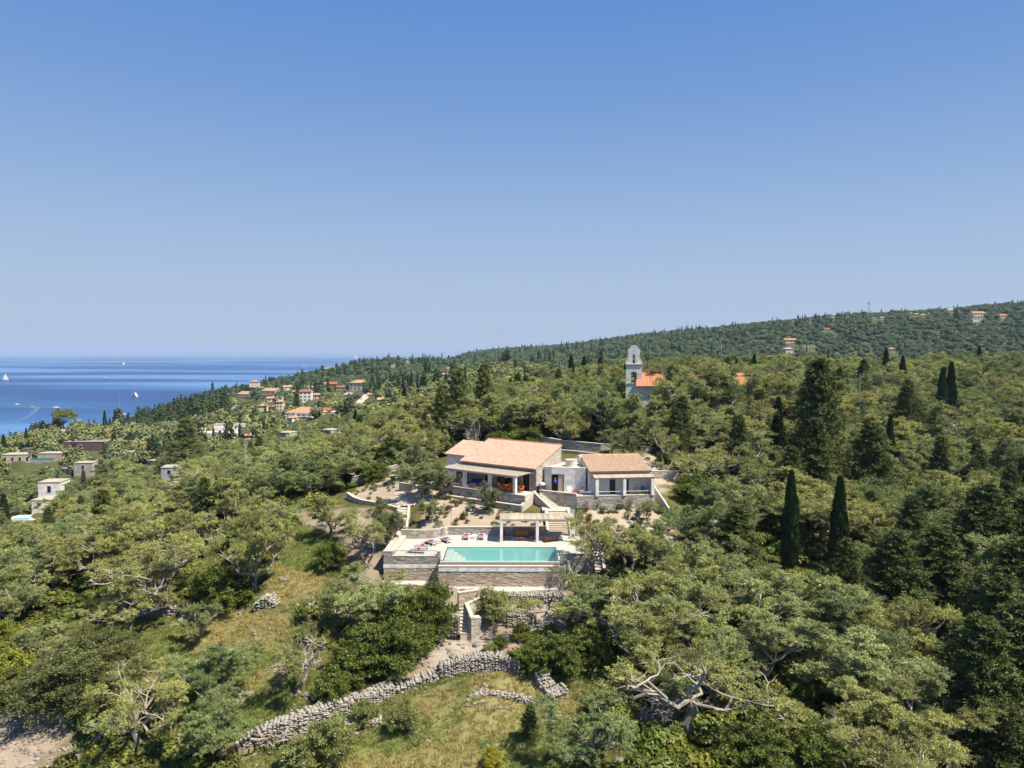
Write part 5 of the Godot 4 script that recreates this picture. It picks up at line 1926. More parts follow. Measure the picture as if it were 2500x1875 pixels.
	t.hexa([Vector3(3.3, 2.4, -91.0), Vector3(7.95, 2.4, -90.2), Vector3(7.948, 2.4, -86.9), Vector3(3.55, 2.4, -89.2), Vector3(3.3, 3.397, -91.0), Vector3(7.95, 3.397, -90.2), Vector3(7.948, 3.397, -86.9), Vector3(3.55, 3.397, -89.2)], col)
	tag(put("guest_terrace", t.mesh(), mats["terrace_floor"], self), "paved terrace before the guest house", "", "", "structure")
	for k in [[-1.6, -0.1, "thin white railing left of the guest house corner"], [0.85, 3.7, "thin white railing between the left guest porch columns"], [4.35, 7.4, "thin white railing between the right guest porch columns"]]:
		var r := thing("railing", k[2], "railing", o.position, o.rotation.y)
		var rm := MB.new()
		rm.box(Vector3(k[0], 0.52, 1.22), Vector3(k[1], 0.57, 1.27), col)
		put("rail", rm.mesh(), mats["white_stucco"], r)
		for i in 3:
			var px := lerpf(k[0] + 0.03, k[1] - 0.06, i / 2.0)
			one_box("post", r, Vector3(px, 0, 1.225), Vector3(px + 0.03, 0.52, 1.265), mats["metal"])

func garden_walls() -> void:
	# below the main house: an upper and a lower wall with a planting strip between
	wall_run("upper white topped stone parapet before the main house terrace", [[-7.75, 3.52, -92.9], [1.62, 3.5, -86.95]], 2.0, 0.25, GREYS, 0.08, 60, 0.15)
	wall_run("lower white topped stone wall below the main house terrace", [[-8.2, 2.42, -92.2], [1.25, 2.38, -86.25]], 0.3, 0.45, GREYS, 0.09, 110, 0.16)
	var e := thing("terrace_end_wall", "pale plastered end wall of the main terrace beside the garden stairs", "wall", Vector3(1.25, 0.3, -86.3))
	var m := MB.new()
	m.hexa([Vector3(-0.3, 0, -0.1), Vector3(1.6, 0, -3.4), Vector3(1.85, 0, -3.25), Vector3(0, 0, 0.05), Vector3(-0.3, 2.1, -0.1), Vector3(1.6, 3.3, -3.4), Vector3(1.85, 3.3, -3.25), Vector3(0, 2.1, 0.05)], Color.WHITE)
	put("wall", m.mesh(), mats["coping"], e)
	wall_run("curving tan stone wall under the link building", [[3.45, 3.72, -89.5], [5.6, 3.74, -88.1], [7.95, 3.74, -86.95]], 0.6, 0.35, WARM, 0.09, 60, 0.16)
	wall_run("grey stone wall under the guest house terrace", [[7.97, 3.47, -86.78], [17.9, 3.47, -87.95]], 0.8, 0.4, GREYS, 0.08, 130, 0.17)
	wall_run("upper garden retaining wall behind both houses", [[4.6, 7.4, -116.5], [8.3, 7.1, -113.4], [14.0, 6.85, -111.3], [22.2, 6.3, -112.2]], 3.6, 0.45, PALE, 0.09, 60, 0.22)
	wall_run("middle garden wall behind the link building roof", [[6.0, 6.2, -109.6], [9.5, 6.1, -108.6], [14.4, 5.75, -106.6]], 3.4, 0.4, PALE, 0.08, 30, 0.22)
	wall_run("short stone wall at the right back of the guest house", [[18.6, 4.7, -98.5], [23.5, 4.5, -99.5]], 1.8, 0.4, GREYS, 0.08, 20, 0.22)
	wall_run("ramp wall climbing behind the upper garden wall", [[8.9, 7.8, -119.5], [12.2, 8.9, -123.0]], 5.0, 0.4, PALE, 0.09, 20, 0.25)
	wall_run("long dry wall on the far left edge of the upper garden", [[-24.2, 2.25, -106.3], [-20.3, 3.4, -106.6], [-16.5, 4.25, -108.2]], 0.6, 0.45, GREYS, 0.06, 50, 0.2)
	wall_run("low curved wall at the front of the left garden", [[-22.9, 1.75, -97.6], [-21.1, 1.75, -94.2], [-19.7, 1.72, -92.7], [-18.1, 1.72, -91.6], [-16.0, 1.72, -89.9], [-14.3, 1.68, -88.4]], 0.0, 0.4, WARM, 0.08, 40, 0.18)
	wall_run("short grey block wall in the left garden beside the stepping stones", [[-15.5, 3.3, -96.8], [-13.6, 3.3, -95.6]], 1.4, 0.5, GREYS, 0.05, 20, 0.18)
	var f := thing("buttress", "slanting white side wall right of the guest house terrace", "wall", Vector3(18.1, 1.0, -88.0))
	var b := MB.new()
	b.hexa([Vector3(0, -0.6, -1.6), Vector3(1.5, -0.6, 0.9), Vector3(1.28, -0.6, 1.05), Vector3(-0.22, -0.6, -1.45), Vector3(0, 3.4, -1.6), Vector3(1.5, 0.9, 0.9), Vector3(1.28, 0.9, 1.05), Vector3(-0.22, 3.4, -1.45)], Color.WHITE)
	put("wall", b.mesh(), mats["coping"], f)

func flight(label: String, at: Vector3, turn: float, n: int, w: float, rise: float, run: float, side_l: float, side_r: float, m: Material) -> Node3D:
	var o := thing("stairs", label, "stairs", at, turn)
	for i in n:
		var s := one_box("step", o, Vector3(0, -0.6, -(i + 1) * run), Vector3(w, (i + 1) * rise - 0.04, -i * run), mat("riser", 0.52, 0.42, 0.32))
		one_box("tread", s, Vector3(-0.005, (i + 1) * rise - 0.04, -(i + 1) * run), Vector3(w + 0.005, (i + 1) * rise, -i * run + 0.03), mats["coping"])
	var l := n * run
	for k in [[side_l, -0.3, 0.0], [side_r, w, w + 0.3]]:
		if k[0] > 0.0:
			var q := MB.new()
			q.hexa([Vector3(k[1], -0.8, -l), Vector3(k[2], -0.8, -l), Vector3(k[2], -0.8, 0.1), Vector3(k[1], -0.8, 0.1), Vector3(k[1], n * rise + k[0], -l), Vector3(k[2], n * rise + k[0], -l), Vector3(k[2], k[0], 0.1), Vector3(k[1], k[0], 0.1)], Color.WHITE)
			put("side_wall", q.mesh(), m, o)
	return o

func stairs() -> void:
	flight("broad garden stairs with pale steps behind the pool pergola", Vector3(4.3, 0, -81.5), 0.0, 12, 2.4, 0.165, 0.34, 0.3, 0.35, mats["coping"])
	var land_ := thing("stair_landing", "paved landing above the broad garden stairs", "landing", Vector3(4.3, 0.6, -85.6))
	one_box("slab", land_, Vector3(-0.6, -0.6, -2.6), Vector3(3.4, 1.38, 0), mats["paving"])
	var o := flight("upper flight from the landing to the main terrace", Vector3(4.9, 1.98, -87.1), deg_to_rad(42), 8, 1.5, 0.17, 0.3, 0.0, 0.0, mats["coping"])
	var d := thing("stair_parapet", "diagonal white topped parapet of the upper garden stairs", "wall", Vector3(3.05, 1.2, -89.5))
	var m := MB.new()
	m.hexa([Vector3(-0.2, -1, 0), Vector3(2.0, -1, 2.75), Vector3(1.75, -1, 2.95), Vector3(-0.4, -1, 0.2), Vector3(-0.2, 2.3, 0), Vector3(2.0, 0.75, 2.75), Vector3(1.75, 0.75, 2.95), Vector3(-0.4, 2.3, 0.2)], Color.WHITE)
	put("wall", m.mesh(), mats["mortar"], d)
	face_stones(d, Vector3(-0.4, 0, 0.2), Vector3(1.75, 0, 2.95), Vector2(-1, -1), Vector2(2.2, 0.68), GREYS, 0.16, 30)
	var c := MB.new()
	c.hexa([Vector3(-0.17, 2.3, -0.03), Vector3(2.05, 0.75, 2.73), Vector3(1.7, 0.75, 3.03), Vector3(-0.47, 2.3, 0.23), Vector3(-0.17, 2.4, -0.03), Vector3(2.05, 0.85, 2.73), Vector3(1.7, 0.85, 3.03), Vector3(-0.47, 2.4, 0.23)], Color.WHITE)
	put("coping", c.mesh(), mats["coping"], d)
	flight("small pale stairs in the left garden between white side walls", Vector3(-13.5, 0.35, -82.7), deg_to_rad(6), 8, 1.0, 0.125, 0.9, 0.28, 0.28, mats["coping"])
	flight("narrow stairs with a white wall at the right of the pool", Vector3(8.75, -2.5, -72.2), deg_to_rad(-2), 14, 0.8, 0.19, 0.6, 0.0, 0.45, mats["coping"])
	# steps down to the meadow
	flight("narrow stone stairs between walls below the pool path", Vector3(-4.62, -4.4, -63.0), deg_to_rad(6), 8, 0.95, 0.2, 0.33, 0.0, 0.0, mats["coping"])
	# stepping stones
	var path := tag(put("garden_path", MB_quad(Vector3(-15.2, 1.55, -93.0), 0.02), mats["coping"], self), "stepping stone path in the left garden", "", "", "structure") as Node3D
	for r in 8:
		for k in 4:
			var t := r / 7.0
			var p := Vector3(lerpf(-15.8, -13.9, t) + k * lerpf(0.30, 0.42, t) + (0.1 if r % 2 else 0.0), 0, lerpf(-95.6, -90.4, t))
			var w := rf(0.13, 0.19)
			var l := rf(0.22, 0.29)
			var y := ground(p.x, p.z)
			var s := MB.new()
			s.soft_box(Vector3(-w, -0.06, -l), Vector3(w, 0.05, l), 0.03, Color.WHITE)
			var q := put("stepping_stone", s.mesh(), mats["coping"], path, p + Vector3(0, y + 0.01, 0) - path.position, rf(-0.5, 0.2))

func MB_quad(at: Vector3, s: float) -> ArrayMesh:
	var m := MB.new()
	m.box(at - Vector3(s, s, s), at + Vector3(s, s, s), Color.WHITE)
	return m.mesh()

func lower_walls() -> void:
	dry_wall("long dry stone wall crossing below the stony slope", [[-19.9, -8.5, -50.5, 0.5], [-18.4, -7.95, -51.5, 0.95], [-15.8, -7.5, -52.0, 1.15], [-14.0, -7.15, -53.2, 1.0], [-11.5, -7.1, -54.5, 1.1], [-9.4, -6.6, -55.8, 0.85]], 0.9, 240, 0.27)
	dry_wall("low tumbled part of the dry stone wall below the stairs", [[-9.3, -6.5, -55.9, 0.5], [-7.5, -6.15, -56.4, 0.55], [-5.9, -5.85, -57.0, 0.7]], 1.0, 60, 0.28)
	dry_wall("curved dry stone wall half in blue shade", [[-5.9, -5.9, -56.9, 1.15], [-4.4, -5.72, -57.2, 1.3], [-3.0, -5.65, -57.6, 1.35], [-1.4, -5.7, -57.9, 1.35], [0.6, -5.9, -57.6, 1.3]], 0.9, 240, 0.24)
	dry_wall("broken stone pillar and rubble right of the gap in the dry wall", [[1.9, -6.0, -57.2, 1.1], [2.3, -6.3, -55.9, 0.8], [3.2, -6.6, -54.6, 0.7], [4.4, -6.4, -55.1, 0.8]], 0.9, 60, 0.27)
	dry_wall("rough grey terrace wall under the right half of the pool path", [[-2.5, -4.1, -68.3, 1.4], [0.2, -4.2, -67.9, 1.5], [3.0, -4.2, -68.2, 1.45], [5.2, -4.3, -68.4, 1.3]], 0.8, 120, 0.24)
	dry_wall("ruined stone buttress beneath the brownish bush", [[-1.3, -4.6, -64.6, 1.7], [-0.4, -4.7, -64.2, 1.7], [0.7, -4.7, -64.4, 1.5], [2.2, -4.7, -65.4, 1.2]], 1.2, 60, 0.24)
	dry_wall("rubble wall left of the lower stairs", [[-7.6, -4.9, -62.6, 1.3], [-6.4, -4.7, -63.4, 1.5], [-4.95, -4.5, -63.2, 1.5]], 1.0, 80, 0.24)
	dry_wall("left field dry stone wall under the tall sparse olives", [[-40.0, -6.7, -72.6, 0.7], [-37.0, -6.4, -71.7, 1.0], [-35.0, -6.1, -71.1, 1.0], [-32.6, -5.7, -71.5, 0.8]], 0.7, 60, 0.3)
	dry_wall("stone wall end at the left edge of the photograph", [[-44.8, -9.5, -59.3, 0.7], [-43.0, -9.35, -60.5, 0.8], [-41.5, -9.3, -60.8, 0.5]], 0.8, 30, 0.3)
	dry_wall("heap of pale stones beside the round green bush", [[-25.3, -4.2, -68.7, 0.5], [-24.2, -4.15, -68.6, 1.1], [-23.0, -4.1, -68.3, 0.5]], 1.2, 40, 0.32)
	dry_wall("second heap of pale stones near the white limbed olive", [[-20.2, -4.0, -65.7, 0.5], [-19.2, -3.95, -65.4, 1.1], [-18.4, -3.95, -65.2, 0.5]], 1.1, 40, 0.3)
	dry_wall("low stone row in the meadow behind the loose shrub", [[-13.2, -7.4, -52.0, 0.35], [-11.6, -7.2, -52.2, 0.45], [-9.9, -7.1, -52.5, 0.3]], 0.7, 30, 0.26)
	dry_wall("low broken stone row across the upper meadow", [[-3.0, -6.1, -55.0, 0.3], [-0.4, -6.2, -54.8, 0.3], [1.6, -6.4, -54.2, 0.35]], 0.5, 24, 0.24)
	dry_wall("pale rubble wall at the bottom right under the dead tree", [[7.2, -6.4, -55.4, 0.8], [8.6, -6.9, -54.0, 0.9], [10.4, -7.4, -53.0, 0.8], [12.0, -7.9, -52.4, 0.6]], 0.9, 40, 0.3)
	wall_run("pale mortared wall right of the lower stairs", [[-3.65, -2.75, -62.9], [-2.75, -2.85, -63.3]], -4.9, 0.6, PALE, 0.09, 20, 0.16)
	var o := thing("stair_side_wall", "tan side wall with a white top right of the lower stairs", "wall", Vector3(-3.65, -4.8, -63.0))
	var m := MB.new()
	m.hexa([Vector3(-0.75, 0, -2.9), Vector3(-0.45, 0, -2.9), Vector3(0.25, 0, 0), Vector3(-0.02, 0, 0), Vector3(-0.75, 2.3, -2.9), Vector3(-0.45, 2.3, -2.9), Vector3(0.25, 2.0, 0), Vector3(-0.02, 2.0, 0)], Color.WHITE)
	put("wall", m.mesh(), mats["mortar"], o)
	var c := MB.new()
	c.hexa([Vector3(-0.8, 2.3, -2.9), Vector3(-0.40, 2.3, -2.9), Vector3(0.3, 2.0, 0.03), Vector3(-0.06, 2.0, 0.03), Vector3(-0.8, 2.39, -2.9), Vector3(-0.40, 2.39, -2.9), Vector3(0.3, 2.09, 0.03), Vector3(-0.06, 2.09, 0.03)], Color.WHITE)
	put("coping", c.mesh(), mats["coping"], o)
	wall_run("short white capped wall turning from the stairs to the path", [[-4.3, -2.55, -65.8], [-2.6, -2.5, -67.9]], -4.6, 0.3, PALE, 0.09, 10, 0.18)
	wall_run("low white capped wall between the path and the bank", [[-5.2, -2.42, -68.7], [-2.3, -2.40, -69.9]], -4.4, 0.35, WARM, 0.1, 14, 0.18)
	# woodpile
	var w := thing("woodpile", "heap of cut grey olive branches on the dry stone wall", "woodpile", Vector3(-16.7, -7.6, -50.9))
	for k in 46:
		var p := Vector3(rf(-1.9, 1.9), 0.15 + rf(0, 0.9), rf(-0.7, 0.9))
		p.y *= 1.0 - 0.3 * absf(p.x) / 1.9
		var d := Vector3(rf(-1, 1), rf(-0.5, 0.35), rf(-0.5, 1)).normalized()
		var q := MB.new()
		var l := rf(0.5, 1.3)
		limb(q, p - d * l * 0.5, p + d * l * 0.5, rf(0.05, 0.1), rf(0.03, 0.05), 0.3, 3, shade(Color(0.25, 0.22, 0.19), rf(0.7, 1.3)), 5)
		put("branch", q.mesh(), mats["bark"], w)
	var t := thing("fallen_trunk", "pale fallen tree trunk lying right of the garden", "log", Vector3(24.6, -0.4, -88.6), 0.5)
	var lg := MB.new()
	limb(lg, Vector3(0, 0.3, 0), Vector3(3.4, -0.5, 0.4), 0.55, 0.4, 0.06, 5, Color(0.42, 0.36, 0.29), 8)
	put("trunk", lg.mesh(), mats["bark"], t)


# ---------------------------------------------------------------- furniture and people

func lounger(label: String, x: float, z: float, deg: float, back: float, frame: Color, cushion: Color, pillow: Color) -> void:
	var o := thing("sun_lounger", label, "sun lounger", Vector3(x, 0.0, z), deg_to_rad(deg), "sun loungers round the pool")
	var fm := mat("lounger %s" % frame.to_html(false), frame.r, frame.g, frame.b, 0.5, 0.4)
	var cm := mat("cushion %s" % cushion.to_html(false), cushion.r, cushion.g, cushion.b, 0.9, 0.1)
	var f := MB.new()
	for s in [-1, 1]:
		f.box(Vector3(s * 0.33 - 0.025, 0.27, -0.95), Vector3(s * 0.33 + 0.025, 0.32, 1.0), Color.WHITE)
	f.box(Vector3(-0.305, 0.27, 0.95), Vector3(0.305, 0.32, 1.0), Color.WHITE)
	f.box(Vector3(-0.305, 0.27, -0.95), Vector3(0.305, 0.32, -0.9), Color.WHITE)
	put("frame", f.mesh(), fm, o)
	for p in [Vector3(-0.33, 0, -0.9), Vector3(0.33, 0, -0.9), Vector3(-0.33, 0, 0.95), Vector3(0.33, 0, 0.95)]:
		one_box("leg", o, p - Vector3(0.025, 0, 0.025), p + Vector3(0.025, 0.27, 0.025), fm)
	one_box("seat_cushion", o, Vector3(-0.31, 0.325, -0.28), Vector3(0.31, 0.42, 1.0), cm, 0.025)
	var b := Node3D.new()
	b.name = "backrest"
	o.add_child(b)
	b.position = Vector3(0, 0.33, -0.29)
	b.rotation.x = deg_to_rad(back)
	one_box("back_cushion", b, Vector3(-0.31, 0.0, -0.72), Vector3(0.31, 0.09, 0.0), cm, 0.025)
	var bar := MB.new()
	bar.box(Vector3(-0.3, -0.03, -0.7), Vector3(-0.26, 0.0, 0), Color.WHITE)
	bar.box(Vector3(0.26, -0.03, -0.7), Vector3(0.3, 0.0, 0), Color.WHITE)
	put("back_bar", bar.mesh(), fm, b)
	if pillow.a > 0.5:
		one_box("pillow", o, Vector3(-0.24, 0.42, 0.12), Vector3(0.24, 0.53, 0.44), mat("red_cloth", 0.36, 0.02, 0.055, 0.9, 0.1), 0.045)

func chair(called: String, label: String, at: Vector3, deg: float, fr: Color, cl: Color, group := "", arms := false) -> void:
	var o := thing(called, label, "chair", at, deg_to_rad(deg), group)
	var fm := mat("chair %s" % fr.to_html(false), fr.r, fr.g, fr.b, 0.6, 0.3)
	var cm := mat("seat %s" % cl.to_html(false), cl.r, cl.g, cl.b, 0.85, 0.15)
	for p in [Vector3(-0.22, 0, -0.22), Vector3(0.22, 0, -0.22), Vector3(-0.22, 0, 0.22), Vector3(0.22, 0, 0.22)]:
		one_box("leg", o, p - Vector3(0.02, 0, 0.02), p + Vector3(0.02, 0.43, 0.02), fm)
	one_box("seat", o, Vector3(-0.25, 0.43, -0.25), Vector3(0.25, 0.49, 0.25), cm, 0.015)
	var b := MB.new()
	b.hexa([Vector3(-0.25, 0.5, -0.27), Vector3(0.25, 0.5, -0.27), Vector3(0.25, 0.5, -0.22), Vector3(-0.25, 0.5, -0.22), Vector3(-0.24, 0.92, -0.36), Vector3(0.24, 0.92, -0.36), Vector3(0.24, 0.92, -0.32), Vector3(-0.24, 0.92, -0.32)], Color.WHITE)
	put("backrest", b.mesh(), cm, o)
	if arms:
		for s in [-1, 1]:
			one_box("armrest", o, Vector3(s * 0.27 - 0.03, 0.62, -0.25), Vector3(s * 0.27 + 0.03, 0.66, 0.25), fm)

func table(label: String, at: Vector3, deg: float, w: float, d: float, h: float, top: Color, group := "") -> void:
	var o := thing("table", label, "table", at, deg_to_rad(deg), group)
	var tm := mat("table %s" % top.to_html(false), top.r, top.g, top.b, 0.6, 0.3)
	one_box("tabletop", o, Vector3(-w / 2, h - 0.05, -d / 2), Vector3(w / 2, h, d / 2), tm, 0.01)
	for p in [Vector3(-1, 0, -1), Vector3(1, 0, -1), Vector3(-1, 0, 1), Vector3(1, 0, 1)]:
		var c: Vector3 = Vector3(p.x * (w / 2 - 0.06), 0, p.z * (d / 2 - 0.06))
		one_box("leg", o, c - Vector3(0.03, 0, 0.03), c + Vector3(0.03, h - 0.05, 0.03), tm)

func furniture() -> void:
	var wf := Color(0.72, 0.70, 0.66)
	var gc := Color(0.225, 0.24, 0.265)
	var red := Color(1, 0, 0, 1)
	var none := Color(0, 0, 0, 0)
	lounger("grey sun lounger with a red pillow nearest the glass guard", -10.05, -74.05, 82, -24, wf, gc, red)
	lounger("grey sun lounger with a red pillow just behind the one at the glass guard", -9.85, -75.55, 82, -24, wf, gc, red)
	lounger("grey sun lounger turned diagonally, its backrest raised, left one of two", -9.0, -77.5, 42, -42, wf, gc, red)
	lounger("grey sun lounger turned diagonally beside the curving wall, right one of two", -7.45, -78.55, 40, -42, wf, gc, red)
	lounger("grey sun lounger facing the pool before the back wall, left one of two", -5.15, -80.05, 0, -50, wf, gc, red)
	lounger("grey sun lounger facing the pool before the back wall, right one of two", -3.45, -80.05, 0, -50, wf, gc, red)
	lounger("dark brown wooden deck chair at the right end of the pool pergola", 4.55, -78.75, -68, -52, Color(0.10, 0.045, 0.03), Color(0.085, 0.03, 0.022), none)
	table("small white side table between the two loungers before the back wall", Vector3(-4.3, 0, -79.95), 0, 0.45, 0.45, 0.4, Color(0.7, 0.66, 0.58))
	table("small side table between the two diagonal loungers", Vector3(-8.05, 0, -77.6), 40, 0.42, 0.42, 0.4, Color(0.62, 0.45, 0.33))
	table("small side table between the two loungers at the glass guard", Vector3(-10.6, 0, -74.8), 0, 0.42, 0.42, 0.35, Color(0.68, 0.62, 0.55))
	# under the pool pergola
	var s := thing("sideboard", "dark wooden sideboard against the wall under the pool pergola", "sideboard", Vector3(1.15, 0, -80.75))
	one_box("cabinet", s, Vector3(-0.85, 0.12, -0.22), Vector3(0.85, 0.82, 0.22), mat("walnut", 0.16, 0.075, 0.035, 0.5, 0.4))
	for i in 2:
		one_box("door", s, Vector3(-0.8 + i * 0.82, 0.18, 0.22), Vector3(-0.02 + i * 0.82, 0.76, 0.245), mat("oak_panel", 0.34, 0.17, 0.06, 0.5, 0.4))
	for x in [-0.8, 0.74]:
		one_box("leg", s, Vector3(x, 0, -0.1), Vector3(x + 0.06, 0.12, 0.1), mats["walnut"])
	chair("armchair", "brown wicker armchair at the left under the pool pergola", Vector3(-0.55, 0, -79.6), 75, Color(0.12, 0.05, 0.03), Color(0.2, 0.07, 0.04), "", true)
	chair("armchair", "brown wicker armchair beside the middle column of the pool pergola", Vector3(2.2, 0, -79.7), -70, Color(0.13, 0.05, 0.03), Color(0.22, 0.08, 0.05), "", true)
	table("low reddish coffee table under the pool pergola", Vector3(0.85, 0, -79.0), 0, 1.0, 0.6, 0.4, Color(0.32, 0.085, 0.04))
	table("small stool with a pale blue towel beside the deck chair", Vector3(5.5, 0, -79.0), 20, 0.4, 0.4, 0.42, Color(0.38, 0.62, 0.66))
	# shower and handrail
	var sh := thing("garden_shower", "thin steel garden shower behind the curving wall", "shower", Vector3(-7.1, 0.75, -82.2))
	var q := MB.new()
	q.tube(PackedVector3Array([Vector3(0, 0, 0), Vector3(0, 2.1, 0), Vector3(0.08, 2.2, 0), Vector3(0.26, 2.2, 0)]), PackedFloat32Array([0.03, 0.03, 0.025, 0.025]), 6, Color.WHITE)
	put("pipe", q.mesh(), mats["metal"], sh)
	var hd := CylinderMesh.new()
	hd.top_radius = 0.06
	hd.bottom_radius = 0.1
	hd.height = 0.05
	put("shower_head", hd, mats["metal"], sh, Vector3(0.26, 2.16, 0))
	var hr := thing("handrail", "dark bent handrail at the corner of the curving wall", "handrail", Vector3(-7.85, 0.0, -80.35))
	var h := MB.new()
	h.tube(PackedVector3Array([Vector3(-0.25, 0, 0), Vector3(-0.1, 1.0, -0.2), Vector3(0.15, 1.05, -0.3), Vector3(0.2, 0, -0.3)]), PackedFloat32Array([0.022, 0.022, 0.022, 0.022]), 6, Color.WHITE)
	put("rail", h.mesh(), mats["iron"], hr)
	# main terrace
	var c := Transform3D(Basis(Vector3.UP, deg_to_rad(-34.5)), Vector3(3.1, 3.4, -89.7))
	table("long wooden dining table under the house pergola", c * Vector3(-2.9, 0.0, 1.5), -34.5, 2.6, 0.95, 0.75, Color(0.36, 0.23, 0.13))
	var seats := [["orange dining chair at the front of the table, left one", -3.75, 2.25, 180], ["bright orange dining chair at the front of the table, middle one", -2.9, 2.25, 180], ["bright orange dining chair at the front of the table, right one", -2.05, 2.25, 180], ["orange dining chair behind the table, left one", -3.75, 0.75, 0], ["orange dining chair behind the table, middle one", -2.9, 0.75, 0], ["orange dining chair behind the table, right one", -2.05, 0.75, 0], ["orange dining chair at the left head of the table", -4.5, 1.5, 90], ["orange dining chair at the right head of the table", -1.3, 1.5, -90]]
	for k in seats:
		chair("dining_chair", k[0], c * Vector3(k[1], 0.0, k[2]), k[3] - 34.5, Color(0.3, 0.13, 0.05), Color(0.55, 0.11, 0.025), "orange chairs round the dining table")
	for k in [["left pendant lamp with an orange woven shade over the dining table", -3.6], ["right pendant lamp with an orange woven shade over the dining table", -2.2]]:
		var l := thing("pendant_lamp", k[0], "lamp", c * Vector3(k[1], 1.65, 1.5), deg_to_rad(-34.5), "pendant lamps over the dining table")
		var sm := CylinderMesh.new()
		sm.top_radius = 0.17
		sm.bottom_radius = 0.24
		sm.height = 0.3
		put("lamp_shade", sm, mat("woven", 0.55, 0.30, 0.10, 0.8, 0.1), l, Vector3(0, 0.15, 0))
		one_box("cord", l, Vector3(-0.008, 0.3, -0.008), Vector3(0.008, 0.66, 0.008), mats["iron"])
	var so := thing("sofa", "blue sofa against the wall under the house pergola", "sofa", c * Vector3(-9.0, 0, 0.75), deg_to_rad(-34.5))
	var bl := mat("blue_cloth", 0.03, 0.08, 0.27, 0.9, 0.1)
	one_box("base", so, Vector3(-0.95, 0.08, -0.4), Vector3(0.95, 0.42, 0.4), bl, 0.04)
	one_box("backrest", so, Vector3(-0.95, 0.42, -0.4), Vector3(0.95, 0.82, -0.18), bl, 0.04)
	for s2 in [-1.0, 0.78]:
		one_box("armrest", so, Vector3(s2 - 0.03, 0.42, -0.18), Vector3(s2 + 0.24, 0.6, 0.4), bl, 0.03)
	table("round edged coffee table with an orange top before the blue sofa", c * Vector3(-8.6, 0, 2.0), -34.5, 0.9, 0.6, 0.42, Color(0.5, 0.23, 0.06))
	chair("armchair", "wicker armchair right of the blue sofa", c * Vector3(-7.4, 0, 1.7), -110, Color(0.3, 0.2, 0.12), Color(0.38, 0.28, 0.19), "", true)
	chair("armchair", "grey cushioned armchair left of the coffee table", c * Vector3(-10.2, 0, 2.0), 55, Color(0.2, 0.15, 0.11), Color(0.36, 0.37, 0.38), "", true)
	chair("armchair", "dark wicker armchair at the left end of the house pergola", c * Vector3(-11.2, 0, 1.9), 20, Color(0.1, 0.08, 0.07), Color(0.15, 0.15, 0.17), "", true)
	var sb := thing("deck_chair", "white canvas deck chair on the left end of the main terrace", "deck chair", c * Vector3(-12.9, 0, 1.1), deg_to_rad(-10))
	var cv := MB.new()
	cv.hexa([Vector3(-0.28, 0.3, -0.1), Vector3(0.28, 0.3, -0.1), Vector3(0.28, 0.34, 0.55), Vector3(-0.28, 0.34, 0.55), Vector3(-0.28, 0.33, -0.1), Vector3(0.28, 0.33, -0.1), Vector3(0.28, 0.37, 0.55), Vector3(-0.28, 0.37, 0.55)], Color.WHITE)
	cv.hexa([Vector3(-0.28, 1.0, -0.5), Vector3(0.28, 1.0, -0.5), Vector3(0.28, 0.33, -0.1), Vector3(-0.28, 0.33, -0.1), Vector3(-0.28, 1.02, -0.47), Vector3(0.28, 1.02, -0.47), Vector3(0.28, 0.35, -0.07), Vector3(-0.28, 0.35, -0.07)], Color.WHITE)
	put("canvas", cv.mesh(), mats["white_stucco"], sb)
	for s3 in [-0.3, 0.27]:
		one_box("leg", sb, Vector3(s3, 0, -0.3), Vector3(s3 + 0.03, 0.33, -0.26), mats["oak_panel"])
		one_box("leg", sb, Vector3(s3, 0, 0.45), Vector3(s3 + 0.03, 0.34, 0.49), mats["oak_panel"])
	# barbecue
	var bq := thing("barbecue", "black and white barbecue trolley beside the gable of the main house", "barbecue", Vector3(3.85, 3.4, -89.9), deg_to_rad(20))
	one_box("cart", bq, Vector3(-0.5, 0.1, -0.25), Vector3(0.5, 0.75, 0.25), mats["iron"])
	var hood := MB.new()
	hood.soft_box(Vector3(-0.4, 0.78, -0.27), Vector3(0.4, 1.15, 0.27), 0.12, Color.WHITE)
	put("hood", hood.mesh(), mats["metal"], bq)
	one_box("shelf", bq, Vector3(-0.85, 0.78, -0.22), Vector3(-0.42, 0.82, 0.22), mats["metal"])
	one_box("shelf", bq, Vector3(0.42, 0.78, -0.22), Vector3(0.8, 0.82, 0.22), mats["metal"])
	# guest terrace
	chair("armchair", "white garden chair on the terrace of the link building", Vector3(7.3, 3.4, -88.6), 10, Color(0.7, 0.7, 0.7), Color(0.75, 0.74, 0.72), "", true)
	chair("armchair", "pinkish garden chair in the shade beside the guest house gable", Vector3(8.8, 3.4, -88.4), -20, Color(0.4, 0.3, 0.3), Color(0.42, 0.30, 0.30), "", true)
	var po := thing("pouf", "bright red floor cushion before the white garden chair", "cushion", Vector3(7.75, 3.4, -88.0))
	one_box("cushion", po, Vector3(-0.32, 0.0, -0.25), Vector3(0.32, 0.36, 0.25), mats["red_cloth"], 0.08)
	var g := Transform3D(Basis(Vector3.UP, deg_to_rad(6.5)), Vector3(9.75, 3.4, -88.3))
	chair("armchair", "wooden chair with a blue towel on the guest porch", g * Vector3(6.6, 0, 0.6), -20, Color(0.5, 0.4, 0.3), Color(0.1, 0.17, 0.36), "", true)
	chair("armchair", "tan wicker chair at the right end of the guest porch", g * Vector3(7.2, 0, 0.75), -60, Color(0.5, 0.36, 0.24), Color(0.5, 0.35, 0.24), "", true)
	chair("armchair", "tan wicker chair left of the blue towel on the guest porch", g * Vector3(6.0, 0, 0.75), 40, Color(0.5, 0.38, 0.26), Color(0.48, 0.38, 0.27), "", true)

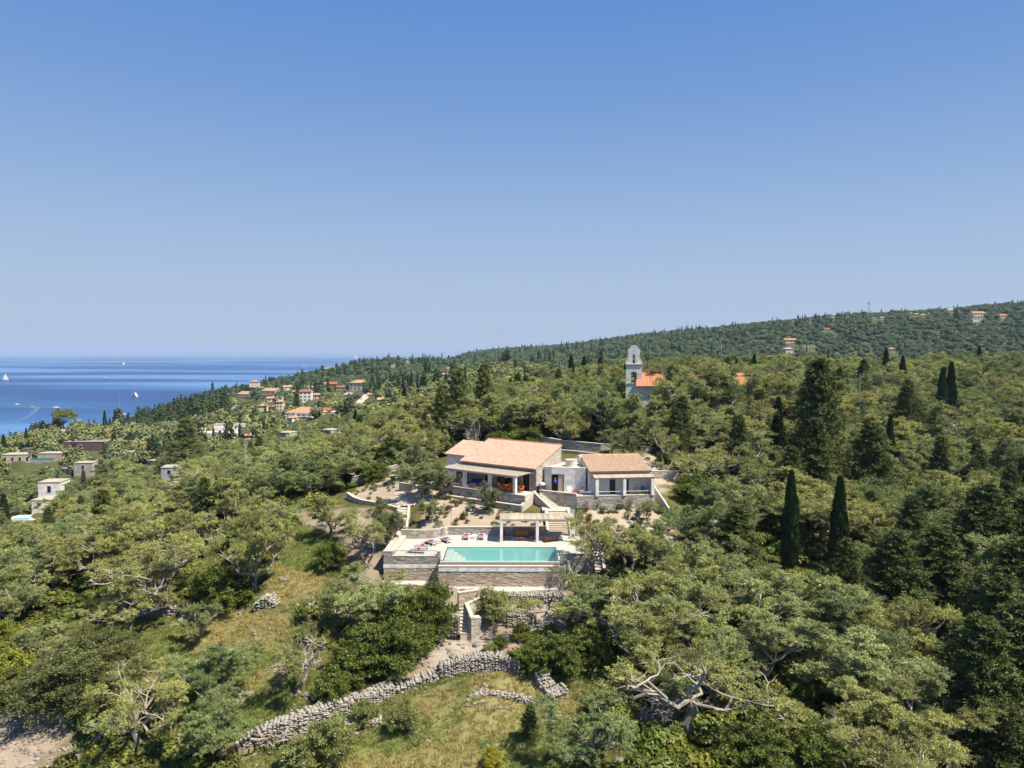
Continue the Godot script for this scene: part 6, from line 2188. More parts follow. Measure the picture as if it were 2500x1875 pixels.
# distance to a tapered capsule
func capsule(p: Vector3, a: Vector3, b: Vector3, ra: float, rb: float) -> float:
	var d := b - a
	var t := clampf((p - a).dot(d) / maxf(d.length_squared(), 1e-8), 0, 1)
	return p.distance_to(a + d * t) - lerpf(ra, rb, t)

# surface nets over the smooth union of bones [a, b, ra, rb, colour]
func flesh(m: MB, bones: Array, lo: Vector3, hi: Vector3, cell: float, soft: float) -> void:
	var nx := int((hi.x - lo.x) / cell) + 2
	var ny := int((hi.y - lo.y) / cell) + 2
	var nz := int((hi.z - lo.z) / cell) + 2
	var f := PackedFloat32Array()
	f.resize(nx * ny * nz)
	for k in nz:
		for j in ny:
			for i in nx:
				var p := lo + Vector3(i, j, k) * cell
				var s := 0.0
				var best := 1e9
				for b in bones:
					var d := capsule(p, b[0], b[1], b[2], b[3])
					best = minf(best, d)
					if d < soft * 6.0:
						s += exp(-d / soft)
				f[(k * ny + j) * nx + i] = -soft * log(s) if s > 1e-12 else best
	var at := {}
	var pts := PackedVector3Array()
	for k in nz - 1:
		for j in ny - 1:
			for i in nx - 1:
				var c := Vector3.ZERO
				var n := 0
				var o := (k * ny + j) * nx + i
				for e in [[0, 1, Vector3(0, 0, 0), Vector3(1, 0, 0)], [0, nx, Vector3(0, 0, 0), Vector3(0, 1, 0)], [0, nx * ny, Vector3(0, 0, 0), Vector3(0, 0, 1)], [1, 1 + nx, Vector3(1, 0, 0), Vector3(1, 1, 0)], [1, 1 + nx * ny, Vector3(1, 0, 0), Vector3(1, 0, 1)], [nx, nx + 1, Vector3(0, 1, 0), Vector3(1, 1, 0)], [nx, nx + nx * ny, Vector3(0, 1, 0), Vector3(0, 1, 1)], [nx * ny, nx * ny + 1, Vector3(0, 0, 1), Vector3(1, 0, 1)], [nx * ny, nx * ny + nx, Vector3(0, 0, 1), Vector3(0, 1, 1)], [1 + nx, 1 + nx + nx * ny, Vector3(1, 1, 0), Vector3(1, 1, 1)], [1 + nx * ny, 1 + nx + nx * ny, Vector3(1, 0, 1), Vector3(1, 1, 1)], [nx + nx * ny, 1 + nx + nx * ny, Vector3(0, 1, 1), Vector3(1, 1, 1)]]:
					var u := f[o + e[0]]
					var v := f[o + e[1]]
					if (u < 0.0) != (v < 0.0):
						c += (e[2] as Vector3).lerp(e[3], u / (u - v))
						n += 1
				if n:
					at[o] = pts.size()
					pts.push_back(lo + (Vector3(i, j, k) + c / n) * cell)
	for o in at:
		var i: int = o % nx
		var j: int = (o / nx) % ny
		var k: int = o / (nx * ny)
		for q in [[1, nx, nx * ny], [nx, nx * ny, 1], [nx * ny, 1, nx]]:
			if (f[o] < 0.0) == (f[o + q[0]] < 0.0):
				continue
			var a: int = o - q[1]
			var b: int = o - q[2]
			var c: int = o - q[1] - q[2]
			if not (at.has(a) and at.has(b) and at.has(c)):
				continue
			var mid: Vector3 = (pts[at[o]] + pts[at[c]]) * 0.5
			var col := Color.WHITE
			var best := 1e9
			for bn in bones:
				var d := capsule(mid, bn[0], bn[1], bn[2], bn[3])
				if d < best:
					best = d
					col = bn[4]
			if f[o] < 0.0:
				m.quad(pts[at[o]], pts[at[b]], pts[at[c]], pts[at[a]], col)
			else:
				m.quad(pts[at[o]], pts[at[a]], pts[at[c]], pts[at[b]], col)

func doorway_person() -> void:
	var o := thing("person", "person in bright blue shirt and dark trousers in the open doorway, hands raised", "person", Vector3(5.52, 3.42, -90.12), deg_to_rad(-12))
	var skin := Color(0.42, 0.22, 0.14)
	var blue := Color(0.035, 0.075, 0.42)
	var dark := Color(0.02, 0.022, 0.035)
	var hair := Color(0.28, 0.04, 0.03)
	var shoe := Color(0.05, 0.04, 0.04)
	var m := MB.new()
	var bones := []
	for s in [-1.0, 1.0]:
		var hip := Vector3(s * 0.095, 0.90, 0)
		var knee := Vector3(s * 0.105, 0.49, 0.02)
		var ankle := Vector3(s * 0.11, 0.09, -0.02)
		bones.append([hip, knee, 0.088, 0.058, dark])
		bones.append([knee, ankle, 0.057, 0.04, dark])
		bones.append([ankle - Vector3(0, 0.045, 0.02), ankle + Vector3(s * 0.02, -0.055, 0.15), 0.042, 0.033, shoe])
		var sh := Vector3(s * 0.175, 1.39, 0)
		var el := Vector3(s * 0.25, 1.13, 0.06)
		var wr := Vector3(s * 0.07, 1.33, 0.23)
		bones.append([sh, el, 0.055, 0.042, blue])
		bones.append([el, wr, 0.042, 0.028, blue])
	bones.append([Vector3(-0.07, 0.92, 0), Vector3(0.07, 0.92, 0), 0.115, 0.115, dark])
	bones.append([Vector3(0, 0.98, 0), Vector3(0, 1.2, 0), 0.13, 0.135, blue])
	bones.append([Vector3(-0.09, 1.33, 0), Vector3(0.09, 1.33, 0), 0.12, 0.12, blue])
	bones.append([Vector3(-0.14, 1.4, 0), Vector3(0.14, 1.4, 0), 0.06, 0.06, blue])
	bones.append([Vector3(0, 1.42, 0), Vector3(0, 1.54, 0.015), 0.055, 0.052, skin])
	flesh(m, bones, Vector3(-0.4, -0.02, -0.22), Vector3(0.4, 1.56, 0.34), 0.022, 0.014)
	# head with a face
	var head := [[Vector3(0, 1.60, 0.01), Vector3(0, 1.67, 0.0), 0.072, 0.088, skin], [Vector3(0, 1.565, 0.045), Vector3(0, 1.58, 0.03), 0.042, 0.05, skin], [Vector3(0, 1.635, 0.085), Vector3(0, 1.60, 0.103), 0.010, 0.014, skin], [Vector3(-0.02, 1.568, 0.083), Vector3(0.02, 1.568, 0.083), 0.008, 0.008, Color(0.35, 0.12, 0.10)], [Vector3(0, 1.70, -0.015), Vector3(0, 1.62, -0.05), 0.088, 0.072, hair], [Vector3(0, 1.735, 0.02), Vector3(0, 1.71, 0.045), 0.055, 0.045, hair]]
	for s in [-1.0, 1.0]:
		head.append([Vector3(s * 0.031, 1.643, 0.078), Vector3(s * 0.031, 1.643, 0.081), 0.011, 0.011, Color(0.03, 0.02, 0.02)])
		head.append([Vector3(s * 0.086, 1.625, 0.0), Vector3(s * 0.087, 1.60, 0.005), 0.016, 0.012, skin])
	flesh(m, head, Vector3(-0.13, 1.5, -0.15), Vector3(0.13, 1.8, 0.15), 0.009, 0.006)
	# hands held together before the chin, the fingers bent
	for s in [-1.0, 1.0]:
		var wr := Vector3(s * 0.07, 1.33, 0.23)
		var up := Vector3(-s * 0.25, 0.93, 0.1).normalized()
		var across := Vector3(0.25 * s, 0.05, 0.95).normalized()
		var knuckle := wr + up * 0.095
		var hb := [[wr, wr + up * 0.05, 0.026, 0.03, skin]]
		for i in 4:
			var k := knuckle + across * (i - 1.5) * 0.021
			hb.append([wr + up * 0.04 + across * (i - 1.5) * 0.014, k, 0.015, 0.011, skin])
			var l: float = [0.036, 0.044, 0.041, 0.032][i]
			var bend := (up * 0.75 - Vector3(s, 0, 0) * 0.65).normalized()
			hb.append([k, k + bend * l, 0.0095, 0.009, skin])
			hb.append([k + bend * l, k + bend * l + (up * 0.25 - Vector3(s, 0, 0) * 0.95).normalized() * l * 0.8, 0.009, 0.0075, skin])
		hb.append([wr + up * 0.025 - across * 0.024, wr + up * 0.06 - across * 0.05 - Vector3(s, 0, 0) * 0.012, 0.014, 0.011, skin])
		hb.append([wr + up * 0.06 - across * 0.05 - Vector3(s, 0, 0) * 0.012, wr + up * 0.095 - across * 0.048 - Vector3(s, 0, 0) * 0.022, 0.011, 0.0085, skin])
		flesh(m, hb, wr - Vector3(0.09, 0.04, 0.09), wr + Vector3(0.09, 0.2, 0.09), 0.006, 0.003)
	put("body", m.mesh(), mats["cloth"], o)

# ---------------------------------------------------------------- small garden plants

func garden_plants() -> void:
	rng.seed = 2222
	var ball := []
	var rust := []
	var sprig := []
	for k in 2:
		var a := MB.new()
		puff(a, Vector3(0, 0.22, 0), Vector3(0.3, 0.24, 0.3), 260, 0.11, 0.045, Color(0.05, 0.085, 0.03), Color(0.12, 0.17, 0.06))
		ball.append(a.mesh())
		var b := MB.new()
		var c := MB.new()
		for i in 70:
			var d := rdir()
			d.y = absf(d.y) + 0.5
			d = d.normalized()
			b.leaf(Vector3(d.x * 0.1, 0.05 + rf(0, 0.2), d.z * 0.1), d, d.cross(rdir()).normalized(), rf(0.22, 0.42), 0.06, Color(0.16, 0.05, 0.035).lerp(Color(0.30, 0.11, 0.06), rf(0, 1)))
			if i < 45:
				c.leaf(Vector3(d.x * 0.06, 0.02, d.z * 0.06), d, d.cross(rdir()).normalized(), rf(0.2, 0.45), 0.07, Color(0.13, 0.155, 0.045).lerp(Color(0.24, 0.25, 0.08), rf(0, 1)))
		rust.append(b.mesh())
		sprig.append(c.mesh())
	var beds := [["right", soils[7][0], 70], ["middle", soils[6][0], 64], ["left", soils[5][0], 90], ["upper", soils[8][0], 30]]
	var spots := []
	for bed in beds:
		var q: PackedVector2Array = bed[1]
		var box := Rect2(q[0], Vector2.ZERO)
		for p in q:
			box = box.expand(p)
		var n := 0
		var tries := 0
		while n < bed[2] and tries < 2000:
			tries += 1
			var p := Vector2(rf(box.position.x, box.end.x), rf(box.position.y, box.end.y))
			if edge_distance(p, q) < 0.4 or (p.x > -16.5 and p.x < -12.8 and p.y > -96 and p.y < -89):
				continue
			# rows
			p.y = snappedf(p.y, 1.25) + rf(-0.15, 0.15)
			n += 1
			var t := rf(0, 1)
			var kind := "sprig"
			if bed[0] != "left" and t < 0.34:
				kind = "ball"
			elif t > 0.82 and bed[0] != "left":
				kind = "rust"
			spots.append([bed[0], kind, p.x, p.y, n])
	spots.sort_custom(func(u, w): return u[2] < w[2])
	var seen_rows := {}
	const ORD := ["first", "second", "third", "fourth", "fifth", "sixth", "seventh", "eighth", "ninth", "tenth", "eleventh", "twelfth", "thirteenth", "fourteenth", "fifteenth", "sixteenth"]
	var first_row := {}
	for sp in spots:
		first_row[sp[0]] = mini(first_row.get(sp[0], 999), int(round(-sp[3] / 1.25)) - 63)
	for sp in spots:
		var row := int(round(-sp[3] / 1.25)) - 63
		var key := "%s%s%d" % [sp[0], sp[1], row]
		var k: int = seen_rows.get(key, 0)
		seen_rows[key] = k + 1
		var what: String = {"ball": "small round green plant", "rust": "small rusty red plant", "sprig": "small yellowish sprig"}[sp[1]]
		var label := "%s in the %s garden bed's %s row, %s from the left" % [what, sp[0], ORD[clampi(row - first_row[sp[0]], 0, 15)], ORD[mini(k, 15)]]
		var m: ArrayMesh = {"ball": ball, "rust": rust, "sprig": sprig}[sp[1]][sp[4] % 2]
		var o := put("garden_plant", m, mats["green_leaf"], self, Vector3(sp[2], ground(sp[2], sp[3]), sp[3]), rf(0, TAU))
		var s := rf(1.0, 1.75)
		o.scale = Vector3(s, s, s)
		tag(o, label, "plant", "%ss in the %s garden bed" % [what, sp[0]])
	# climbers on the wall under the guest house and the lower house wall
	var climb := [[9.2, 2.9, -86.82, "climbing sprig on the wall under the guest terrace, leftmost"], [10.6, 2.9, -86.98, "climbing sprig on the wall under the guest terrace, second from the left"], [13.2, 2.9, -87.3, "climbing sprig on the wall under the guest terrace, in the middle"], [14.7, 3.1, -87.5, "climbing sprig on the wall under the guest terrace, right of the middle"], [16.9, 2.9, -87.75, "climbing sprig on the wall under the guest terrace, rightmost"], [-1.0, 2.0, -87.4, "dark climber on the lower house wall, left one"], [0.3, 2.0, -86.5, "dark climber on the lower house wall, right one"]]
	for k in climb:
		var m := MB.new()
		for i in 90:
			var y := rf(0, 1.1)
			var p := Vector3(rf(-0.22, 0.22) * (0.5 + y), y, rf(0.02, 0.14))
			m.leaf(p, (rdir() + Vector3(0, 0.5, 0)).normalized(), Vector3(rf(-0.5, 0.5), 0.3, 1).normalized(), 0.13, 0.07, Color(0.05, 0.07, 0.025).lerp(Color(0.13, 0.15, 0.05), rf(0, 1)))
		tag(put("climbing_plant", m.mesh(), mats["green_leaf"], self, Vector3(k[0], k[1] - 1.05, k[2] + 0.06)), k[3], "plant", "climbing plants on the garden walls")


# ---------------------------------------------------------------- village, church, poles

const CREAM := Color(0.78, 0.70, 0.57)
const WHITE := Color(0.86, 0.855, 0.84)
const OCHRE := Color(0.70, 0.56, 0.37)
const ROSE := Color(0.72, 0.57, 0.49)
const TERRA := Color(0.48, 0.20, 0.13)
const PALEBLUE := Color(0.52, 0.58, 0.64)
const CONCRETE := Color(0.46, 0.44, 0.41)
const BEIGE := Color(0.56, 0.49, 0.40)
const PLUM := Color(0.17, 0.115, 0.115)
const BLUEGREY := Color(0.42, 0.47, 0.50)
const PEACH := Color(0.475, 0.310, 0.202)
const ORANGE := Color(0.446, 0.230, 0.115)
const RUST := Color(0.346, 0.137, 0.079)
const SALMONR := Color(0.475, 0.259, 0.173)
const GREY_ROOF := Color(0.36, 0.33, 0.33)
const BROWN_ROOF := Color(0.34, 0.19, 0.155)

func paint(c: Color) -> StandardMaterial3D:
	var key := "paint %s" % c.to_html(false)
	if not mats.has(key):
		var m := mat(key, c.r, c.g, c.b, 0.9, 0.15)
		m.albedo_texture = mats["paint"].albedo_texture
		m.uv1_triplanar = true
		m.uv1_world_triplanar = true
		m.uv1_scale = Vector3(0.12, 0.12, 0.12)
	return mats[key]

func house(label: String, at: Vector3, deg: float, w: float, d: float, h: float, roof: String, wallc: Color, roofc: Color, rows: int, cols: int, balcony := false) -> void:
	if at.z > -900.0 and h < 8.0:
		h *= 1.2
		w *= 1.08
	var o := thing("house", label, "house", at + Vector3(0, 0.4, 0), deg_to_rad(deg))
	keep.append([at.x, at.z, w * 0.5 * (0.42 if w > 25.0 else 1.0), at.y - (2.2 if at.z > -900.0 else 0.6)])
	var x := w / 2
	var wm := paint(wallc)
	var m := MB.new()
	m.box(Vector3(-x, -5, -d), Vector3(x, h, 0), Color.WHITE)
	var rise := d * 0.2
	if roof == "gable":
		m.hexa([Vector3(-x, h, -d), Vector3(x, h, -d), Vector3(x, h, 0), Vector3(-x, h, 0), Vector3(-x, h + rise, -d / 2 - 0.01), Vector3(x, h + rise, -d / 2 - 0.01), Vector3(x, h + rise, -d / 2 + 0.01), Vector3(-x, h + rise, -d / 2 + 0.01)], Color.WHITE)
	put("wall", m.mesh(), wm, o)
	var rm := paint(roofc)
	var r := MB.new()
	var e := 0.5
	if roof == "hip":
		var k := minf(x, d / 2) * 0.95
		r.hexa([Vector3(-x - e, h, -d - e), Vector3(x + e, h, -d - e), Vector3(x + e, h, e), Vector3(-x - e, h, e), Vector3(-x + k, h + rise + 0.3, -d / 2 - 0.02), Vector3(x - k, h + rise + 0.3, -d / 2 - 0.02), Vector3(x - k, h + rise + 0.3, -d / 2 + 0.02), Vector3(-x + k, h + rise + 0.3, -d / 2 + 0.02)], Color.WHITE)
	elif roof == "gable":
		for s in [0, 1]:
			var z0 := e if s == 0 else -d - e
			var y0 := h - e * rise / (d / 2) + 0.05
			var p := [Vector3(-x - e, y0, z0), Vector3(x + e, y0, z0), Vector3(x + e, h + rise + 0.05, -d / 2), Vector3(-x - e, h + rise + 0.05, -d / 2)]
			var up := Vector3(0, 0.16, 0)
			if s == 0:
				r.hexa([p[3], p[2], p[1], p[0], p[3] + up, p[2] + up, p[1] + up, p[0] + up], Color.WHITE)
			else:
				r.hexa([p[0], p[1], p[2], p[3], p[0] + up, p[1] + up, p[2] + up, p[3] + up], Color.WHITE)
	else:
		r.box(Vector3(-x - 0.15, h, -d - 0.15), Vector3(x + 0.15, h + 0.25, 0.15), Color.WHITE)
		rm = paint(Color(0.30, 0.265, 0.25) if wallc == PLUM else Color(0.46, 0.42, 0.37)) if roofc == PEACH else rm
	var roof_o := put("roof", r.mesh(), rm, o)
	if at.z > -900.0 and (roof == "hip" or roof == "gable"):
		var c := MB.new()
		c.box(Vector3(x * 0.4, h + rise * 0.2, -d * 0.75), Vector3(x * 0.4 + 0.7, h + rise + 1.1, -d * 0.75 + 0.7), Color.WHITE)
		put("chimney", c.mesh(), wm, roof_o)
	var dark := mats["glass_dark"] as Material
	for j in rows:
		var y0 := h * (j + 0.28) / rows
		var y1 := h * (j + 0.78) / rows
		for i in cols:
			var xc := lerpf(-x, x, (i + 0.5) / cols)
			var hw := minf(0.75, w / cols * 0.24)
			var f := one_box("window", o, Vector3(xc - hw, y0, -0.05), Vector3(xc + hw, y1, 0.06), paint(WHITE if wallc != WHITE else PALEBLUE))
			one_box("pane", f, Vector3(xc - hw * 0.82, y0 + (y1 - y0) * 0.06, 0.04), Vector3(xc + hw * 0.82, y1 - (y1 - y0) * 0.06, 0.075), dark)
		var nz := maxi(1, int(d / 4.0))
		for i in nz:
			var zc := lerpf(-d, 0, (i + 0.5) / nz)
			var f := one_box("window", o, Vector3(x - 0.05, y0, zc - 0.6), Vector3(x + 0.06, y1, zc + 0.6), paint(WHITE if wallc != WHITE else PALEBLUE))
			one_box("pane", f, Vector3(x + 0.04, y0 + (y1 - y0) * 0.06, zc - 0.5), Vector3(x + 0.075, y1 - (y1 - y0) * 0.06, zc + 0.5), dark)
	if balcony:
		one_box("terrace", o, Vector3(-x - 1.0, -5, 0.01), Vector3(x + 1.0, -0.1, 4.0), paint(wallc))
		one_box("balcony", o, Vector3(-x, h * 0.42, 0.01), Vector3(x, h * 0.48, 1.6), paint(wallc))
		for i in 4:
			var px := lerpf(-x + 0.15, x - 0.15, i / 3.0)
			one_box("pillar", o, Vector3(px - 0.15, -0.1, 1.25), Vector3(px + 0.15, h * 0.42, 1.55), wm)

func pole(label: String, x: float, z: float, hgt: float, metal := false, arms := 1) -> void:
	var o := thing("utility_pole", label, "utility pole", Vector3(x, ground(x, z), z))
	var m := MB.new()
	m.tube(PackedVector3Array([Vector3(0, -0.5, 0), Vector3(0, hgt, 0)]), PackedFloat32Array([0.17, 0.12]), 8, Color(0.30, 0.28, 0.26) if metal else Color(0.13, 0.10, 0.08))
	put("post", m.mesh(), mats["plain"], o)
	for i in arms:
		one_box("crossarm", o, Vector3(-0.8, hgt - 0.4 - i * 0.7, -0.05), Vector3(0.8, hgt - 0.28 - i * 0.7, 0.05), mats["iron"])
		for s in [-0.7, 0.0, 0.7]:
			one_box("insulator", o, Vector3(s - 0.05, hgt - 0.28 - i * 0.7, -0.05), Vector3(s + 0.05, hgt - 0.1 - i * 0.7, 0.05), mats["white_stucco"])

func wire(label: String, a: Vector3, b: Vector3, sag: float) -> void:
	var m := MB.new()
	var pts := PackedVector3Array()
	var rad := PackedFloat32Array()
	for i in 13:
		var t := i / 12.0
		pts.push_back((b - a) * t - Vector3(0, sag * 4.0 * t * (1 - t), 0))
		rad.push_back(0.025)
	m.tube(pts, rad, 4, Color(0.06, 0.06, 0.06))
	tag(put("power_line", m.mesh(), mats["plain"], self, a), label, "power line")

func church() -> void:
	var ground_y := 7.6
	var o := thing("church", "white church with an orange tiled roof among the olives", "church", Vector3(26.5, ground_y, -150.0), deg_to_rad(-8))
	var m := MB.new()
	m.box(Vector3(0, -3, -8), Vector3(24.5, 6.6, 0), Color.WHITE)
	m.hexa([Vector3(0, 6.6, -8), Vector3(24.5, 6.6, -8), Vector3(24.5, 6.6, 0), Vector3(0, 6.6, 0), Vector3(0, 9.2, -4.02), Vector3(24.5, 9.2, -4.02), Vector3(24.5, 9.2, -3.98), Vector3(0, 9.2, -3.98)], Color.WHITE)
	put("wall", m.mesh(), mats["white_stucco"], o)
	var bar := SALMONS()
	tile_roof(o, Vector3(-0.3, 6.55, 0.45), Vector3(24.8, 6.55, 0.45), Vector3(24.8, 9.38, -4.0), Vector3(-0.3, 9.38, -4.0), bar, 0.34, 0.5)
	tile_roof(o, Vector3(24.8, 6.55, -8.45), Vector3(-0.3, 6.55, -8.45), Vector3(-0.3, 9.38, -4.0), Vector3(24.8, 9.38, -4.0), bar, 0.34, 0.5, "roof_back")
	ridge_tiles(o, Vector3(-0.3, 9.38, -4.0), Vector3(24.8, 9.38, -4.0), bar)
	for i in 3:
		opening("window", o, 3.0 + i * 7.0, 4.0 + i * 7.0, 3.2, 5.2, 0.02, mats["white_stucco"], 1)
	# small annex seen through the trees on the right
	var an := thing("annex", "small white annex right of the church behind the olives", "building", Vector3(53.0, 7.0, -152.0), deg_to_rad(-8))
	one_box("wall", an, Vector3(0, -2, -5), Vector3(5, 4.6, 0), mats["white_stucco"])
	var rf_ := MB.new()
	rf_.box(Vector3(-0.2, 4.6, -5.2), Vector3(5.2, 4.8, 0.2), Color.WHITE)
	put("roof", rf_.mesh(), mats["coping"], an)
	# bell tower with stepped and curved gable
	var t := thing("bell_tower", "white bell tower with two arched openings and a curved top beside the church", "bell tower", Vector3(26.0, ground_y, -151.5), deg_to_rad(-9))
	var w := 3.35
	var wh := mats["white_stucco"] as Material
	one_box("shaft", t, Vector3(-w / 2, -3, -1.9), Vector3(w / 2, 6.9, 0), wh)
	one_box("cornice", t, Vector3(-w / 2 - 0.1, 6.9, -2.0), Vector3(w / 2 + 0.1, 7.08, 0.1), mat("grey_stone", 0.36, 0.34, 0.33))
	one_box("pier", t, Vector3(-w / 2, 7.08, -1.9), Vector3(-0.62, 9.5, 0), wh)
	one_box("pier", t, Vector3(0.62, 7.08, -1.9), Vector3(w / 2, 9.5, 0), wh)
	one_box("lintel", t, Vector3(-w / 2, 9.5, -1.9), Vector3(w / 2, 10.95, 0), wh)
	one_box("sill", t, Vector3(-0.8, 7.08, -1.95), Vector3(0.8, 7.3, 0.05), mats["grey_stone"])
	one_box("cornice", t, Vector3(-w / 2 - 0.14, 10.95, -2.04), Vector3(w / 2 + 0.14, 11.2, 0.14), mats["grey_stone"])
	# upper gable: an outline with curls, thick, with one narrow arched opening
	var half := [Vector2(1.72, 11.2), Vector2(1.72, 11.75), Vector2(1.55, 11.95), Vector2(1.33, 12.3), Vector2(1.24, 12.8), Vector2(1.24, 13.75), Vector2(1.36, 13.95), Vector2(1.3, 14.25), Vector2(1.02, 14.45), Vector2(0.92, 14.6), Vector2(0.8, 14.9), Vector2(0.5, 15.15), Vector2(0.0, 15.25)]
	var poly2 := PackedVector2Array()
	for p in half:
		poly2.push_back(p)
	for i in range(half.size() - 2, -1, -1):
		poly2.push_back(Vector2(-half[i].x, half[i].y))
	var cs := CSGPolygon3D.new()
	cs.name = "curved_gable"
	cs.polygon = poly2
	cs.depth = 1.1
	cs.material = wh
	var hole := CSGPolygon3D.new()
	hole.name = "opening"
	var hp := PackedVector2Array([Vector2(-0.3, 11.35), Vector2(0.3, 11.35), Vector2(0.3, 13.0)])
	for i in 5:
		hp.push_back(Vector2(0.3 * cos(PI * (i + 1) / 6.0), 13.0 + 0.3 * sin(PI * (i + 1) / 6.0)))
	hp.push_back(Vector2(-0.3, 13.0))
	hole.polygon = hp
	hole.depth = 3.0
	hole.operation = CSGShape3D.OPERATION_SUBTRACTION
	hole.position = Vector3(0, 0, 1)
	cs.add_child(hole)
	t.add_child(cs)
	cs.position = Vector3(0, 0, -0.35)
	var bell := MB.new()
	var br := [0.05, 0.16, 0.19, 0.24, 0.33]
	var by := [8.95, 8.85, 8.6, 8.35, 8.2]
	for i in 4:
		for k in 12:
			var a0 := TAU * k / 12.0
			var a1 := TAU * (k + 1) / 12.0
			bell.quad(Vector3(cos(a0) * br[i], by[i], sin(a0) * br[i]), Vector3(cos(a1) * br[i], by[i], sin(a1) * br[i]), Vector3(cos(a1) * br[i + 1], by[i + 1], sin(a1) * br[i + 1]), Vector3(cos(a0) * br[i + 1], by[i + 1], sin(a0) * br[i + 1]), Color.WHITE)
	put("bell", bell.mesh(), mat("bronze", 0.12, 0.09, 0.05, 0.5, 0.5, 0.8), t, Vector3(0, 0.2, -0.95))
	one_box("bell_yoke", t, Vector3(-0.62, 9.1, -1.0), Vector3(0.62, 9.22, -0.88), mats["iron"])
	var cr := MB.new()
	cr.box(Vector3(-0.04, 15.2, -0.9), Vector3(0.04, 15.85, -0.82), Color.WHITE)
	cr.box(Vector3(-0.2, 15.55, -0.9), Vector3(-0.04, 15.63, -0.82), Color.WHITE)
	cr.box(Vector3(0.04, 15.55, -0.9), Vector3(0.2, 15.63, -0.82), Color.WHITE)
	put("cross", cr.mesh(), mats["iron"], t)
	keep.append([26.0, -151.5, 3.0, 11.5])
	keep.append([28.6, -150.0, 3.0, 12.6])
	for k in [[34.3, -87.1, 1.6, -2.8], [39.8, -86.4, 1.8, -2.8], [51.0, -118.0, 4.0, 5.0], [30.2, -88.0, 2.6, -1.0], [-18.5, -98.5, 7.0, 1.7], [-13.0, -92.0, 3.0, 1.4], [14.0, -84.0, 5.5, 0.6], [-20.0, -87.0, 6.0, 0.2]]:
		keep.append(k)

func SALMONS() -> Array:
	return [Color(0.476, 0.212, 0.111), Color(0.510, 0.246, 0.136), Color(0.442, 0.178, 0.089), Color(0.527, 0.281, 0.162)]

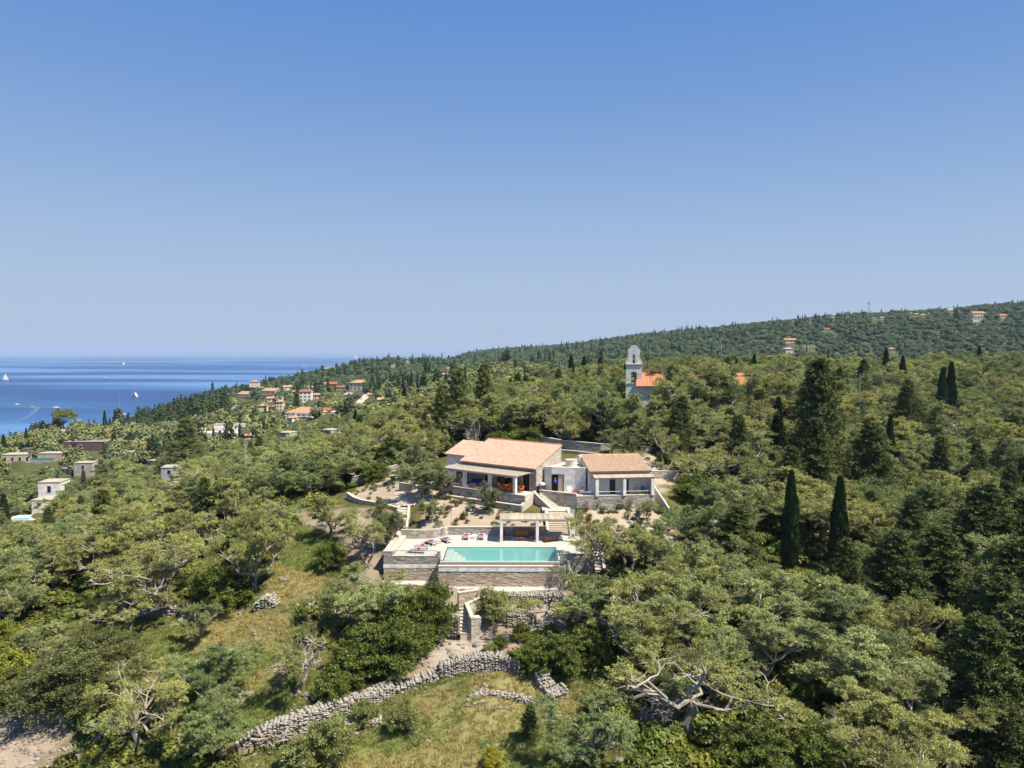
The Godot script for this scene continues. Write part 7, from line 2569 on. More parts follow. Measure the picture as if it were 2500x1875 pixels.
func build_village() -> void:
	rng.seed = 3131
	house("orange roofed house half hidden by trees nearest the sea", Vector3(-327.1, -17.9, -900.0), 10, 11.9, 8.9, 1.8, "hip", CREAM, ORANGE, 0, 0)
	house("ochre house with a gable and terrace, left one of the pair by the pool", Vector3(-306.1, -31.7, -808.0), -30, 17.7, 13.3, 4.7, "gable", OCHRE, PEACH, 1, 3, true)
	house("pinkish two storey gabled house right of the turquoise hillside pool", Vector3(-262.5, -27.5, -764.1), -28, 17.6, 13.2, 6.2, "gable", ROSE, PEACH, 2, 3, true)
	house("small cream house among trees above the village", Vector3(-268.7, -25.1, -851.1), 20, 9.8, 7.4, 4.4, "gable", CREAM, PEACH, 1, 2)
	house("small white flat roofed cube house in the village", Vector3(-222.0, -25.1, -688.8), 10, 6.7, 6.0, 3.2, "flat", WHITE, PEACH, 1, 2)
	house("narrow tall white house with a red roof, three storeys", Vector3(-184.7, -22.9, -633.4), 5, 9.9, 7.4, 7.7, "gable", WHITE, RUST, 3, 3)
	house("white house partly behind the narrow tall one", Vector3(-223.6, -21.6, -785.8), -20, 9.1, 6.8, 3.6, "gable", WHITE, PEACH, 1, 2)
	house("long red walled house with a red roof above the village road", Vector3(-203.8, -18.4, -795.2), 6, 13.8, 10.3, 3.7, "gable", TERRA, RUST, 1, 3)
	house("square cream two storey house with a hipped roof on the hill", Vector3(-156.4, -16.6, -716.8), -12, 15.7, 11.8, 6.2, "hip", CREAM, PEACH, 2, 4)
	house("low bluish house with dark roofs above the retaining wall", Vector3(-141.9, -18.5, -615.9), 8, 10.7, 8.0, 2.5, "hip", PALEBLUE, GREY_ROOF, 1, 2)
	house("wide villa with low tiled side wings in the village centre", Vector3(-184.5, -24.6, -560.0), 4, 10.3, 7.7, 2.6, "hip", CREAM, PEACH, 1, 5)
	house("central tower block of the wide villa", Vector3(-182.5, -24.9, -556.0), 4, 4.8, 6.0, 6.1, "hip", CREAM, PEACH, 3, 2)
	house("low tiled annex left of the wide villa", Vector3(-197.4, -23.3, -560.0), 4, 5.8, 6.0, 1.9, "hip", CREAM, PEACH, 1, 2)
	house("large white house with a broad hipped roof and a chimney", Vector3(-141.4, -23.2, -469.5), -24, 21.1, 15.8, 3.5, "hip", WHITE, PEACH, 1, 5, true)
	house("small porch house with a salmon hip roof before the large white one", Vector3(-142.9, -22.9, -455.0), -24, 3.9, 6.0, 1.6, "hip", WHITE, SALMONR, 1, 1)
	house("low house with a plain red roof beside the village road", Vector3(-126.2, -20.4, -480.9), 6, 10.0, 7.5, 1.9, "gable", CREAM, RUST, 1, 2)
	house("white flat roofed pool house beside closed parasols", Vector3(-162.1, -24.9, -420.0), 5, 5.8, 6.0, 2.4, "flat", WHITE, PEACH, 1, 2)
	house("white sun shelter at the far pool deck", Vector3(-173.7, -23.4, -420.0), 5, 5.3, 6.0, 1.2, "flat", WHITE, PEACH, 0, 0)
	house("grey concrete block house among the olives", Vector3(-96.7, -15.3, -300.0), -15, 4.8, 6.0, 1.7, "flat", CONCRETE, PEACH, 0, 0)
	house("low pale concrete building below the stepped wall", Vector3(-76.0, -12.4, -290.0), -20, 4.0, 6.0, 1.2, "flat", CONCRETE, PEACH, 1, 1)
	house("beige flat roofed building at the left edge", Vector3(-280.6, -42.5, -400.0), 8, 14.3, 8.6, 4.4, "flat", BEIGE, PEACH, 1, 4)
	house("flat roofed building with a green glazed front by the beige one", Vector3(-261.5, -40.9, -400.0), 4, 12.4, 7.5, 3.7, "flat", BEIGE, PEACH, 0, 0)
	house("long dark plum coloured flat roofed building", Vector3(-246.3, -39.1, -420.0), 4, 35.3, 12.4, 5.6, "flat", PLUM, PEACH, 1, 2)
	house("grey concrete house below the plum building", Vector3(-206.5, -36.5, -340.0), 6, 7.8, 6.0, 3.3, "flat", CONCRETE, PEACH, 1, 1)
	house("white modern cube house with a wide balcony window", Vector3(-175.8, -34.1, -268.0), 6, 7.4, 7.4, 4.5, "flat", WHITE, PEACH, 1, 1)
	house("low white ground floor and terrace roof of the modern house", Vector3(-170.2, -35.9, -258.0), 6, 9.8, 7.9, 2.1, "flat", WHITE, PEACH, 1, 2)
	house("blue grey house shaded by the big conifer", Vector3(-121.4, -23.2, -250.0), 10, 4.9, 6.0, 2.6, "flat", BLUEGREY, PEACH, 1, 1)
	house("brown hip roofed house sunk among olives on the left", Vector3(-100.2, -22.8, -215.0), -18, 8.9, 6.7, 2.4, "hip", CREAM, BROWN_ROOF, 0, 0)
	house("pinkish roofed house far behind the pines", Vector3(-77.3, -0.9, -864.8), 10, 8.0, 6.0, 2.5, "hip", CREAM, ORANGE, 1, 2)
	house("second pinkish roofed house under the far one", Vector3(-69.3, -3.1, -719.7), -10, 7.1, 6.0, 2.1, "hip", CREAM, PEACH, 1, 2)
	house("pale tower house on the skyline left of the pines", Vector3(-166.7, 6.0, -1134.5), 0, 7.8, 6.0, 3.9, "flat", CREAM, PEACH, 1, 2)
	house("white house on the slope left of the far pinkish ones", Vector3(-164.4, 2.7, -990.5), 0, 8.0, 6.0, 2.9, "flat", WHITE, PEACH, 1, 2)
	house("cream house with a peach roof left of the bell tower", Vector3(53.9, 7.2, -380.0), -25, 6.6, 6.0, 2.0, "gable", CREAM, PEACH, 1, 2)
	house("peach roof right of the bell tower", Vector3(125.2, 6.8, -613.5), 0, 6.4, 6.0, 1.2, "gable", CREAM, PEACH, 0, 0)
	house("small peach roof just right of the bell tower", Vector3(102.4, 6.8, -533.5), 0, 3.4, 6.0, 0.9, "gable", CREAM, PEACH, 0, 0)
	house("white terrace block with parasols left of the wide villa", Vector3(-259.2, -31.9, -664.5), 5, 8.4, 6.3, 2.3, "flat", WHITE, PEACH, 0, 0)
	house("small rose house beneath the pinkish two storey house", Vector3(-232.1, -26.7, -683.3), 14, 6.3, 6.0, 3.2, "gable", ROSE, PEACH, 1, 2)
	house("cream two storey house left of the narrow tall one", Vector3(-222.0, -23.6, -728.4), -6, 7.6, 6.0, 3.8, "gable", CREAM, ORANGE, 2, 2)
	house("cream house between the tall one and the bluish one", Vector3(-180.8, -21.6, -659.2), 5, 6.5, 6.0, 3.0, "gable", CREAM, PEACH, 1, 2)
	house("rose house right of the long red walled one", Vector3(-178.6, -18.3, -740.1), 4, 7.7, 6.0, 3.0, "gable", ROSE, RUST, 1, 2)
	house("small cream house right of the square two storey one", Vector3(-116.0, -15.6, -582.5), -5, 5.4, 6.0, 2.0, "gable", CREAM, PEACH, 1, 2)
	house("tiny orange roofed house above the pinkish one", Vector3(-332.4, -29.1, -944.2), -20, 8.2, 6.1, 3.3, "gable", CREAM, ORANGE, 1, 1)
	house("white house among dark trees near the shore slope", Vector3(-404.8, -40.4, -994.5), -5, 9.2, 6.9, 3.4, "gable", WHITE, ORANGE, 1, 1)
	house("cream house above the big spreading conifer", Vector3(-210.1, -34.3, -471.4), -20, 7.1, 6.0, 2.4, "gable", CREAM, PEACH, 1, 2)
	house("white flat house right of the plum building", Vector3(-213.6, -37.4, -395.5), 6, 5.5, 6.0, 2.1, "flat", WHITE, PEACH, 1, 2)
	house("pale grey flat house before the big spreading conifer", Vector3(-180.0, -35.8, -353.6), -16, 5.3, 6.0, 2.0, "flat", CONCRETE, PEACH, 1, 2)
	house("beige flat house below the plum building", Vector3(-229.0, -40.9, -362.2), -20, 5.4, 6.0, 1.7, "flat", BEIGE, PEACH, 1, 2)
	house("cream cottage among trees right of the village", Vector3(-92.5, -14.2, -500.5), 10, 4.3, 6.0, 1.7, "gable", CREAM, PEACH, 1, 1)
	house("white orange roofed house below the pool deck", Vector3(-148.3, -28.1, -400.2), 10, 4.6, 6.0, 1.8, "gable", WHITE, ORANGE, 1, 2)
	house("white hip roofed house on the far hillside", Vector3(325.0, 21.3, -834.3), 0, 10.7, 8.0, 4.3, "hip", WHITE, GREY_ROOF, 2, 3)
	house("orange roofed long house above the white far house", Vector3(362.9, 35.1, -925.5), 0, 15.2, 11.4, 3.7, "gable", CREAM, ORANGE, 1, 3)
	house("low cream house right of the white far house", Vector3(363.0, 28.9, -878.7), 0, 7.2, 6.0, 2.6, "flat", CREAM, PEACH, 1, 2)
	house("small cream box beside the low far house", Vector3(371.4, 29.3, -878.7), 0, 4.8, 6.0, 1.9, "flat", CREAM, PEACH, 1, 1)
	house("peach roofed far house below the mast", Vector3(586.8, 76.0, -1157.4), 0, 8.4, 6.3, 3.0, "gable", CREAM, ORANGE, 1, 2)
	house("far house right of the one below the mast", Vector3(602.0, 76.9, -1157.4), 0, 7.2, 6.0, 3.0, "gable", CREAM, PEACH, 1, 1)
	house("far roof near the ridge left of the mast", Vector3(583.7, 84.5, -1294.2), 0, 10.6, 8.0, 2.1, "gable", CREAM, ORANGE, 0, 0)
	house("far cream roof on the ridge slope", Vector3(548.4, 81.4, -1309.8), 0, 7.6, 6.0, 1.9, "gable", CREAM, PEACH, 0, 0)
	house("leftmost far roof under the ridge", Vector3(540.2, 81.2, -1368.6), 0, 9.0, 6.7, 1.7, "gable", CREAM, ORANGE, 0, 0)
	house("long red far roof on the hillside", Vector3(456.9, 55.6, -1035.0), 0, 11.0, 8.2, 1.5, "gable", CREAM, RUST, 0, 0)
	house("orange far roof right of the mast", Vector3(719.7, 92.0, -1283.9), 0, 9.4, 7.0, 2.1, "gable", CREAM, ORANGE, 1, 2)
	house("far roof beside the orange one", Vector3(695.4, 87.6, -1223.9), 0, 7.6, 6.0, 2.0, "gable", CREAM, PEACH, 0, 0)
	house("third far roof right of the mast", Vector3(681.4, 84.0, -1180.7), 0, 6.9, 6.0, 1.9, "gable", CREAM, PEACH, 0, 0)
	house("long peach far house near the ridge top", Vector3(802.2, 98.9, -1304.6), 0, 16.7, 12.5, 2.4, "gable", CREAM, PEACH, 1, 3)
	house("large two storey far house near the right edge", Vector3(698.2, 77.0, -1064.3), 0, 18.6, 14.0, 5.0, "gable", WHITE, ORANGE, 2, 4)
	house("white flat far house below the large one", Vector3(659.4, 67.6, -1010.5), 0, 17.0, 12.7, 4.1, "flat", WHITE, PEACH, 1, 4)
	house("rightmost orange far roof", Vector3(712.3, 74.7, -1035.0), 0, 13.6, 10.2, 2.5, "gable", CREAM, ORANGE, 1, 2)
	house("small bluish far house low on the hillside", Vector3(440.3, 23.1, -824.3), 0, 6.9, 6.0, 3.0, "hip", BLUEGREY, PEACH, 1, 2)
	house("little far house on the skyline", Vector3(744.5, 93.4, -1273.7), 0, 6.5, 6.0, 1.9, "flat", CREAM, PEACH, 0, 0)
	church()
	# details of the modern cube house
	var t := thing("round_stone_tower", "ruined round stone tower under the umbrella pine on the cliff", "tower", Vector3(-325.5, -40.5, -506.0))
	var m := MB.new()
	for j in 6:
		for i in 26:
			var a0 := TAU * (i + 0.5 * (j % 2)) / 26.0
			var a1 := a0 + TAU / 26.0 - 0.02
			var r := 8.0 + rf(-0.1, 0.1)
			var y0 := -2.0 + j * 1.35
			var y1 := y0 + 1.3
			m.quad(Vector3(cos(a0) * r, y0, sin(a0) * r), Vector3(cos(a0) * r, y1, sin(a0) * r), Vector3(cos(a1) * r, y1, sin(a1) * r), Vector3(cos(a1) * r, y0, sin(a1) * r), shade(Color(0.50, 0.46, 0.40), rf(0.8, 1.15)))
	put("masonry", m.mesh(), mats["stone"], t, Vector3.ZERO, 0.0, "stuff")
	var c := CylinderMesh.new()
	c.top_radius = 7.9
	c.bottom_radius = 7.9
	c.height = 9.0
	put("core", c, mats["mortar"], t, Vector3(0, 1.4, 0))
	one_box("doorway", t, Vector3(4.6, 1.0, 6.2), Vector3(6.0, 3.6, 6.9), mats["iron"])
	keep.append([-331.0, -523.0, 6.0, -37.0])
	# poles and lines
	pole("tall grey metal pole standing among the olives on the left", -51.2, -135.5, 11.2, true, 0)
	pole("slim pole behind the left end of the villa roof", -7.3, -119.0, 7.0, true, 0)
	pole("brown wooden power pole on the left shore beside the small cypresses", -334.0, -470.0, 15.5, false, 1)
	pole("brown power pole before the moored boat", -262.0, -455.0, 15.0, false, 1)
	pole("thin power pole right of the moored boat", -233.0, -460.0, 13.5, false, 1)
	pole("pale metal pole beside the close pair of cypresses", 71.5, -146.0, 13.0, true, 1)
	pole("pole with a lamp on the wooded crest right of the church", 72.0, -245.0, 15.0, true, 1)
	var p0 := Vector3(-334, ground(-334, -470) + 15.2, -470)
	var p1 := Vector3(-262, ground(-262, -455) + 14.7, -455)
	var p2 := Vector3(-233, ground(-233, -460) + 13.2, -460)
	wire("sagging power line from the shore pole towards the left edge", p0, p0 + Vector3(-90, -5, 5), 2.0)
	wire("sagging power line between the shore pole and the pole by the moored boat", p0, p1, 2.5)
	wire("sagging power line right of the pole by the moored boat", p1, p2, 1.2)
	wire("power line running off from the pole beside the cypress pair", Vector3(71.5, ground(71.5, -146) + 12.8, -146), Vector3(108, 8.0, -120), 1.5)
	wire("long power line over the wooded crest on the right", Vector3(72, ground(72, -245) + 14.8, -245), Vector3(230, 23.0, -300), 2.0)
	# radio mast on the ridge
	var mx := 660.0
	var mz := -1320.0
	var o := thing("radio_mast", "thin lattice radio mast on the far ridge", "mast", Vector3(mx, ground(mx, mz), mz))
	var l := MB.new()
	for k in 3:
		var a := TAU * k / 3.0
		l.tube(PackedVector3Array([Vector3(cos(a) * 1.3, 0, sin(a) * 1.3), Vector3(cos(a) * 0.5, 26, sin(a) * 0.5)]), PackedFloat32Array([0.22, 0.16]), 4, Color(0.45, 0.45, 0.47))
	for i in 12:
		var y := i * 2.1 + 1.0
		var r := lerpf(1.3, 0.5, y / 26.0)
		for k in 3:
			var a := TAU * k / 3.0
			var b := TAU * (k + 1) / 3.0
			l.tube(PackedVector3Array([Vector3(cos(a) * r, y, sin(a) * r), Vector3(cos(b) * r, y + 1.4, sin(b) * r)]), PackedFloat32Array([0.1, 0.1]), 3, Color(0.45, 0.45, 0.47))
	put("lattice", l.mesh(), mats["plain"], o)
	one_box("antenna", o, Vector3(-1.4, 22.5, -0.6), Vector3(1.4, 26.5, 0.6), paint(CONCRETE))
	# roads and terraces of the village
	var r := MB.new()
	var road := [[-118.0, -470.0], [-112.0, -500.0], [-116.0, -540.0], [-122.0, -600.0], [-133.0, -640.0]]
	for i in road.size() - 1:
		var a := Vector3(road[i][0], ground(road[i][0], road[i][1]) + 1.4, road[i][1])
		var b := Vector3(road[i + 1][0], ground(road[i + 1][0], road[i + 1][1]) + 1.4, road[i + 1][1])
		r.hexa([b + Vector3(-3, -3, 0), b + Vector3(3, -3, 0), a + Vector3(3, -3, 0), a + Vector3(-3, -3, 0), b + Vector3(-3, 0, 0), b + Vector3(3, 0, 0), a + Vector3(3, 0, 0), a + Vector3(-3, 0, 0)], Color.WHITE)
	tag(put("road", r.mesh(), paint(Color(0.50, 0.47, 0.43)), self), "pale village road between the houses", "", "", "structure")
	for k in road:
		keep.append([k[0], k[1], 5.0, ground(k[0], k[1]) + 1.0])
	var r2 := MB.new()
	var lane := [[-322.0, -452.0], [-290.0, -440.0], [-262.0, -441.0], [-236.0, -452.0]]
	for i in lane.size() - 1:
		var a := Vector3(lane[i][0], ground(lane[i][0], lane[i][1]) + 1.2, lane[i][1])
		var b := Vector3(lane[i + 1][0], ground(lane[i + 1][0], lane[i + 1][1]) + 1.2, lane[i + 1][1])
		r2.hexa([a + Vector3(0, -3, -2.5), b + Vector3(0, -3, -2.5), b + Vector3(0, -3, 2.5), a + Vector3(0, -3, 2.5), a + Vector3(0, 0, -2.5), b + Vector3(0, 0, -2.5), b + Vector3(0, 0, 2.5), a + Vector3(0, 0, 2.5)], Color.WHITE)
	tag(put("coast_road", r2.mesh(), paint(Color(0.46, 0.43, 0.40)), self), "pale lane above the shore behind the beige building", "", "", "structure")
	for k in [[-305.0, -446.0], [-275.0, -440.0]]:
		keep.append([k[0], k[1], 8.0, ground(k[0], k[1]) + 0.8])
	# pools of the neighbours
	var pd := thing("pool_deck", "pale pool deck with parasols of the far villa", "deck", Vector3(-170, -25.0, -412))
	one_box("slab", pd, Vector3(-13, -6, -6), Vector3(16, 0, 6), paint(CREAM))
	keep.append([-170.0, -406.0, 14.0, -26.0])
	for k in [[-8.5, "leftmost"], [-6.8, "second from the left"], [9.0, "second from the right"], [11.5, "rightmost"]]:
		var u := thing("closed_parasol", "closed white parasol on the far pool deck, %s" % k[1], "parasol", Vector3(-170 + k[0], -25.0, -408), 0, "closed parasols at the far pool")
		var q := MB.new()
		q.tube(PackedVector3Array([Vector3(0, 0, 0), Vector3(0, 1.2, 0), Vector3(0, 1.3, 0), Vector3(0, 3.3, 0)]), PackedFloat32Array([0.05, 0.05, 0.36, 0.06]), 8, Color.WHITE)
		put("canopy", q.mesh(), paint(WHITE), u)
	for i in 9:
		var b := thing("sunbed", "white sunbed on the far pool deck, %s from the left" % ["first", "second", "third", "fourth", "fifth", "sixth", "seventh", "eighth", "ninth"][i], "sun lounger", Vector3(-181.0 + i * 2.4, -25.0, -407.5), deg_to_rad(20), "white sunbeds at the far pool")
		var q := MB.new()
		q.box(Vector3(-0.35, 0, -0.4), Vector3(0.35, 0.4, 1.1), Color.WHITE)
		q.hexa([Vector3(-0.35, 0.3, -0.9), Vector3(0.35, 0.3, -0.9), Vector3(0.35, 0.3, -0.4), Vector3(-0.35, 0.3, -0.4), Vector3(-0.35, 1.0, -1.1), Vector3(0.35, 1.0, -1.1), Vector3(0.35, 0.4, -0.4), Vector3(-0.35, 0.4, -0.4)], Color.WHITE)
		put("bed", q.mesh(), paint(WHITE), b)
	var hp := thing("hillside_pool", "turquoise infinity pool of the pinkish hillside house", "swimming pool", Vector3(-283, -31.0, -770))
	one_box("pool_wall", hp, Vector3(-9, -5, -3), Vector3(9, -0.1, 3), paint(CONCRETE))
	one_box("water", hp, Vector3(-8.8, -0.1, -2.8), Vector3(8.8, 0.02, 2.8), mats["water_far"])
	keep.append([-283.0, -768.0, 9.0, -32.0])
	var gp := thing("glazed_front", "green glass balustrade and pool edge before the flat roofed shore building", "balustrade", Vector3(-263, -39.2, -395))
	one_box("glass", gp, Vector3(-6, 0, -0.1), Vector3(7.2, 1.3, 0.1), mat("green_glass", 0.10, 0.28, 0.27, 0.1, 0.6))
	one_box("wall", gp, Vector3(-6, -5, -0.4), Vector3(7.2, 0, 0.3), paint(CONCRETE))
	keep.append([-262.0, -393.0, 7.0, -41.0])
	var wp := thing("house_pool", "small turquoise pool in front of the white modern house", "swimming pool", Vector3(-172.5, -37.2, -249), deg_to_rad(6))
	one_box("deck", wp, Vector3(-7, -4, -4), Vector3(6, 0, 4), paint(CREAM))
	one_box("water", wp, Vector3(-2.5, 0.0, 1.2), Vector3(3.5, 0.06, 3.6), mats["water_far"])
	keep.append([-172.0, -246.0, 7.0, -38.2])
	# stepped wall and car
	for k in [[0.0, 3.0], [1.9, 4.0], [3.8, 5.2], [5.6, 6.6]]:
		pass
	var sw := thing("stepped_wall", "pale stepped concrete wall climbing beside the grey house among olives", "wall", Vector3(-74.5, -15.5, -287), deg_to_rad(35))
	for i in 5:
		one_box("wall_step", sw, Vector3(i * 2.3, -4, -0.3), Vector3(i * 2.3 + 2.3, 3.2 + i * 1.15, 0.3), paint(CREAM))
	keep.append([-70.0, -286.0, 6.0, -13.0])
	car()
	covered_boat()

func car() -> void:
	var x := -218.0
	var z := -420.0
	var o := thing("car", "small red car parked among the trees right of the plum building", "car", Vector3(x, ground(x, z) + 1.6, z), deg_to_rad(15))
	keep.append([x, z, 3.0, ground(x, z) + 1.4])
	var red := mat("red_paint", 0.5, 0.02, 0.035, 0.25, 0.5)
	var b := MB.new()
	b.soft_box(Vector3(-2.0, 0.3, -0.85), Vector3(2.0, 0.88, 0.85), 0.12, Color.WHITE)
	b.hexa([Vector3(-1.3, 0.88, -0.78), Vector3(1.1, 0.88, -0.78), Vector3(1.1, 0.88, 0.78), Vector3(-1.3, 0.88, 0.78), Vector3(-0.9, 1.42, -0.66), Vector3(0.5, 1.42, -0.66), Vector3(0.5, 1.42, 0.66), Vector3(-0.9, 1.42, 0.66)], Color.WHITE)
	put("body", b.mesh(), red, o)
	one_box("window", o, Vector3(-0.95, 0.95, 0.70), Vector3(0.6, 1.32, 0.76), mats["glass_dark"])
	one_box("windscreen", o, Vector3(0.72, 0.95, -0.6), Vector3(0.86, 1.3, 0.6), mats["glass_dark"])
	for p in [Vector3(-1.3, 0.32, 0.8), Vector3(1.3, 0.32, 0.8), Vector3(-1.3, 0.32, -0.8), Vector3(1.3, 0.32, -0.8)]:
		var w := CylinderMesh.new()
		w.top_radius = 0.32
		w.bottom_radius = 0.32
		w.height = 0.22
		var q := put("wheel", w, mats["iron"], o, p)
		q.rotation.x = PI / 2

func covered_boat() -> void:
	var x := -258.0
	var z := -405.0
	var o := thing("covered_boat", "motor boat under a white cover before the plum building", "boat", Vector3(x, ground(x, z) + 2.4, z), deg_to_rad(5))
	keep.append([x, z, 4.0, ground(x, z) + 2.0])
	var m := MB.new()
	var sec := [[-3.6, 0.9, 1.0], [-1.5, 1.1, 1.5], [1.0, 1.05, 1.4], [2.8, 0.6, 1.1], [3.8, 0.05, 0.9]]
	for i in 4:
		var a: Array = sec[i]
		var b: Array = sec[i + 1]
		m.hexa([Vector3(a[0], 0, -a[1] * 0.5), Vector3(b[0], 0, -b[1] * 0.5), Vector3(b[0], 0, b[1] * 0.5), Vector3(a[0], 0, a[1] * 0.5), Vector3(a[0], a[2] * 0.7, -a[1]), Vector3(b[0], b[2] * 0.7, -b[1]), Vector3(b[0], b[2] * 0.7, b[1]), Vector3(a[0], a[2] * 0.7, a[1])], Color.WHITE)
		m.hexa([Vector3(a[0], a[2] * 0.7, -a[1]), Vector3(b[0], b[2] * 0.7, -b[1]), Vector3(b[0], b[2] * 0.7, b[1]), Vector3(a[0], a[2] * 0.7, a[1]), Vector3(a[0], a[2], -a[1] * 0.3), Vector3(b[0], b[2], -b[1] * 0.3), Vector3(b[0], b[2], b[1] * 0.3), Vector3(a[0], a[2], a[1] * 0.3)], Color.WHITE)
	put("hull", m.mesh(), paint(WHITE), o)


# ---------------------------------------------------------------- boats and rocks

func hull(l: float, w: float, h: float) -> ArrayMesh:
	var m := MB.new()
	var sec := [[-0.5, 0.38, 0.9], [-0.3, 0.5, 0.85], [0.0, 0.5, 0.85], [0.25, 0.36, 0.95], [0.42, 0.14, 1.08], [0.5, 0.01, 1.18]]
	for i in 5:
		var a: Array = sec[i]
		var b: Array = sec[i + 1]
		m.hexa([Vector3(a[0] * l, -0.3, -a[1] * w * 0.55), Vector3(b[0] * l * 0.97, -0.3, -b[1] * w * 0.55), Vector3(b[0] * l * 0.97, -0.3, b[1] * w * 0.55), Vector3(a[0] * l, -0.3, a[1] * w * 0.55), Vector3(a[0] * l, a[2] * h, -a[1] * w), Vector3(b[0] * l, b[2] * h, -b[1] * w), Vector3(b[0] * l, b[2] * h, b[1] * w), Vector3(a[0] * l, a[2] * h, a[1] * w)], Color.WHITE)
	return m.mesh()

func sailboat(label: String, at: Vector3, deg: float, l: float, mast: float, sails: bool, hullc: Color) -> void:
	var o := thing("sailing_boat", label, "sailing boat", at, deg_to_rad(deg))
	put("hull", hull(l, l * 0.28, l * 0.09), paint(hullc), o)
	one_box("cabin", o, Vector3(-l * 0.15, l * 0.075, -l * 0.07), Vector3(l * 0.2, l * 0.125, l * 0.07), paint(WHITE))
	var m := MB.new()
	m.tube(PackedVector3Array([Vector3(l * 0.05, 0, 0), Vector3(l * 0.05, mast, 0)]), PackedFloat32Array([0.14, 0.09]), 6, Color(0.4, 0.4, 0.42) if not sails else Color(0.7, 0.7, 0.7))
	m.tube(PackedVector3Array([Vector3(l * 0.05, l * 0.16, 0), Vector3(-l * 0.4, l * 0.16, 0)]), PackedFloat32Array([0.12, 0.1]), 6, Color(0.6, 0.6, 0.6))
	put("mast", m.mesh(), mats["plain"], o)
	if sails:
		var s := MB.new()
		for i in 8:
			var t0 := i / 8.0
			var t1 := (i + 1) / 8.0
			var b0 := (1 - t0) * l * 0.42
			var b1 := (1 - t1) * l * 0.42
			var y0 := l * 0.18 + (mast - l * 0.2) * t0
			var y1 := l * 0.18 + (mast - l * 0.2) * t1
			s.quad(Vector3(l * 0.04, y0, 0), Vector3(l * 0.04, y1, 0), Vector3(l * 0.04 - b1, y1, 0.06 * l * sin(PI * t1)), Vector3(l * 0.04 - b0, y0, 0.06 * l * sin(PI * t0) + 0.02 * l), Color.WHITE)
		put("mainsail", s.mesh(), paint(WHITE), o)
		var j := MB.new()
		j.tri(Vector3(l * 0.07, l * 0.14, 0.1), Vector3(l * 0.07, mast * 0.85, 0), Vector3(l * 0.47, l * 0.12, 0), Color.WHITE)
		put("jib", j.mesh(), paint(WHITE), o)

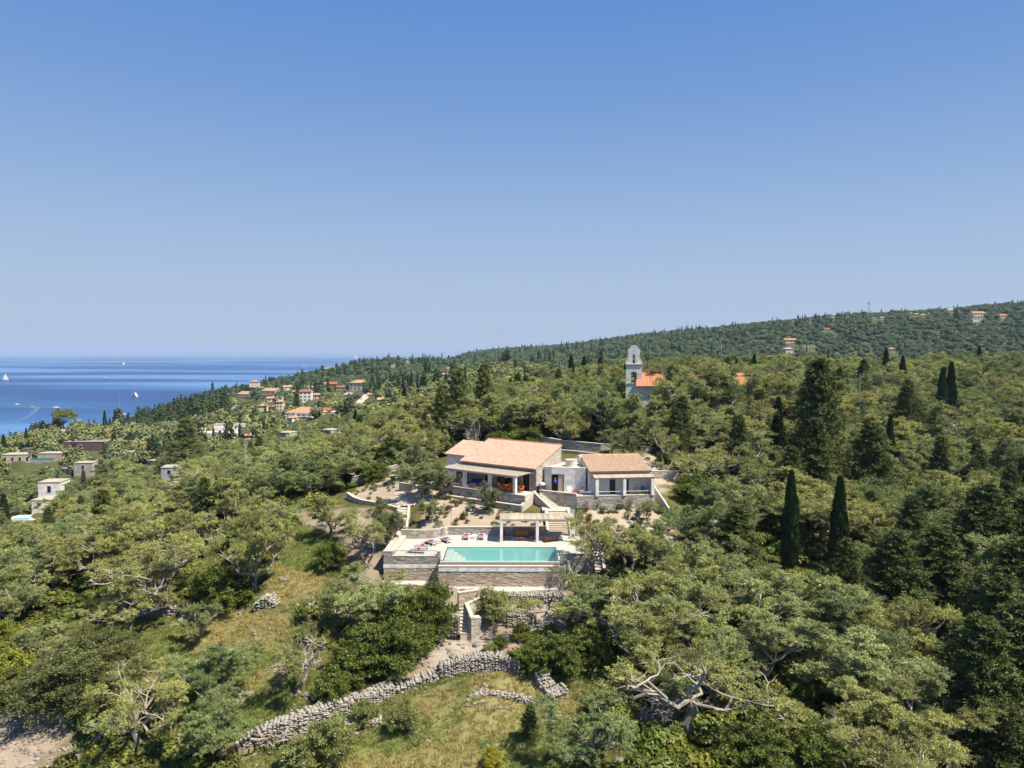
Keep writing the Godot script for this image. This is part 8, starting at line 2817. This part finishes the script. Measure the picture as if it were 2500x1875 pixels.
func build_boats() -> void:
	rng.seed = 515
	var y := -59.0
	sailboat("white sailing boat under full sail at the left edge of the sea", Vector3(-1470, y, -2060), 25, 17, 20, true, WHITE)
	sailboat("tiny far white sailing boat near the horizon", Vector3(-2580, y, -4720), 60, 18, 27, true, WHITE)
	sailboat("sailing boat moored off the cliff, its bare mast above the cypresses", Vector3(-507, y, -915), 35, 15, 25, false, WHITE)
	sailboat("distant tiny sail beyond the wooded headland", Vector3(-2330, y, -10600), 10, 50, 70, true, WHITE)
	# motor yacht
	var o := thing("motor_yacht", "large white motor yacht with three decks on the sea", "yacht", Vector3(-690, y, -1296), deg_to_rad(150))
	put("hull", hull(17.5, 5.2, 2.3), paint(WHITE), o)
	one_box("main_deck", o, Vector3(-6.2, 2.0, -2.0), Vector3(4.0, 4.1, 2.0), paint(WHITE))
	one_box("window", o, Vector3(-5.4, 2.7, -2.04), Vector3(3.4, 3.5, 2.04), mats["glass_dark"])
	one_box("upper_deck", o, Vector3(-5.2, 4.1, -1.8), Vector3(2.2, 5.9, 1.8), paint(WHITE))
	one_box("window", o, Vector3(-3.6, 4.7, -1.84), Vector3(1.8, 5.4, 1.84), mats["glass_dark"])
	one_box("flybridge", o, Vector3(-3.6, 5.9, -1.4), Vector3(0.6, 7.0, 1.4), paint(WHITE))
	var m := MB.new()
	m.tube(PackedVector3Array([Vector3(-1.2, 7.0, 0), Vector3(-1.6, 10.4, 0)]), PackedFloat32Array([0.28, 0.08]), 6, Color(0.7, 0.7, 0.7))
	m.box(Vector3(-1.8, 8.6, -1.0), Vector3(-1.2, 8.8, 1.0), Color(0.7, 0.7, 0.7))
	put("mast", m.mesh(), mats["plain"], o)
	# small motor boats
	for k in [["small white motor boat with a short wake far out", Vector3(-1290, y, -2250), 5.0, 14.0], ["tiny white speed boat beyond the headland", Vector3(-1180, y, -4030), 0.0, 24.0]]:
		var b := thing("motor_boat", k[0], "motor boat", k[1], deg_to_rad(k[2]))
		put("hull", hull(k[3], k[3] * 0.28, k[3] * 0.12), paint(WHITE), b)
		one_box("cabin", b, Vector3(-k[3] * 0.2, k[3] * 0.1, -k[3] * 0.09), Vector3(k[3] * 0.15, k[3] * 0.22, k[3] * 0.09), paint(WHITE))
		one_box("windscreen", b, Vector3(k[3] * 0.15, k[3] * 0.12, -k[3] * 0.08), Vector3(k[3] * 0.17, k[3] * 0.2, k[3] * 0.08), mats["glass_dark"])
	# rocks
	for k in [["flat tan rock in the sea, leftmost of three", Vector3(-763, y - 0.6, -1093), 4.8], ["smallest tan rock in the sea between the two others", Vector3(-708, y - 0.8, -1045), 3.4], ["flat tan rock in the sea, rightmost of three", Vector3(-665, y - 0.6, -1034), 7.2]]:
		var q := put("sea_rock", rock_mesh(rng.randi() % 900, 0.5), tone(Color(0.52, 0.42, 0.31)), self, k[1])
		q.scale = Vector3(k[2], 2.4, k[2] * 0.8)
		tag(q, k[0], "rock", "tan rocks in the sea")
	# low wooded cape beyond the near hill
	var cape := MB.new()
	var cn := FastNoiseLite.new()
	cn.seed = 31
	cn.frequency = 0.03
	var rows := []
	for j in 9:
		var row := []
		for i in 41:
			var t := i / 40.0
			var k := j / 8.0
			var prof := sin(PI * k) * minf(1.0, t * 3.5 + 0.05) * (0.75 + 0.25 * sin(t * 9.0)) * (1.0 + cn.get_noise_2d(i * 6.0, j * 9.0) * 0.5)
			row.append(Vector3(-1010.0 + 420.0 * t, y - 2.0 + 27.0 * prof, -3690.0 - 190.0 * k + cn.get_noise_2d(i * 3.0, 50.0) * 30.0))
		rows.append(row)
	for j in 8:
		for i in 40:
			var low: bool = rows[j][i].y < y + 7.0
			cape.quad(rows[j][i], rows[j + 1][i], rows[j + 1][i + 1], rows[j][i + 1], Color(0.40, 0.35, 0.28) if low and j < 2 else Color(0.055, 0.075, 0.035) * rf(0.7, 1.4))
	tag(put("headland", cape.mesh(), mats["plain"], self), "low wooded cape in the sea beyond the near hill", "", "", "structure")
	# pale shallow water round the rocks
	var sh := MB.new()
	for k in [[-765.0, -1085.0, 80.0, 9.0], [-715.0, -1052.0, 70.0, 8.0], [-668.0, -1038.0, 90.0, 11.0], [-600.0, -1030.0, 60.0, 7.0]]:
		for i in 24:
			var a0 := TAU * i / 24.0
			var a1 := TAU * (i + 1) / 24.0
			var e0: float = 0.8 + 0.2 * sin(a0 * 3.0 + k[0])
			var e1: float = 0.8 + 0.2 * sin(a1 * 3.0 + k[0])
			sh.tri(Vector3(k[0], y + 0.03, k[1]), Vector3(k[0] + cos(a0) * k[2] * e0, y + 0.03, k[1] + sin(a0) * k[3] * e0), Vector3(k[0] + cos(a1) * k[2] * e1, y + 0.03, k[1] + sin(a1) * k[3] * e1), Color.WHITE)
	tag(put("shoal", sh.mesh(), mat("shoal", 0.02, 0.11, 0.155, 0.35, 0.22), self), "greenish shallow water round the sea rocks", "", "", "structure")
	# foam of a passed boat
	var f := MB.new()
	var c := Curve2D.new()
	for p in [[-704, -1050], [-665, -990], [-619, -911], [-582, -839], [-566, -796], [-562, -765]]:
		c.add_point(Vector2(p[0], p[1]))
	var pts := c.tessellate_even_length(4, 9.0)
	for i in pts.size() - 1:
		var a := pts[i]
		var b := pts[i + 1]
		var n := (b - a).normalized().orthogonal()
		var w := lerpf(4.0, 1.5, float(i) / pts.size()) * rf(0.7, 1.3)
		f.quad(Vector3(a.x + n.x * w, y + 0.05, a.y + n.y * w), Vector3(b.x + n.x * w, y + 0.05, b.y + n.y * w), Vector3(b.x - n.x * w, y + 0.05, b.y - n.y * w), Vector3(a.x - n.x * w, y + 0.05, a.y - n.y * w), Color.WHITE)
	var fm := mat("foam", 0.06, 0.12, 0.22, 0.9, 0.1)
	tag(put("boat_wake", f.mesh(), fm, self), "faint curved wake of a boat on the sea", "", "", "structure")
